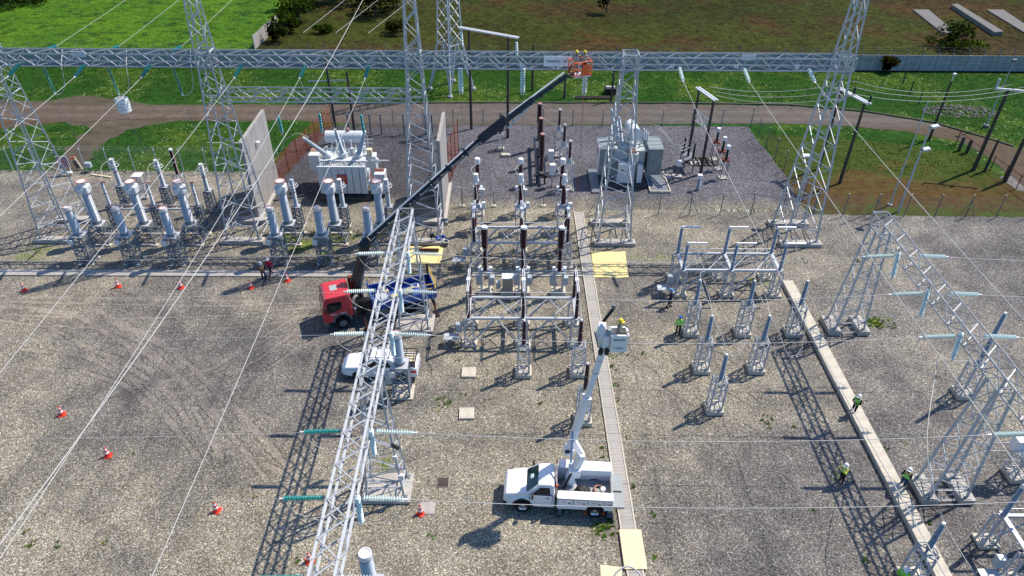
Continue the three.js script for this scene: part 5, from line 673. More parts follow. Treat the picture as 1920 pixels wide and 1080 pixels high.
{ const t = thing('timber_beam', 'long dark timber beams lying on the lawn edge', 'timber', G(1112, 183)); for (const k of [0, 1]) part('beam', rbox(4.6, 0.2, 0.2, 0.03), M.poleWood, t, V(0, 0, k * 0.5)); }
{ const gs = []; for (let i = 0; i < 420; i++) { const a = rnd() * 6.28, d = Math.sqrt(rnd()), r = rr(0.04, 0.14); gs.push(new THREE.IcosahedronGeometry(r, 0).scale(1, 0.6, 1.2).rotateY(a * 3).translate(Math.cos(a) * d * 4.6, r * 0.3 + (1 - d) * 0.15, Math.sin(a) * d * 2)); } const m = stuff('rubble_heap', merge(gs), M.foundation, 'flat heap of pale rubble beside the road', 'rubble'); m.position.copy(G(1800, 209)); }
// striped board, barrier and bits by the left fence
{ const c = document.createElement('canvas'); c.width = c.height = 256; const x = c.getContext('2d'); x.fillStyle = '#e9e4e4'; x.fillRect(0, 0, 256, 256); x.strokeStyle = '#7c2238'; x.lineWidth = 24; for (let i = -6; i < 12; i++) { x.beginPath(); x.moveTo(i * 52, 266); x.lineTo(i * 52 + 276, -10); x.stroke(); } x.fillStyle = '#c8323c'; x.beginPath(); x.arc(128, 128, 30, 0, 7); x.fill(); const T = new THREE.CanvasTexture(c); T.colorSpace = THREE.SRGBColorSpace; const m = new THREE.MeshStandardMaterial({ map: T, roughness: 0.6 });
  const t = thing('striped_board', 'red and white diagonally striped warning board on white legs', 'warning board', G(127, 327)); part('board', rbox(1.15, 1.3, 0.05, 0.01), M.white, t, V(0, 0.75, 0)); part('stripes', new THREE.PlaneGeometry(1.1, 1.25), m, t, V(0, 1.4, 0.032)); for (const s of [-0.5, 0.5]) part('leg', box(0.08, 0.8, 0.08), M.white, t, V(s, 0, 0.05)); part('foot_rail', box(1.0, 0.12, 0.3), M.white, t, V(0.2, 0.3, 0.25)); }
{ const t = thing('leaning_barrier', 'leaning timber barrier with red and black bits by the fence', 'barrier', G(152, 319), 0.1); const b = part('board', rbox(0.5, 1.5, 0.15, 0.03), M.plywood, t); b.rotation.z = 0.25; part('dark_panel', rbox(0.3, 0.9, 0.06, 0.02), M.black, b, V(-0.05, 0.3, 0.1)); part('red_tip', rbox(0.4, 0.2, 0.2, 0.03), M.redPaint, b, V(0, 1.35, 0)); }
{ const t = thing('grey_bin', 'small grey box on a post by the left fence', 'box', G(170, 322)); part('box', rbox(0.6, 0.55, 0.45, 0.04), M.greyPaint, t, V(0, 0.5, 0)); part('leg', box(0.1, 0.5, 0.1), M.steelDark, t); }
{ const t = solo('timber_plank', rbox(2.4, 0.14, 0.18, 0.02), M.plywood, 'timber plank lying by the left fence', 'plank', null, G(190, 331)); t.rotation.y = -0.25; }
{ const t = thing('tool_bag', 'black bag and blue bundle lying by the tower footing', 'bag', G(811, 449)); part('bag', lathe([[0.001, 0], [0.2, 0.02], [0.28, 0.3], [0.2, 0.55], [0.05, 0.6]], 9), M.black, t); const u = thing('blue_bundle', 'blue cloth bundle beside the black bag at the tower footing', 'bundle', G(826, 452)); const g = new THREE.IcosahedronGeometry(0.5, 3); const p = g.attributes.position; for (let i = 0; i < p.count; i++) { const k = 0.8 + 0.4 * vn(p.getX(i) * 4 + 9, p.getZ(i) * 4 + p.getY(i) * 3); p.setXYZ(i, p.getX(i) * k, (p.getY(i) + 0.5) * 0.5 * k, p.getZ(i) * k); } g.computeVertexNormals(); part('bundle', g, M.blue, u); const w = thing('bucket', 'dark bucket with white rim at the tower footing', 'bucket', G(836, 461)); part('shell', lathe([[0.001, 0.02], [0.2, 0.02], [0.25, 0.5], [0.23, 0.5], [0.18, 0.05], [0.001, 0.05]], 16), M.steelDark, w); part('rim', ring(0.25, 0.025), M.white, w, V(0, 0.5, 0)); }
{ const t = thing('porcelain_core', 'long dark porcelain piece lying on the yellow tarpaulin', 'insulator', G(800, 473)); const m = part('porcelain', shed(0, 2.1, 0.16, 0.14), M.brown, t, V(-1, 0.28, 0)); m.rotation.z = -Math.PI / 2; }
// ---------- trees and shrubs ----------
function leafCloud(cx, cy, cz, rx, ry, rz, n, s, lumps = 9) {
  const pos = [], nor = [], col = [], L = []; for (let i = 0; i < lumps; i++) { const a = rnd() * 6.28, e = rr(-0.7, 1), r = rr(0.35, 0.75); L.push([Math.cos(a) * r * Math.sqrt(1 - e * e * 0.6), e * 0.62, Math.sin(a) * r * Math.sqrt(1 - e * e * 0.6), rr(0.3, 0.55), rr(0.7, 1.3)]); }
  for (let i = 0; i < n; i++) { const l = L[i % lumps]; let u = rr(-1, 1), v = rr(-1, 1), w = rr(-1, 1), d = Math.hypot(u, v, w); if (d > 1 || d < 0.3) { i--; continue; } const k = l[3]; const x = cx + (l[0] + u * k) * rx, y = Math.max(0.05, cy + (l[1] + v * k) * ry), z = cz + (l[2] + w * k) * rz; const a = V(rr(-1, 1), rr(-1, 1), rr(-1, 1)).normalize(), b = V(u, v + 0.5, w).normalize().cross(a).normalize(), q = s * rr(0.6, 1.3), t = l[4] * rr(0.75, 1.25); a.cross(b).normalize(); const c0 = V(x, y, z), p1 = c0.clone().addScaledVector(b, q), p2 = c0.clone().addScaledVector(a, q * 0.5), p3 = c0.clone().addScaledVector(a, -q * 0.5), p4 = c0.clone().addScaledVector(b, -q * 0.6); const nn = b.clone().cross(a).normalize(); for (const p of [p4, p2, p1, p4, p1, p3]) { pos.push(p.x, p.y, p.z); nor.push(nn.x, nn.y, nn.z); col.push(t, t, t); } }
  const g = new THREE.BufferGeometry(); g.setAttribute('position', new THREE.Float32BufferAttribute(pos, 3)); g.setAttribute('normal', new THREE.Float32BufferAttribute(nor, 3)); g.setAttribute('color', new THREE.Float32BufferAttribute(col, 3)); return g;
}
const leafMat = (n, c) => std(n, c, 1, 0, { vertexColors: true, side: THREE.DoubleSide, transmission: 0.3, thickness: 0 });
const LM = [leafMat('leafBright', [0.15, 0.30, 0.045]), leafMat('leafDark', [0.08, 0.165, 0.045]), leafMat('leafOlive', [0.15, 0.165, 0.05])];
function shrub(u, v, rx, h, m, label, group, trunk = 0.2) {
  const g = G(u, v), t = thing(trunk > 0.8 ? 'tree' : 'shrub', label, trunk > 0.8 ? 'tree' : 'shrub', g, 0, group), th = h * 0.55;
  part('trunk', lathe([[0.001, 0], [0.05 * h * 0.5 + 0.03, 0], [0.03 * h * 0.3 + 0.02, th], [0.001, th]], 8), M.poleWood, t); for (let i = 0; i < 5; i++) { const a = i * 1.3, b = V(Math.cos(a) * rx * 0.5, h * rr(0.55, 0.8), Math.sin(a) * rx * 0.5); bar('limb', V(0, th * 0.5, 0), b, 0.02 * h + 0.02, M.poleWood, t, ROD); }
  part('crown', leafCloud(0, h * (0.5 + trunk * 0.15), 0, rx, h * (0.62 - trunk * 0.1), rx * 0.9, Math.round(620 * Math.max(1, rx * h / 8)), 0.2 + 0.03 * h, 11), LM[m], t); return t;
}
shrub(535, 62, 2.6, 3.2, 0, 'bright green shrub at the end of the boundary wall'); shrub(560, 40, 3.6, 3.4, 0, 'wide light green shrub behind the boundary wall'); shrub(522, 78, 1.8, 2.6, 1, 'dark green shrub leaning on the boundary wall'); shrub(590, 12, 4.5, 4, 0, 'large pale green shrub above the heath edge'); shrub(545, 18, 1.9, 4.6, 1, 'dark upright shrub at the paddock edge', null, 1); shrub(625, 0, 3.5, 3.5, 0, 'light green shrub at the back of the heath');
shrub(705, 28, 4.2, 4.2, 2, 'broad olive shrub in the heath under the conductors'); shrub(745, 15, 2.6, 4.8, 1, 'dark round tree behind the middle peak', null, 1); shrub(660, 10, 3.2, 3.4, 2, 'olive shrub in the heath, paddock side'); shrub(745, 62, 2.6, 2, 2, 'low olive shrub in the heath beside the middle tower');
shrub(1137, 24, 1.6, 4.2, 1, 'dark upright tree standing alone in the heath', null, 1); shrub(1765, 90, 2.4, 1.6, 1, 'dark green shrub behind the wall, low one'); shrub(1790, 84, 3.0, 3.0, 1, 'dark green shrub behind the wall below the foundation strips'); shrub(1815, 96, 3.2, 1.5, 0, 'low spreading green shrub behind the wall'); shrub(1663, 136, 1.2, 2.0, 2, 'brown-green bush in front of the concrete wall');
shrub(20, 10, 4.5, 3.2, 1, 'dark green bush in the paddock corner'); shrub(70, 4, 4.5, 3, 0, 'light green bush in the paddock corner'); shrub(-30, 20, 4, 3, 0, 'green bush at the paddock edge'); shrub(605, 60, 1.8, 1.2, 0, 'small low green shrub in the heath');
// ---------- vehicles (local x runs from front bumper to tail, z across) ----------
function profile(pts, w, bev, mod) { // side outline extruded across, centred
  const s = new THREE.Shape(); s.moveTo(...pts[0]); for (let i = 1; i < pts.length; i++) { const p = pts[i]; if (p.length === 5) s.absarc(p[0], p[1], p[2], p[3], p[4], false); else s.lineTo(...p); }
  const g = new THREE.ExtrudeGeometry(s, { depth: w - 2 * bev, bevelEnabled: true, bevelSize: bev, bevelThickness: bev, bevelSegments: 3, curveSegments: 14, steps: 8 }).translate(0, 0, -(w - 2 * bev) / 2);
  if (mod) { const p = g.attributes.position, v = V(0, 0, 0); for (let i = 0; i < p.count; i++) { v.fromBufferAttribute(p, i); mod(v); p.setXYZ(i, v.x, v.y, v.z); } g.computeVertexNormals(); } return g;
}
function panel(pts, th = 0.012) { // flat patch through 3-D points (fan), with thickness along its normal
  const n = pts[1].clone().sub(pts[0]).cross(pts[2].clone().sub(pts[0])).normalize(), c = pts.reduce((a, p) => a.add(p), V(0, 0, 0)).multiplyScalar(1 / pts.length), pos = []; const up = pts.map(p => p.clone().addScaledVector(n, th)), cu2 = c.clone().addScaledVector(n, th);
  for (let i = 0; i < pts.length; i++) { const j = (i + 1) % pts.length; for (const p of [cu2, up[i], up[j], pts[i], pts[j], up[j], pts[i], up[j], up[i]]) pos.push(p.x, p.y, p.z); }
  const g = new THREE.BufferGeometry(); g.setAttribute('position', new THREE.Float32BufferAttribute(pos, 3)); g.computeVertexNormals(); return g;
}
function wheel(t, x, z, r, w, rim = M.chrome) {
  const s = Math.sign(z), g = new THREE.Group(); g.name = 'wheel'; g.position.set(x, r, z); t.add(g);
  part('tyre', memo(`ty${r},${w}`, () => lathe([[r * 0.58, -w / 2], [r * 0.9, -w / 2], [r, -w / 2 + 0.05], [r, w / 2 - 0.05], [r * 0.9, w / 2], [r * 0.58, w / 2]], 26).rotateX(Math.PI / 2)), M.rubber, g);
  part('rim', memo(`rm${r},${w}`, () => lathe([[0.001, w * 0.30], [r * 0.2, w * 0.30], [r * 0.24, w * 0.2], [r * 0.46, w * 0.18], [r * 0.58, w * 0.46], [r * 0.6, w * 0.46], [r * 0.6, -w * 0.4], [0.001, -w * 0.4]], 22).rotateX(Math.PI / 2)), rim, g).scale.z = s; return g;
}
const arch = (x, y, r) => [x, y, r, Math.PI, 0]; // cut from left to right over the wheel
function wheelArch(x, r, y0) { const d = Math.sqrt(Math.max(0, r * r - (y0 - r * 0.8) ** 2)); return d; }

// --- white bucket truck ---
{
  const a = -0.06, t = thing('bucket_truck', 'white bucket truck with raised boom parked on the slab trench', 'truck', V(-0.1, 0, -26.5), a), W = M.truckWhite;
  const nose = v => { const k = sstep(0.9, -0.1, v.x); v.z *= 1 - 0.16 * k * k; if (v.y > 1.15) v.z *= 1 - 0.10 * sstep(1.15, 1.5, v.y); };
  part('front_body', profile([[0.06, 0.55], [0.02, 0.75], [0.05, 1.12], [0.16, 1.27], [0.7, 1.40], [1.45, 1.48], [2.82, 1.50], [2.82, 0.52], [1.62, 0.52], arch(1.08, 0.52, 0.53).map((q, i) => i === 3 ? 0 : i === 4 ? Math.PI : q), [0.5, 0.52]], 2.04, 0.07, nose), W, t);
  part('cab', profile([[1.30, 1.46], [1.98, 2.05], [2.12, 2.1], [2.62, 2.1], [2.76, 2.02], [2.82, 1.46]], 1.9, 0.07, v => { v.z *= 1 - 0.17 * sstep(1.46, 2.15, v.y); }), W, t);
  const hz = y => 0.955 * (1 - 0.17 * sstep(1.46, 2.15, y)) + 0.006;
  part('windshield', panel([V(1.27, 1.5, 0.80), V(1.27, 1.5, -0.80), V(1.93, 2.07, -0.70), V(1.93, 2.07, 0.70)].reverse(), 0.03), M.screen, t);
  part('dash_paper', panel([V(1.5, 1.735, 0.05), V(1.5, 1.735, -0.25), V(1.66, 1.87, -0.2), V(1.66, 1.87, 0.1)].reverse(), 0.036), M.glass, t);
  for (const s of [1, -1]) { const P = [V(1.62, 1.53, s * hz(1.53)), V(2.62, 1.53, s * hz(1.53)), V(2.58, 1.96, s * hz(1.96)), V(2.05, 1.96, s * hz(1.96))]; part('side_window', panel(s > 0 ? P : P.reverse(), 0.01), M.window, t); }
  part('rear_window', panel([V(2.87, 1.55, -0.7), V(2.87, 1.55, 0.7), V(2.84, 1.95, 0.62), V(2.84, 1.95, -0.62)].reverse(), 0.01), M.window, t);
  for (const s of [1, -1]) { part('door_gasket', bx(1.26, 0.9, 0.006, 2.12, 1.07, s * 1.023), M.rubber, t); const d = part('door', bx(1.22, 0.86, 0.015, 2.12, 1.07, s * 1.034), W, t); part('handle', bx(0.16, 0.05, 0.03, 2.5, 1.3, s * 1.05), M.black, d); const m = part('mirror', rbox(0.12, 0.34, 0.24, 0.04), M.black, t, V(1.62, 1.45, s * 1.2)); bar('mirror_arm', V(1.65, 1.55, s * 0.98), V(1.62, 1.55, s * 1.2), 0.04, M.black, t, ROD); part('fender_flare', memo('flare', () => { const g = new THREE.TorusGeometry(0.55, 0.065, 8, 20, Math.PI); return g; }), M.black, t, V(1.08, 0.5, s * 0.99)); part('headlight', rbox(0.14, 0.24, 0.3, 0.03), M.glass, t, V(0.1, 0.9, s * 0.72)); part('front_marker', rbox(0.16, 0.06, 0.04, 0.01), M.black, t, V(1.5, 1.18, s * 1.01)); }
  part('front_bumper', rbox(0.18, 0.26, 1.95, 0.05), M.black, t, V(0.04, 0.42, 0)); part('grille', rbox(0.06, 0.36, 1.0, 0.02), M.black, t, V(0.05, 0.82, 0)); for (let i = 0; i < 5; i++) part('cab_light', cyl(0.03, 0.04, 0.04, 8), M.orange, t, V(2.2, 2.1, -0.5 + i * 0.25)); part('hood_bulge', rbox(1.1, 0.05, 0.9, 0.02), W, t, V(0.85, 1.40, 0)).rotation.z = 0.09;
  for (const s of [1, -1]) { wheel(t, 1.08, s * 0.97, 0.45, 0.27); wheel(t, 5.2, s * 1.05, 0.45, 0.34); }
  part('chassis', bx(6.3, 0.22, 0.8, 3.4, 0.6, 0), M.black, t); part('headache_rack', merge([bx(0.06, 0.9, 0.06, 2.96, 1.75, 0.9), bx(0.06, 0.9, 0.06, 2.96, 1.75, -0.9), bx(0.06, 0.06, 1.86, 2.96, 2.2, 0)]), M.chrome, t); for (const s of [-1, 1]) part('beacon', cyl(0.05, 0.06, 0.12, 10), M.orange, t, V(2.96, 2.23, s * 0.88));
  // service body
  for (const s of [1, -1]) {
    const b = part('service_body', profile([[3.05, 0.68], [3.05, 1.56], [6.15, 1.56], [6.15, 0.68], [5.74, 0.68], [5.2, 0.62, 0.53, 0, Math.PI], [4.66, 0.68]], 0.56, 0.025), W, t, V(0, 0, s * 0.92));
    for (const [x, w] of [[3.5, 0.84], [4.33, 0.78], [5.2, 0.86], [5.9, 0.44]]) { part('door_gasket', memo(`cg${w}`, () => bx(w - 0.005, 0.44, 0.005)), M.rubber, b, V(x, 1.30, s * 0.2825)); const d = part('compartment_door', memo(`cd${w}`, () => bx(w - 0.04, 0.40, 0.012)), W, b, V(x, 1.30, s * 0.292)); part('latch', memo('lch', () => bx(0.13, 0.08, 0.02)), M.black, d, V(w * 0.25, -0.08, s * 0.012)); part('reflector', memo('rfl', () => bx(0.26, 0.03, 0.008)), M.redPaint, d, V(-w * 0.1, 0.02, s * 0.01)); }
    part('lid_rail', bx(3.1, 0.05, 0.06, 4.6, 1.58, s * 1.19), M.cap, t); part('tail_lamp', rbox(0.06, 0.12, 0.25, 0.02), M.redPaint, t, V(6.55, 0.72, s * 1.0));
    for (const x of [3.2, 6.05]) { bar('outrigger_leg', V(x, 0.1, s * 1.02), V(x, 0.9, s * 0.9), 0.15, M.chrome, t); part('outrigger_foot', rbox(0.36, 0.06, 0.36, 0.02), M.steelDark, t, V(x, 0.1, s * 1.05)); part('outrigger_block', rbox(0.45, 0.1, 0.45, 0.02), M.poleWood, t, V(x, 0, s * 1.05)); }
    for (const k of [-1, 1]) part('wheel_chock', rbox(0.2, 0.16, 0.2, 0.03), M.orange, t, V(5.2 + k * 0.5, 0, s * 0.95));
  }
  part('bed_floor', bx(3.3, 0.06, 1.4, 4.7, 0.98, 0), M.deck, t); part('tailshelf', rbox(0.62, 0.12, 2.35, 0.02), M.deck, t, V(6.5, 0.9, 0)); part('shelf_step', rbox(0.46, 0.05, 0.08, 0.02), M.black, t, V(6.5, 1.02, 0.1)); part('bulkhead', bx(0.06, 0.6, 1.3, 6.1, 1.25, 0), M.deck, t); part('bulkhead', bx(0.06, 0.8, 1.7, 3.02, 1.2, 0), M.black, t);
  part('long_toolbox', rbox(2.35, 0.46, 0.72, 0.04), W, t, V(4.95, 1.57, -0.86)); part('cab_guard_box', rbox(0.9, 0.5, 0.6, 0.04), W, t, V(3.55, 1.57, -0.9));
  part('hose_coil', new THREE.TorusGeometry(0.3, 0.045, 8, 26).rotateX(Math.PI / 2), M.copper, t, V(5.45, 1.06, 0.05)); part('hose_coil', new THREE.TorusGeometry(0.26, 0.045, 8, 26).rotateX(Math.PI / 2), M.copper, t, V(5.42, 1.14, 0.08)); { const g = new THREE.IcosahedronGeometry(0.32, 2), p = g.attributes.position; for (let i = 0; i < p.count; i++) { const k = 0.75 + 0.5 * vn(p.getX(i) * 9 + 3, p.getY(i) * 9 + p.getZ(i) * 7); p.setXYZ(i, p.getX(i) * k * 1.3, p.getY(i) * k * 0.7, p.getZ(i) * k); } g.computeVertexNormals(); part('black_sack', g, M.black, t, V(4.5, 1.2, 0.25)); } part('white_bucket', cyl(0.15, 0.12, 0.35), M.white, t, V(5.65, 1.02, 0.2)); part('equipment_box', rbox(0.4, 0.35, 0.3, 0.03), M.deck, t, V(3.7, 1.02, 0.3));
  // turret and boom (boom plane from turret to bucket)
  t.updateMatrixWorld(true); const L = p => t.worldToLocal(p.clone());
  part('turret', lathe([[0.001, 0], [0.42, 0], [0.42, 0.12], [0.3, 0.2], [0.28, 1.0], [0.001, 1.0]], 20), W, t, V(3.75, 1.0, -0.2)); part('turret_head', rbox(0.7, 0.7, 0.62, 0.1), W, t, V(3.95, 1.9, -0.25)); part('hose_bundle', tubeGeo([V(3.4, 1.2, 0.2), V(3.6, 1.9, 0.15), V(3.8, 2.4, 0)], 0.07, 16, 8), M.black, t);
  const T0 = L(ZP(1070, 835, -27.5)), T1 = L(ZP(1131, 655, -27.8)), Tm = T0.clone().lerp(T1, 0.52), Th = V(3.95, 2.3, -0.25); const d = T1.clone().sub(T0).normalize();
  const boom = (n, a2, b2, w, w2, m) => bar(n, a2, b2, w, m, t, memo('bm', () => { const g = new THREE.Shape(); return new RoundedBoxGeometry(1, 1, 1, 2, 0.14).translate(0, 0, 0.5); }), w2);
  boom('lower_arm', Th, Th.clone().add(V(0.35, 1.3, -0.1)), 0.4, 0.45, W); boom('elbow_link', Th.clone().add(V(0.35, 1.2, -0.1)), T0.clone().addScaledVector(d, 0.5), 0.36, 0.36, W); boom('outer_boom', T0.clone().addScaledVector(d, -0.5), Tm, 0.38, 0.42, W); boom('inner_boom', Tm, T1, 0.29, 0.32, W); boom('boom_collar', Tm.clone().addScaledVector(d, -0.1), Tm.clone().addScaledVector(d, 0.12), 0.45, 0.49, W); boom('boom_band', T0.clone().lerp(T1, 0.78), T0.clone().lerp(T1, 0.785), 0.31, 0.34, M.black); boom('boom_band', T0.clone().lerp(T1, 0.9), T0.clone().lerp(T1, 0.904), 0.31, 0.34, M.redPaint); boom('leveling_cylinder', Th.clone().add(V(-0.25, 0.9, 0.25)), T0.clone().addScaledVector(d, 1.3).add(V(-0.2, 0, 0.1)), 0.12, 0.12, M.chrome); part('pivot_drum', memo('pvd', () => new THREE.CylinderGeometry(0.32, 0.32, 0.5, 20).rotateX(Math.PI / 2)), W, t, T0.clone().addScaledVector(d, -0.35)); part('pivot_cap', memo('pvc', () => new THREE.CylinderGeometry(0.16, 0.16, 0.54, 16).rotateX(Math.PI / 2)), M.black, t, T0.clone().addScaledVector(d, -0.35).add(V(-0.1, 0.1, 0)));
  // boom tip, jib and bucket
  const tip = L(ZP(1128, 610, -27.8)); part('tip_housing', new THREE.SphereGeometry(0.36, 20, 14).scale(1, 1.55, 0.8), W, t, T1.clone().lerp(tip, 0.6)); boom('tip_arm', T1, tip.clone().add(V(0, 0.1, 0)), 0.42, 0.46, W); const jb = L(ZP(1131, 603, -27.8)), je = L(ZP(1150, 579, -27.9)); boom('jib', jb, je, 0.12, 0.14, M.black); part('jib_head', rbox(0.2, 0.25, 0.16, 0.04), M.steelDark, t, je); bar('hydraulic_hose', T1.clone().add(V(-0.3, 0.4, 0.3)), tip.clone().add(V(-0.35, -0.2, 0.3)), 0.07, M.black, t, ROD);
  const bc = L(ZP(1157, 652, -27.6)), bk = new THREE.Group(); bk.name = 'bucket'; bk.position.copy(bc); bk.rotation.y = 0.06; t.add(bk); const bw = 0.84, bd = 0.66, bh = 1.08;
  for (const [g, nm] of [[bx(bw, bh, 0.05, 0, bh / 2, bd / 2), 'bucket_front'], [bx(bw, bh, 0.05, 0, bh / 2, -bd / 2), 'bucket_back'], [bx(0.05, bh, bd - 0.05, -bw / 2 + 0.025, bh / 2, 0), 'bucket_side'], [bx(0.05, bh, bd - 0.05, bw / 2 - 0.025, bh / 2, 0), 'bucket_side'], [bx(bw - 0.1, 0.05, bd - 0.05, 0, 0.03, 0), 'bucket_floor']]) part(nm, g, W, bk); part('bucket_lip', merge([bx(bw + 0.1, 0.07, 0.11, 0, bh, bd / 2), bx(bw + 0.1, 0.07, 0.11, 0, bh, -bd / 2), bx(0.11, 0.07, bd, -bw / 2, bh, 0), bx(0.11, 0.07, bd, bw / 2, bh, 0)]), W, bk); part('liner', bx(bw - 0.12, 0.02, bd - 0.12, 0, 0.09, 0), M.orange, bk); part('step_slot', rbox(0.62, 0.14, 0.03, 0.01), std('slotGreen', [0.22, 0.36, 0.32], 0.5), bk, V(0, 0.75, bd / 2 + 0.015)); part('bucket_mount', rbox(0.34, 0.8, 0.4, 0.05), W, bk, V(-0.62, 0.1, 0)); part('control_panel', rbox(0.2, 0.35, 0.35, 0.03), M.deck, bk, V(-0.5, 0.95, 0)); { const g = new THREE.SphereGeometry(0.17, 12, 10).scale(0.8, 1.5, 0.7); part('black_pouch', g, M.black, bk, V(-0.55, -0.05, 0.25)); part('black_pouch', g, M.black, bk, V(-0.85, -0.15, 0.15)); }
  plate('Altec', 0.46, 0.16, V(0.05, 0.28, bd / 2 + 0.045), '#cfd4d8', '#1c1e26', 'italic bold 150px sans-serif', null, 'logo', 0, bk); part('logo_mark', bx(0.07, 0.08, 0.01), M.yellow, bk, V(-0.24, 0.3, bd / 2 + 0.04));
  t.userData.bucketWorld = undefined; globalThis.BKT = bk.getWorldPosition(V(0, 0, 0));
}
// --- white pickup ---
{
  const t = thing('pickup_truck', 'white crew-cab pickup parked under the gantry beam', 'pickup', V(-11.42, 0, -37.05), -0.03), W = M.truckWhite; const nose = v => { const k = sstep(1.1, 0, v.x); v.z *= 1 - 0.2 * k * k; if (v.y > 0.9) v.z *= 1 - 0.06 * sstep(0.9, 1.2, v.y); };
  part('body', profile([[0.1, 0.38], [0.0, 0.6], [0.06, 0.82], [0.3, 0.96], [1.45, 1.10], [3.75, 1.14], [5.15, 1.10], [5.18, 0.5], [4.62, 0.45], [4.12, 0.42, 0.44, 0, Math.PI], [1.56, 0.40], [1.08, 0.40, 0.44, 0, Math.PI], [0.6, 0.38]], 1.78, 0.08, nose), W, t);
  part('cabin', profile([[1.25, 1.08], [2.05, 1.66], [2.3, 1.72], [3.2, 1.70], [3.55, 1.6], [3.78, 1.1]], 1.62, 0.08, v => { v.z *= 1 - 0.2 * sstep(1.08, 1.75, v.y); }), W, t);
  const hz = y => 0.815 * (1 - 0.2 * sstep(1.08, 1.75, y)) + 0.006; part('windshield', panel([V(1.28, 1.16, 0.66), V(1.28, 1.16, -0.66), V(1.97, 1.66, -0.58), V(1.97, 1.66, 0.58)].reverse(), 0.03), M.screen, t); for (const s of [1, -1]) for (const P of [[[1.62, 1.16], [2.45, 1.16], [2.42, 1.58], [2.05, 1.55]], [[2.52, 1.16], [3.5, 1.2], [3.25, 1.55], [2.5, 1.58]]]) { const Q = P.map(q => V(q[0], q[1], s * hz(q[1]))); part('side_window', panel(s > 0 ? Q : Q.reverse(), 0.01), M.window, t); }
  part('bed_liner', bx(1.22, 0.03, 1.42, 4.45, 1.215, 0), M.black, t); part('load_rack', merge([...[-0.7, 0.7].flatMap(z => [bx(1.5, 0.05, 0.05, 4.4, 1.65, z), bx(0.05, 0.55, 0.05, 3.7, 1.4, z), bx(0.05, 0.55, 0.05, 5.1, 1.4, z)]), ...[3.7, 4.4, 5.1].map(x => bx(0.05, 0.05, 1.4, x, 1.65, 0))]), M.black, t); for (let i = 0; i < 3; i++) part('bed_plank', bx(0.9, 0.05, 0.18, 4.55, 1.25, -0.5 + i * 0.3), M.plywood, t); part('roof_rack', merge([bx(1.0, 0.04, 0.04, 2.85, 1.82, 0.5), bx(1.0, 0.04, 0.04, 2.85, 1.82, -0.5), ...[2.4, 2.85, 3.3].map(x => bx(0.04, 0.04, 1.1, x, 1.82, 0)), ...[[2.4, 0.5], [3.3, 0.5], [2.4, -0.5], [3.3, -0.5]].map(q => bx(0.04, 0.14, 0.04, q[0], 1.76, q[1]))]), M.black, t);
  for (const s of [1, -1]) { wheel(t, 1.08, s * 0.76, 0.37, 0.22); wheel(t, 4.12, s * 0.76, 0.37, 0.22); part('tail_light', rbox(0.35, 0.2, 0.06, 0.02), M.redPaint, t, V(5.0, 0.82, s * 0.87)); part('headlight', rbox(0.3, 0.14, 0.12, 0.03), M.glass, t, V(0.25, 0.74, s * 0.66)); for (const x of [1.98, 2.95]) { const d = part('door', bx(0.92, 0.62, 0.012, x, 0.78, s * 0.892), W, t); part('handle', bx(0.14, 0.04, 0.025, x + 0.3, 0.95, s * 0.905), M.chrome, d); } part('mirror', rbox(0.12, 0.16, 0.2, 0.03), W, t, V(1.6, 1.12, s * 0.98)); } part('bumper', rbox(0.14, 0.18, 1.6, 0.04), M.chrome, t, V(5.22, 0.45, 0)); part('front_grille', rbox(0.06, 0.3, 0.9, 0.02), M.black, t, V(0.03, 0.5, 0));
}
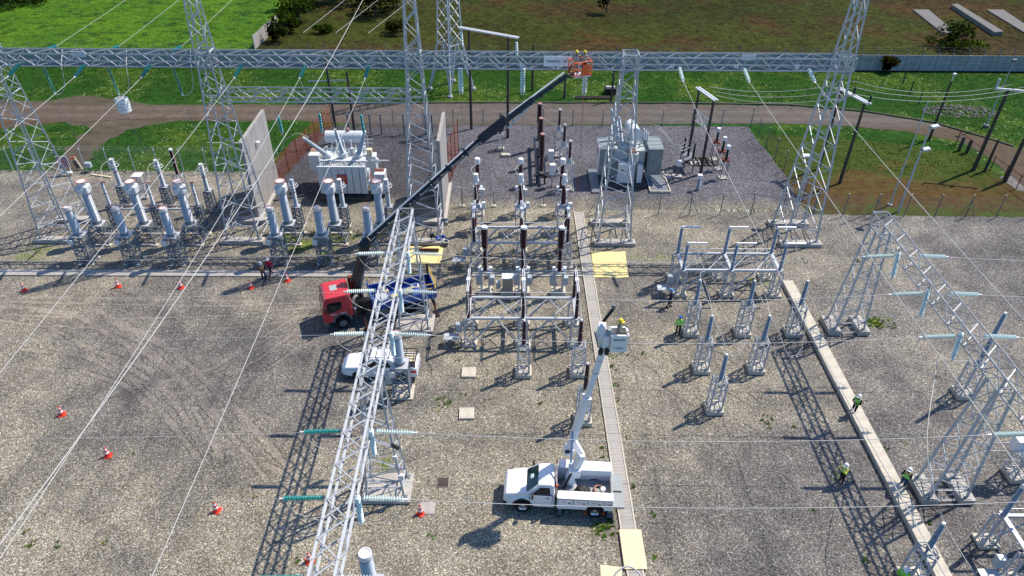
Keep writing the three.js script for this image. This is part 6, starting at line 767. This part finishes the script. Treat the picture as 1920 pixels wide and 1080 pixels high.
// --- red crane truck ---
let BASKET;
{
  const a = 0.335, t = thing('crane_truck', 'red-cab crane truck with blue bed and long black articulated boom', 'crane truck', V(-14.02, 0, -42.35), a), R = M.red;
  part('cab', profile([[0.08, 0.85], [0.0, 1.0], [0.02, 1.75], [0.28, 2.8], [0.42, 2.93], [2.0, 2.98], [2.08, 2.9], [2.08, 1.15], [1.88, 1.1], [1.35, 0.98, 0.62, 0.2, Math.PI - 0.2], [0.7, 0.85]], 2.3, 0.07, v => { if (v.y > 1.7) v.z *= 1 - 0.06 * sstep(1.7, 2.95, v.y); }), R, t);
  part('windshield', panel([V(-0.03, 1.75, 0.98), V(-0.03, 1.75, -0.98), V(0.24, 2.72, -0.93), V(0.24, 2.72, 0.93)].reverse(), 0.03), M.screen, t); for (const s of [1, -1]) { const P = [[0.32, 1.7], [1.2, 1.82], [1.42, 2.05], [1.42, 2.55], [0.42, 2.55]].map(q => V(q[0], q[1], s * (1.16 * (1 - 0.06 * sstep(1.7, 2.95, q[1])) + 0.004))); part('side_window', panel(s > 0 ? P : P.reverse(), 0.012), M.window, t); part('wheel_guard', memo('wgd', () => new THREE.TorusGeometry(0.66, 0.09, 8, 20, Math.PI)), std('guardGrey', [0.10, 0.11, 0.13], 0.6), t, V(1.35, 0.75, s * 1.1)); part('mirror', rbox(0.14, 0.5, 0.2, 0.04), M.black, t, V(0.2, 1.9, s * 1.35)); part('bumper_corner', rbox(0.4, 0.4, 0.3, 0.06), std('bumperGrey' + s, [0.10, 0.11, 0.13], 0.6), t, V(0.12, 0.45, s * 1.0)); }
  plate('www.    jaa.cl', 1.45, 0.2, V(0, 0, 0), '#a81420', '#f2ecec', 'bold 66px sans-serif', null, 'lettering', 0, (() => { const g = new THREE.Group(); g.name = 'door_lettering'; g.position.set(1.12, 1.52, 1.162); t.add(g); return g; })());
  part('roof_hatch', rbox(0.55, 0.05, 0.7, 0.02), std('hatchGrey', [0.34, 0.38, 0.39], 0.3), t, V(1.1, 2.98, -0.15)); for (let i = 0; i < 4; i++) part('roof_marker', rbox(0.22, 0.05, 0.05, 0.015), M.red, t, V(0.5, 2.95, -0.75 + i * 0.5)); part('sun_visor', rbox(0.18, 0.06, 2.05, 0.02), M.black, t, V(0.2, 2.78, 0)); part('bumper', rbox(0.3, 0.4, 2.2, 0.06), M.black, t, V(0.1, 0.45, 0));
  for (const x of [1.35, 5.9, 7.2]) for (const s of [1, -1]) wheel(t, x, s * 0.98, 0.5, 0.32, M.steelDark); part('chassis', bx(8.2, 0.3, 0.9, 4.4, 0.85, 0), M.black, t);
  part('fuel_tank', rbox(1.0, 0.55, 0.6, 0.06), M.steelDark, t, V(4.3, 0.55, 0.8)); part('air_intake', tubeGeo([V(2.3, 1.3, 0.5), V(2.4, 1.9, 0.3), V(2.7, 2.0, 0.0), V(2.9, 1.5, -0.2)], 0.14, 16, 10), M.steelDark, t); part('engine_block', rbox(0.9, 0.6, 1.0, 0.08), M.steelDark, t, V(2.6, 1.0, 0.4)); part('hydraulic_tank', rbox(0.7, 1.1, 0.5, 0.05), M.crane, t, V(3.2, 1.0, 0.75)); part('exhaust_pipe', cyl(0.09, 0.09, 1.1), M.chrome, t, V(2.35, 1.0, 0.95)).rotation.x = 0.5;
  // blue bed with yellow railing
  const B = M.blue; part('bed_floor', bx(4.9, 0.14, 2.4, 6.15, 1.3, 0), B, t); for (const s of [1, -1]) { part('side_board', bx(4.9, 0.55, 0.07, 6.15, 1.6, s * 1.2), B, t); for (const x of [3.8, 5.0, 6.2, 7.4, 8.5]) bar('rail_post', V(x, 1.85, s * 1.2), V(x, 2.6, s * 1.2), 0.06, M.yellow, t, ROD); for (const y of [2.2, 2.6]) bar('rail', V(6.2, y, s * 1.2), V(8.6, y, s * 1.2), 0.055, M.yellow, t, ROD); } part('tail_board', bx(0.07, 0.7, 2.4, 8.6, 1.65, 0), B, t); for (const y of [2.2, 2.6]) bar('rail', V(8.6, y, -1.2), V(8.6, y, 1.2), 0.055, M.yellow, t, ROD); part('head_board', bx(0.1, 0.95, 2.4, 3.7, 1.8, 0), std('boardBlue', [0.05, 0.13, 0.40], 0.4), t); part('corner_post', box(0.16, 1.5, 0.16), M.crane, t, V(8.5, 1.4, -1.1)); part('white_toolbox', rbox(0.9, 0.6, 0.9, 0.04), M.greyPaint, t, V(4.5, 1.37, 0.65)); part('yellow_case', rbox(0.5, 0.3, 0.4, 0.04), M.yellow, t, V(5.5, 1.37, 0.4)); part('tool_crate', rbox(1.1, 0.35, 0.7, 0.04), M.deck, t, V(6.4, 1.37, 0.2)); part('tan_bags', rbox(0.6, 0.35, 0.5, 0.14), M.plywood, t, V(4.9, 1.37, -0.5)); part('rope_pile', new THREE.TorusGeometry(0.28, 0.07, 8, 20).rotateX(Math.PI / 2), M.white, t, V(7.3, 1.42, -0.6));
  for (const [x, s] of [[8.3, 1], [8.3, -1], [2.9, 1], [2.9, -1]]) { bar('outrigger_beam', V(x, 0.95, s * 0.5), V(x, 0.95, s * 1.7), 0.2, M.crane, t, FLAT, 0.5); bar('outrigger_leg', V(x, 0.95, s * 1.7), V(x + 0.05, 0.08, s * 1.85), 0.14, M.rust, t, ROD); part('outrigger_foot', cyl(0.24, 0.28, 0.09, 16), M.crane, t, V(x + 0.05, 0, s * 1.85)); }
  // crane column and boom, in the plane from the column to the basket
  t.updateMatrixWorld(true); const L = p => t.worldToLocal(p.clone()), col = V(2.75, 0, -0.35), C0 = t.localToWorld(V(2.75, 2.0, -0.35)), BW = ZP(1087, 140, -53.6); BASKET = BW;
  const at = (u, v) => L(PL(u, v, C0, BW)), bm = memo('bmc', () => new RoundedBoxGeometry(1, 1, 1, 2, 0.1).translate(0, 0, 0.5)), boom = (n, p, q, w, h, m = M.crane) => bar(n, p, q, w, m, t, bm, h);
  part('crane_base', rbox(1.0, 0.8, 2.2, 0.06), M.crane, t, V(2.75, 0.9, -0.1)); part('crane_column', cyl(0.32, 0.4, 1.9, 18), M.crane, t, V(2.75, 1.4, -0.35)); part('control_stand', rbox(0.4, 1.2, 0.35, 0.04), M.rust, t, V(2.5, 1.9, -1.1));
  const p0 = V(2.75, 3.1, -0.35), p1 = at(686, 456), p2 = at(760, 392), p3 = at(905, 258), p4 = at(942, 230), p5 = at(1000, 186), p6 = at(1064, 141); boom('inner_boom', p0.clone().add(V(-0.05, -0.3, 0)), p1, 0.5, 0.6); boom('main_cylinder', V(2.9, 1.9, -0.35), p0.clone().lerp(p1, 0.75).add(V(0.3, 0, 0)), 0.2, 0.2, M.steelDark);
  const dv = p3.clone().sub(p1).normalize(); boom('outer_boom', p1.clone().addScaledVector(dv, -0.5), p1.clone().lerp(p3, 0.42), 0.48, 0.56); boom('extension', p1.clone().lerp(p3, 0.40), p1.clone().lerp(p3, 0.66), 0.4, 0.46); boom('extension', p1.clone().lerp(p3, 0.64), p3, 0.32, 0.38); boom('elbow_joint', p1.clone().add(V(-0.35, -0.3, 0)), p1.clone().add(V(0.35, 0.35, 0)), 0.6, 0.6); for (const f of [0.42, 0.56, 0.7, 0.85]) boom('boom_collar', p1.clone().lerp(p3, f), p1.clone().lerp(p3, f + 0.012), 0.54, 0.64); const up = V(0, 0.42, 0); boom('extension_cylinder', p1.clone().lerp(p3, 0.02).add(up), p1.clone().lerp(p3, 0.55).add(up.clone().multiplyScalar(0.9)), 0.14, 0.14, M.greyPaint); boom('extension_cylinder', p1.clone().lerp(p3, 0.5).add(up.clone().multiplyScalar(0.85)), p1.clone().lerp(p3, 0.92).add(up.clone().multiplyScalar(0.8)), 0.1, 0.1, M.cap); for (let i = 0; i < 9; i++) part('hose_clamp', memo('hcl', () => bx(0.12, 0.16, 0.12)), M.steelDark, t, p1.clone().lerp(p3, 0.1 + i * 0.09).add(V(0, 0.1, 0.3))); for (const z of [0.28, 0.34]) bar('hydraulic_line', p1.clone().lerp(p3, 0.02).add(V(0, 0.02, z)), p1.clone().lerp(p3, 0.97).add(V(0, 0, z - 0.08)), 0.05, z > 0.3 ? M.blackCable : M.greyPaint, t, ROD); bar('hazard_strip', p1.clone().lerp(p3, 0.08).add(V(0, -0.05, 0.32)), p1.clone().lerp(p3, 0.38).add(V(0, -0.05, 0.32)), 0.03, M.yellow, t);
  boom('knuckle', p3.clone().addScaledVector(dv, -0.3), p4.clone().add(V(0.2, 0.2, 0)), 0.5, 0.7); boom('knuckle_plate', p4.clone().add(V(-0.3, -0.6, 0)), p4.clone().add(V(0.2, 0.5, 0)), 0.36, 0.5); boom('fly_jib', p4, p5, 0.4, 0.44); boom('fly_jib_extension', p5.clone().lerp(p4, 0.1), p6, 0.28, 0.32); boom('jib_cylinder', p4.clone().add(V(0.4, -0.5, 0)), p5.clone().add(V(0, -0.3, 0)), 0.12, 0.12, M.cap); boom('jib_cylinder', p4.clone().lerp(p5, 0.2).add(V(0, 0.3, 0)), p6.clone().add(V(-0.3, 0.25, 0)), 0.1, 0.1, M.cap); for (let i = 0; i < 5; i++) boom('jib_collar', p4.clone().lerp(p6, 0.25 + i * 0.16), p4.clone().lerp(p6, 0.27 + i * 0.16), 0.46 - i * 0.03, 0.5 - i * 0.03);
  bar('hydraulic_hose', p3.clone().add(V(-0.4, -0.2, 0.3)), p4.clone().add(V(0.2, -0.4, 0.3)), 0.08, M.blackCable, t, ROD); bar('basket_link', p6, L(BW).add(V(-0.55, 0.2, 0.1)), 0.22, M.crane, t, ROD);
  // orange work basket
  const k = new THREE.Group(); k.name = 'work_basket'; k.position.copy(L(BW)); k.rotation.y = -a + 0.35; t.add(k); const bw = 0.72, bd = 0.5, hh = 1.12; part('basket_floor', bx(bw * 2, 0.1, bd * 2, 0, 0, 0), M.cap, k); const up2 = [[-bw, -bd], [bw, -bd], [bw, bd], [-bw, bd], [0, bd], [0, -bd]]; for (const [x, z] of up2) bar('basket_post', V(x, 0, z), V(x, hh, z), 0.09, M.orange, k, ROD); for (const y of [0.1, 0.6, hh]) for (const [i, j] of [[0, 1], [1, 2], [2, 3], [3, 0]]) bar('basket_rail', V(up2[i][0], y, up2[i][1]), V(up2[j][0], y, up2[j][1]), 0.08, M.orange, k, ROD); part('kick_panel', bx(0.5, 0.85, 0.03, 0.3, 0.5, bd + 0.02), M.orange, k); bar('basket_mount', V(-bw - 0.35, -0.1, 0), V(-bw, hh * 0.8, 0), 0.1, M.crane, k, ROD); bar('basket_mount', V(-bw - 0.35, -0.1, 0), V(0, -0.08, bd), 0.1, M.crane, k, ROD);
  globalThis.BSK = k;
}
solo('red_rope', tubeGeo([BASKET.clone().add(V(0.35, 0.1, 0.6)), V(6.1, 9, -56), V(6.5, 3, -59), V(6.75, 0.05, -60.5)], 0.015, 24, 5), M.redPaint, 'thin red rope hanging from the orange basket', 'rope');
// ---------- traffic cones ----------
{
  const t = thing('traffic_cone', 'red and white traffic cone standing on the open gravel', 'traffic cone', G(117, 778), 0.3, 'traffic cones around the work area'); part('base', rbox(0.46, 0.06, 0.46, 0.03), M.coneRed, t); part('cone', lathe([[0.19, 0.05], [0.035, 0.78], [0.02, 0.8], [0.001, 0.8]], 18), M.coneRed, t); for (const [y0, y1] of [[0.3, 0.44], [0.56, 0.68]]) { const r = y => 0.19 - (y - 0.05) / 0.73 * 0.155 + 0.004; part('white_band', lathe([[r(y0), y0], [r(y1), y1]], 18), M.white, t); }
  for (const [u, v] of [[203, 855], [407, 958]]) dup(t, G(u, v), rnd() * 3); for (const [u, v] of [[46, 545], [222, 538], [340, 540], [471, 540], [539, 527]]) dup(t, G(u, v), rnd() * 3, 'red and white traffic cone in the row along the slab trench', 'traffic cones along the slab trench'); delete dup(t, G(789, 963), 1, 'red and white traffic cone standing at the grey cover slab').userData.group; delete dup(t, G(581, 1052), 0.5, 'red and white traffic cone beside the beam of the pickup gantry').userData.group;
}
// ---------- people ----------
const cap3 = (p, a, b, ra, rb) => { const bx_ = b[0] - a[0], by = b[1] - a[1], bz = b[2] - a[2], px_ = p[0] - a[0], py = p[1] - a[1], pz = p[2] - a[2], h = clamp((px_ * bx_ + py * by + pz * bz) / (bx_ * bx_ + by * by + bz * bz + 1e-9), 0, 1); return Math.hypot(px_ - bx_ * h, py - by * h, pz - bz * h) - (ra + (rb - ra) * h); };
function nets(min, max, c, f) { // surface nets: mesh the zero set of f
  const n = [0, 1, 2].map(i => Math.ceil((max[i] - min[i]) / c) + 1), [X, Y, Z] = n, F = new Float32Array(X * Y * Z), id = (x, y, z) => (z * Y + y) * X + x; for (let z = 0; z < Z; z++) for (let y = 0; y < Y; y++) for (let x = 0; x < X; x++) F[id(x, y, z)] = f([min[0] + x * c, min[1] + y * c, min[2] + z * c]);
  const vi = new Int32Array(X * Y * Z).fill(-1), pos = [], idx = []; for (let z = 0; z < Z - 1; z++) for (let y = 0; y < Y - 1; y++) for (let x = 0; x < X - 1; x++) { let m = 0, s = [0, 0, 0], k = 0; const v = []; for (let i = 0; i < 8; i++) { v[i] = F[id(x + (i & 1), y + (i >> 1 & 1), z + (i >> 2))]; if (v[i] < 0) m |= 1 << i; } if (m === 0 || m === 255) continue; for (const [i, j] of [[0, 1], [2, 3], [4, 5], [6, 7], [0, 2], [1, 3], [4, 6], [5, 7], [0, 4], [1, 5], [2, 6], [3, 7]]) if ((v[i] < 0) !== (v[j] < 0)) { const t = v[i] / (v[i] - v[j]); for (let q = 0; q < 3; q++) { const a = i >> q & 1, b = j >> q & 1; s[q] += a + (b - a) * t; } k++; } vi[id(x, y, z)] = pos.length / 3; pos.push(min[0] + (x + s[0] / k) * c, min[1] + (y + s[1] / k) * c, min[2] + (z + s[2] / k) * c); }
  const st = [1, X, X * Y]; for (let z = 1; z < Z - 1; z++) for (let y = 1; y < Y - 1; y++) for (let x = 1; x < X - 1; x++) for (let q = 0; q < 3; q++) { const i = id(x, y, z), a = F[i] < 0, b = F[i + st[q]] < 0; if (a === b) continue; const u = st[(q + 1) % 3], w = st[(q + 2) % 3], A = vi[i - u - w], B = vi[i - w], C = vi[i], D = vi[i - u]; if (A < 0 || B < 0 || C < 0 || D < 0) continue; a ? idx.push(A, B, C, A, C, D) : idx.push(A, C, B, A, D, C); }
  const g = new THREE.BufferGeometry(); g.setAttribute('position', new THREE.Float32BufferAttribute(pos, 3)); g.setIndex(idx); g.computeVertexNormals(); return g;
}
const smin = (a, b, k) => { const h = clamp(0.5 + 0.5 * (b - a) / k, 0, 1); return lerp(b, a, h) - k * h * (1 - h); };
// pose: elbow, wrist (right; left = mirrored unless given), knee, ankle, lean
const POSES = {
  stand: { e: [0.27, 1.13, -0.03], w: [0.27, 0.88, 0.08], k: [0.11, 0.5, 0.03], a: [0.12, 0.08, 0] }, apart: { e: [0.3, 1.14, 0], w: [0.33, 0.9, 0.08], k: [0.16, 0.5, 0.04], a: [0.2, 0.08, 0] },
  folded: { e: [0.26, 1.14, 0.08], w: [0.04, 1.16, 0.26], e2: [-0.26, 1.14, 0.08], w2: [-0.02, 1.12, 0.27], k: [0.12, 0.5, 0.12], a: [0.12, 0.1, 0.05], k2: [-0.1, 0.5, -0.02], a2: [-0.12, 0.08, -0.2] },
  phone: { e: [0.26, 1.26, 0.24], w: [0.08, 1.52, 0.3], k: [0.11, 0.5, 0.05], a: [0.13, 0.08, 0.05], k2: [-0.1, 0.5, 0.0], a2: [-0.13, 0.08, -0.12] },
  walk: { e: [0.26, 1.15, -0.14], w: [0.25, 0.95, -0.08], e2: [-0.26, 1.15, 0.12], w2: [-0.2, 1.0, 0.28], k: [0.11, 0.52, 0.2], a: [0.11, 0.1, 0.3], k2: [-0.1, 0.5, -0.05], a2: [-0.1, 0.14, -0.32] },
  work: { e: [0.28, 1.24, 0.22], w: [0.2, 1.3, 0.46], k: [0.11, 0.5, 0.03], a: [0.12, 0.08, 0] },
};
const flip = a => [-a[0], a[1], a[2]];
const handGeo = (() => { // palm along -y, thumb to +x side, fingers curled towards +z
  const fing = [[-0.033, 0.075], [-0.011, 0.085], [0.011, 0.08], [0.032, 0.062]], caps = []; for (const [x, l] of fing) { const a = [x, -0.09, 0], b = [x * 1.1, -0.09 - l * 0.5, 0.012], c = [x * 1.1, -0.09 - l * 0.85, 0.045]; caps.push([a, b, 0.0095, 0.009], [b, c, 0.009, 0.0075]); } caps.push([[0.035, -0.035, 0.005], [0.062, -0.07, 0.02], 0.012, 0.0105], [[0.062, -0.07, 0.02], [0.058, -0.1, 0.04], 0.0105, 0.009]);
  return nets([-0.07, -0.2, -0.04], [0.09, 0.04, 0.08], 0.0055, p => { let d = smin(cap3(p, [-0.022, -0.03, 0], [-0.025, -0.085, 0], 0.021, 0.019), cap3(p, [0.018, -0.03, 0], [0.025, -0.085, 0], 0.021, 0.019), 0.02); d = smin(d, cap3(p, [0, 0.04, 0], [0, -0.03, 0], 0.027, 0.026), 0.02); for (const c of caps) d = smin(d, cap3(p, c[0], c[1], c[2], c[3]), 0.004); return d; }).toNonIndexed();
})();
function poseGeo(key) { return memo('pose' + key, () => {
  const P = POSES[key], e1 = P.e, w1 = P.w, e2 = P.e2 || flip(P.e), w2 = P.w2 || flip(P.w), k1 = P.k, a1 = P.a, k2 = P.k2 || flip(P.k), a2 = P.a2 || flip(P.a), S = [0.185, 1.42, 0];
  const tors = p => { const q = [p[0], p[1], p[2] * 1.25]; let d = smin(cap3(q, [-0.06, 0.98, 0], [0.06, 0.98, 0], 0.125, 0.125), cap3(q, [-0.06, 1.22, 0], [0.06, 1.22, 0], 0.13, 0.13), 0.08); d = smin(d, cap3(q, [-0.12, 1.37, 0], [0.12, 1.37, 0], 0.095, 0.095), 0.06); return d; };
  const head = p => { const q = [p[0] / 0.8, (p[1] - 1.63), (p[2] - 0.015) / 0.95]; let d = Math.hypot(q[0], q[1] * 0.86, q[2]) - 0.1; d = smin(d, cap3(p, [0, 1.62, 0.1], [0, 1.595, 0.122], 0.01, 0.016), 0.015); d = smin(d, cap3(p, [0, 1.535, 0.04], [0, 1.54, 0.075], 0.04, 0.03), 0.03); for (const s of [-1, 1]) { d = smin(d, cap3(p, [s * 0.085, 1.63, 0], [s * 0.09, 1.60, -0.005], 0.018, 0.012), 0.01); d = Math.max(d, 0.014 - Math.hypot(p[0] - s * 0.032, p[1] - 1.64, p[2] - 0.112)); } return Math.max(d, 0.008 - Math.hypot(p[0] * 0.35, p[1] - 1.566, p[2] - 0.112)); };
  const arm = (p, s, e, w) => smin(cap3(p, s, e, 0.062, 0.048), cap3(p, e, w, 0.047, 0.03), 0.02), leg = (p, h, k, a) => { let d = smin(cap3(p, h, k, 0.095, 0.066), cap3(p, k, a, 0.064, 0.046), 0.03); return d; }, foot = (p, a) => cap3(p, [a[0], a[1] - 0.03, a[2] - 0.03], [a[0] * 1.1, a[1] - 0.035, a[2] + 0.17], 0.05, 0.042);
  const body = p => { let d = smin(tors(p), smin(leg(p, [0.09, 0.94, 0], k1, a1), leg(p, [-0.09, 0.94, 0], k2, a2), 0.02), 0.04); d = smin(d, arm(p, S, e1, w1), 0.03); d = smin(d, arm(p, flip(S), e2, w2), 0.03); d = smin(d, smin(foot(p, a1), foot(p, a2), 0.005), 0.02); return smin(d, cap3(p, [0, 1.42, 0], [0, 1.55, 0.01], 0.06, 0.055), 0.04); };
  const g = nets([-0.6, -0.03, -0.55], [0.6, 1.56, 0.65], 0.021, body).toNonIndexed(), hd = nets([-0.13, 1.48, -0.13], [0.13, 1.78, 0.17], 0.009, head).toNonIndexed();
  const hands = [[e1, w1, 1], [e2, w2, -1]].map(([e, w, s]) => { const h = handGeo.clone(), v = V(...w).sub(V(...e)).normalize(); if (s > 0) h.scale(-1, 1, 1), (() => { const i = h.attributes.position.array; for (let k = 0; k < i.length; k += 9) for (let q = 0; q < 3; q++) { const t = i[k + 3 + q]; i[k + 3 + q] = i[k + 6 + q]; i[k + 6 + q] = t; } })(); h.applyQuaternion(new THREE.Quaternion().setFromUnitVectors(V(0, -1, 0), v)); h.translate(...w); h.computeVertexNormals(); return h; });
  const vest = nets([-0.3, 0.9, -0.25], [0.3, 1.56, 0.25], 0.02, p => Math.max(tors(p) - 0.024, 0.96 - p[1], p[1] - 1.46 + (Math.abs(p[0]) < 0.09 ? 0.05 : 0), Math.abs(p[0]) - 0.2)).toNonIndexed();
  return { g, hd, hands, vest, a1, a2 };
}); }
function person(p, turn, pose, c, label, tilt = 0) { // c: shirt, trousers, vest, helmet colours
  const G0 = poseGeo(pose), t = thing('person', label, 'person', p, turn); t.rotation.order = 'YXZ'; t.rotation.x = tilt; const paintG = (g, f) => { const q = g.clone(), a = q.attributes.position, o = new Float32Array(a.count * 3); for (let i = 0; i < a.count; i++) { const r = f(a.getX(i), a.getY(i), a.getZ(i)); o.set(r, i * 3); } q.setAttribute('color', new THREE.BufferAttribute(o, 3)); return q; };
  const sk = [0.40, 0.235, 0.16], bt = [0.03, 0.025, 0.02]; const b = merge([paintG(G0.g, (x, y, z) => y > 1.47 ? sk : (y < 0.15) ? bt : y < 0.98 && Math.abs(x) < 0.235 && Math.abs(z) < (y < 0.7 ? 1 : 0.2) ? c[1] : c[0]), paintG(G0.hd, (x, y, z) => (z < 0.0 && y > 1.6) || y > 1.7 ? [0.03, 0.02, 0.015] : y > 1.63 && y < 1.65 && z > 0.09 && Math.abs(Math.abs(x) - 0.032) < 0.016 ? [0.05, 0.04, 0.04] : sk), ...G0.hands.map(h => paintG(h, () => sk))].map(g => { g.deleteAttribute('uv'); return g; })); part('body', b, M.cloth, t);
  if (c[2]) { const v = part('vest', paintG(G0.vest, (x, y, z) => (y > 1.05 && y < 1.1) || (y > 1.16 && y < 1.205) || (Math.abs(Math.abs(x) - 0.11) < 0.022 && y > 1.2) ? [0.55, 0.58, 0.5] : c[2]), M.cloth, t); }
  const h = part('helmet', memo('helm', () => merge([lathe([[0.152, -0.01], [0.15, 0.0], [0.128, 0.015], [0.122, 0.06], [0.1, 0.11], [0.06, 0.138], [0.001, 0.146]], 22), bx(0.16, 0.014, 0.1, 0, 0.0, 0.16), bx(0.03, 0.02, 0.2, 0, 0.135, 0)])), M['h' + c[3].join()] || std('h' + c[3].join(), c[3], 0.35), t, V(0, 1.66, 0.01)); return t;
}
const HV = [0.32, 0.92, 0.05], NAVY = [0.012, 0.016, 0.035], DK = [0.015, 0.014, 0.016], WH = [0.8, 0.8, 0.8], YE = [0.75, 0.6, 0.03], BL = [0.04, 0.22, 0.6], BEI = [0.25, 0.24, 0.18], OR = [0.75, 0.30, 0.06];
person(G(496, 525), 0.5, 'folded', [DK, [0.02, 0.025, 0.05], OR, WH], 'person in orange vest and white helmet standing at the slab trench');
person(G(509, 517), -0.4, 'walk', [[0.5, 0.02, 0.05], [0.02, 0.03, 0.05], null, WH], 'person in red jacket and white helmet standing on the slab trench');
person(G(1254, 576), 1.2, 'folded', [NAVY, NAVY, null, BL], 'person in dark overalls and blue helmet beside the grey-post disconnector');
person(G(1270, 627), Math.PI - 0.1, 'stand', [HV.map(x => x * 0.8), DK, HV, BL], 'person in hi-vis vest and blue helmet seen from behind at the grey post');
person(G(1598, 776), -0.9, 'folded', [DK, NAVY, HV, WH], 'person in hi-vis vest with folded arms walking on the slab walkway');
person(G(1577, 903), -1.1, 'phone', [[0.6, 0.62, 0.1], DK, HV, WH], 'person in hi-vis vest raising a phone on the open gravel', 0.12);
person(G(1689, 914), -0.8, 'phone', [DK, [0.03, 0.06, 0.14], HV, WH], 'person in hi-vis vest and jeans taking a photo at the gantry leg');
person(G(1682, 1094), -0.6, 'folded', [HV.map(x => x * 0.7), NAVY, HV, WH], 'person in hi-vis vest and white helmet crouching by the last grey post', 0.15);
{ const b = globalThis.BKT; person(V(b.x + 0.02, b.y + 0.1, b.z - 0.02), 0.9, 'work', [BEI, BEI, null, YE], 'person in beige overalls and yellow helmet standing in the white bucket'); }
{ const k = globalThis.BSK; k.updateWorldMatrix(true, false); const q = k.localToWorld(V(-0.3, 0.06, -0.12)), r = k.localToWorld(V(0.28, 0.06, 0.1)); person(q, 2.9, 'work', [DK.map(x => x + 0.03), BEI, [0.35, 0.33, 0.3], YE], 'person in dark jacket and yellow helmet in the orange basket'); person(r, 3.4, 'work', [BEI.map(x => x * 1.5), DK, null, YE], 'person in beige jacket and yellow helmet in the orange basket'); }
renderer.render(scene, camera);
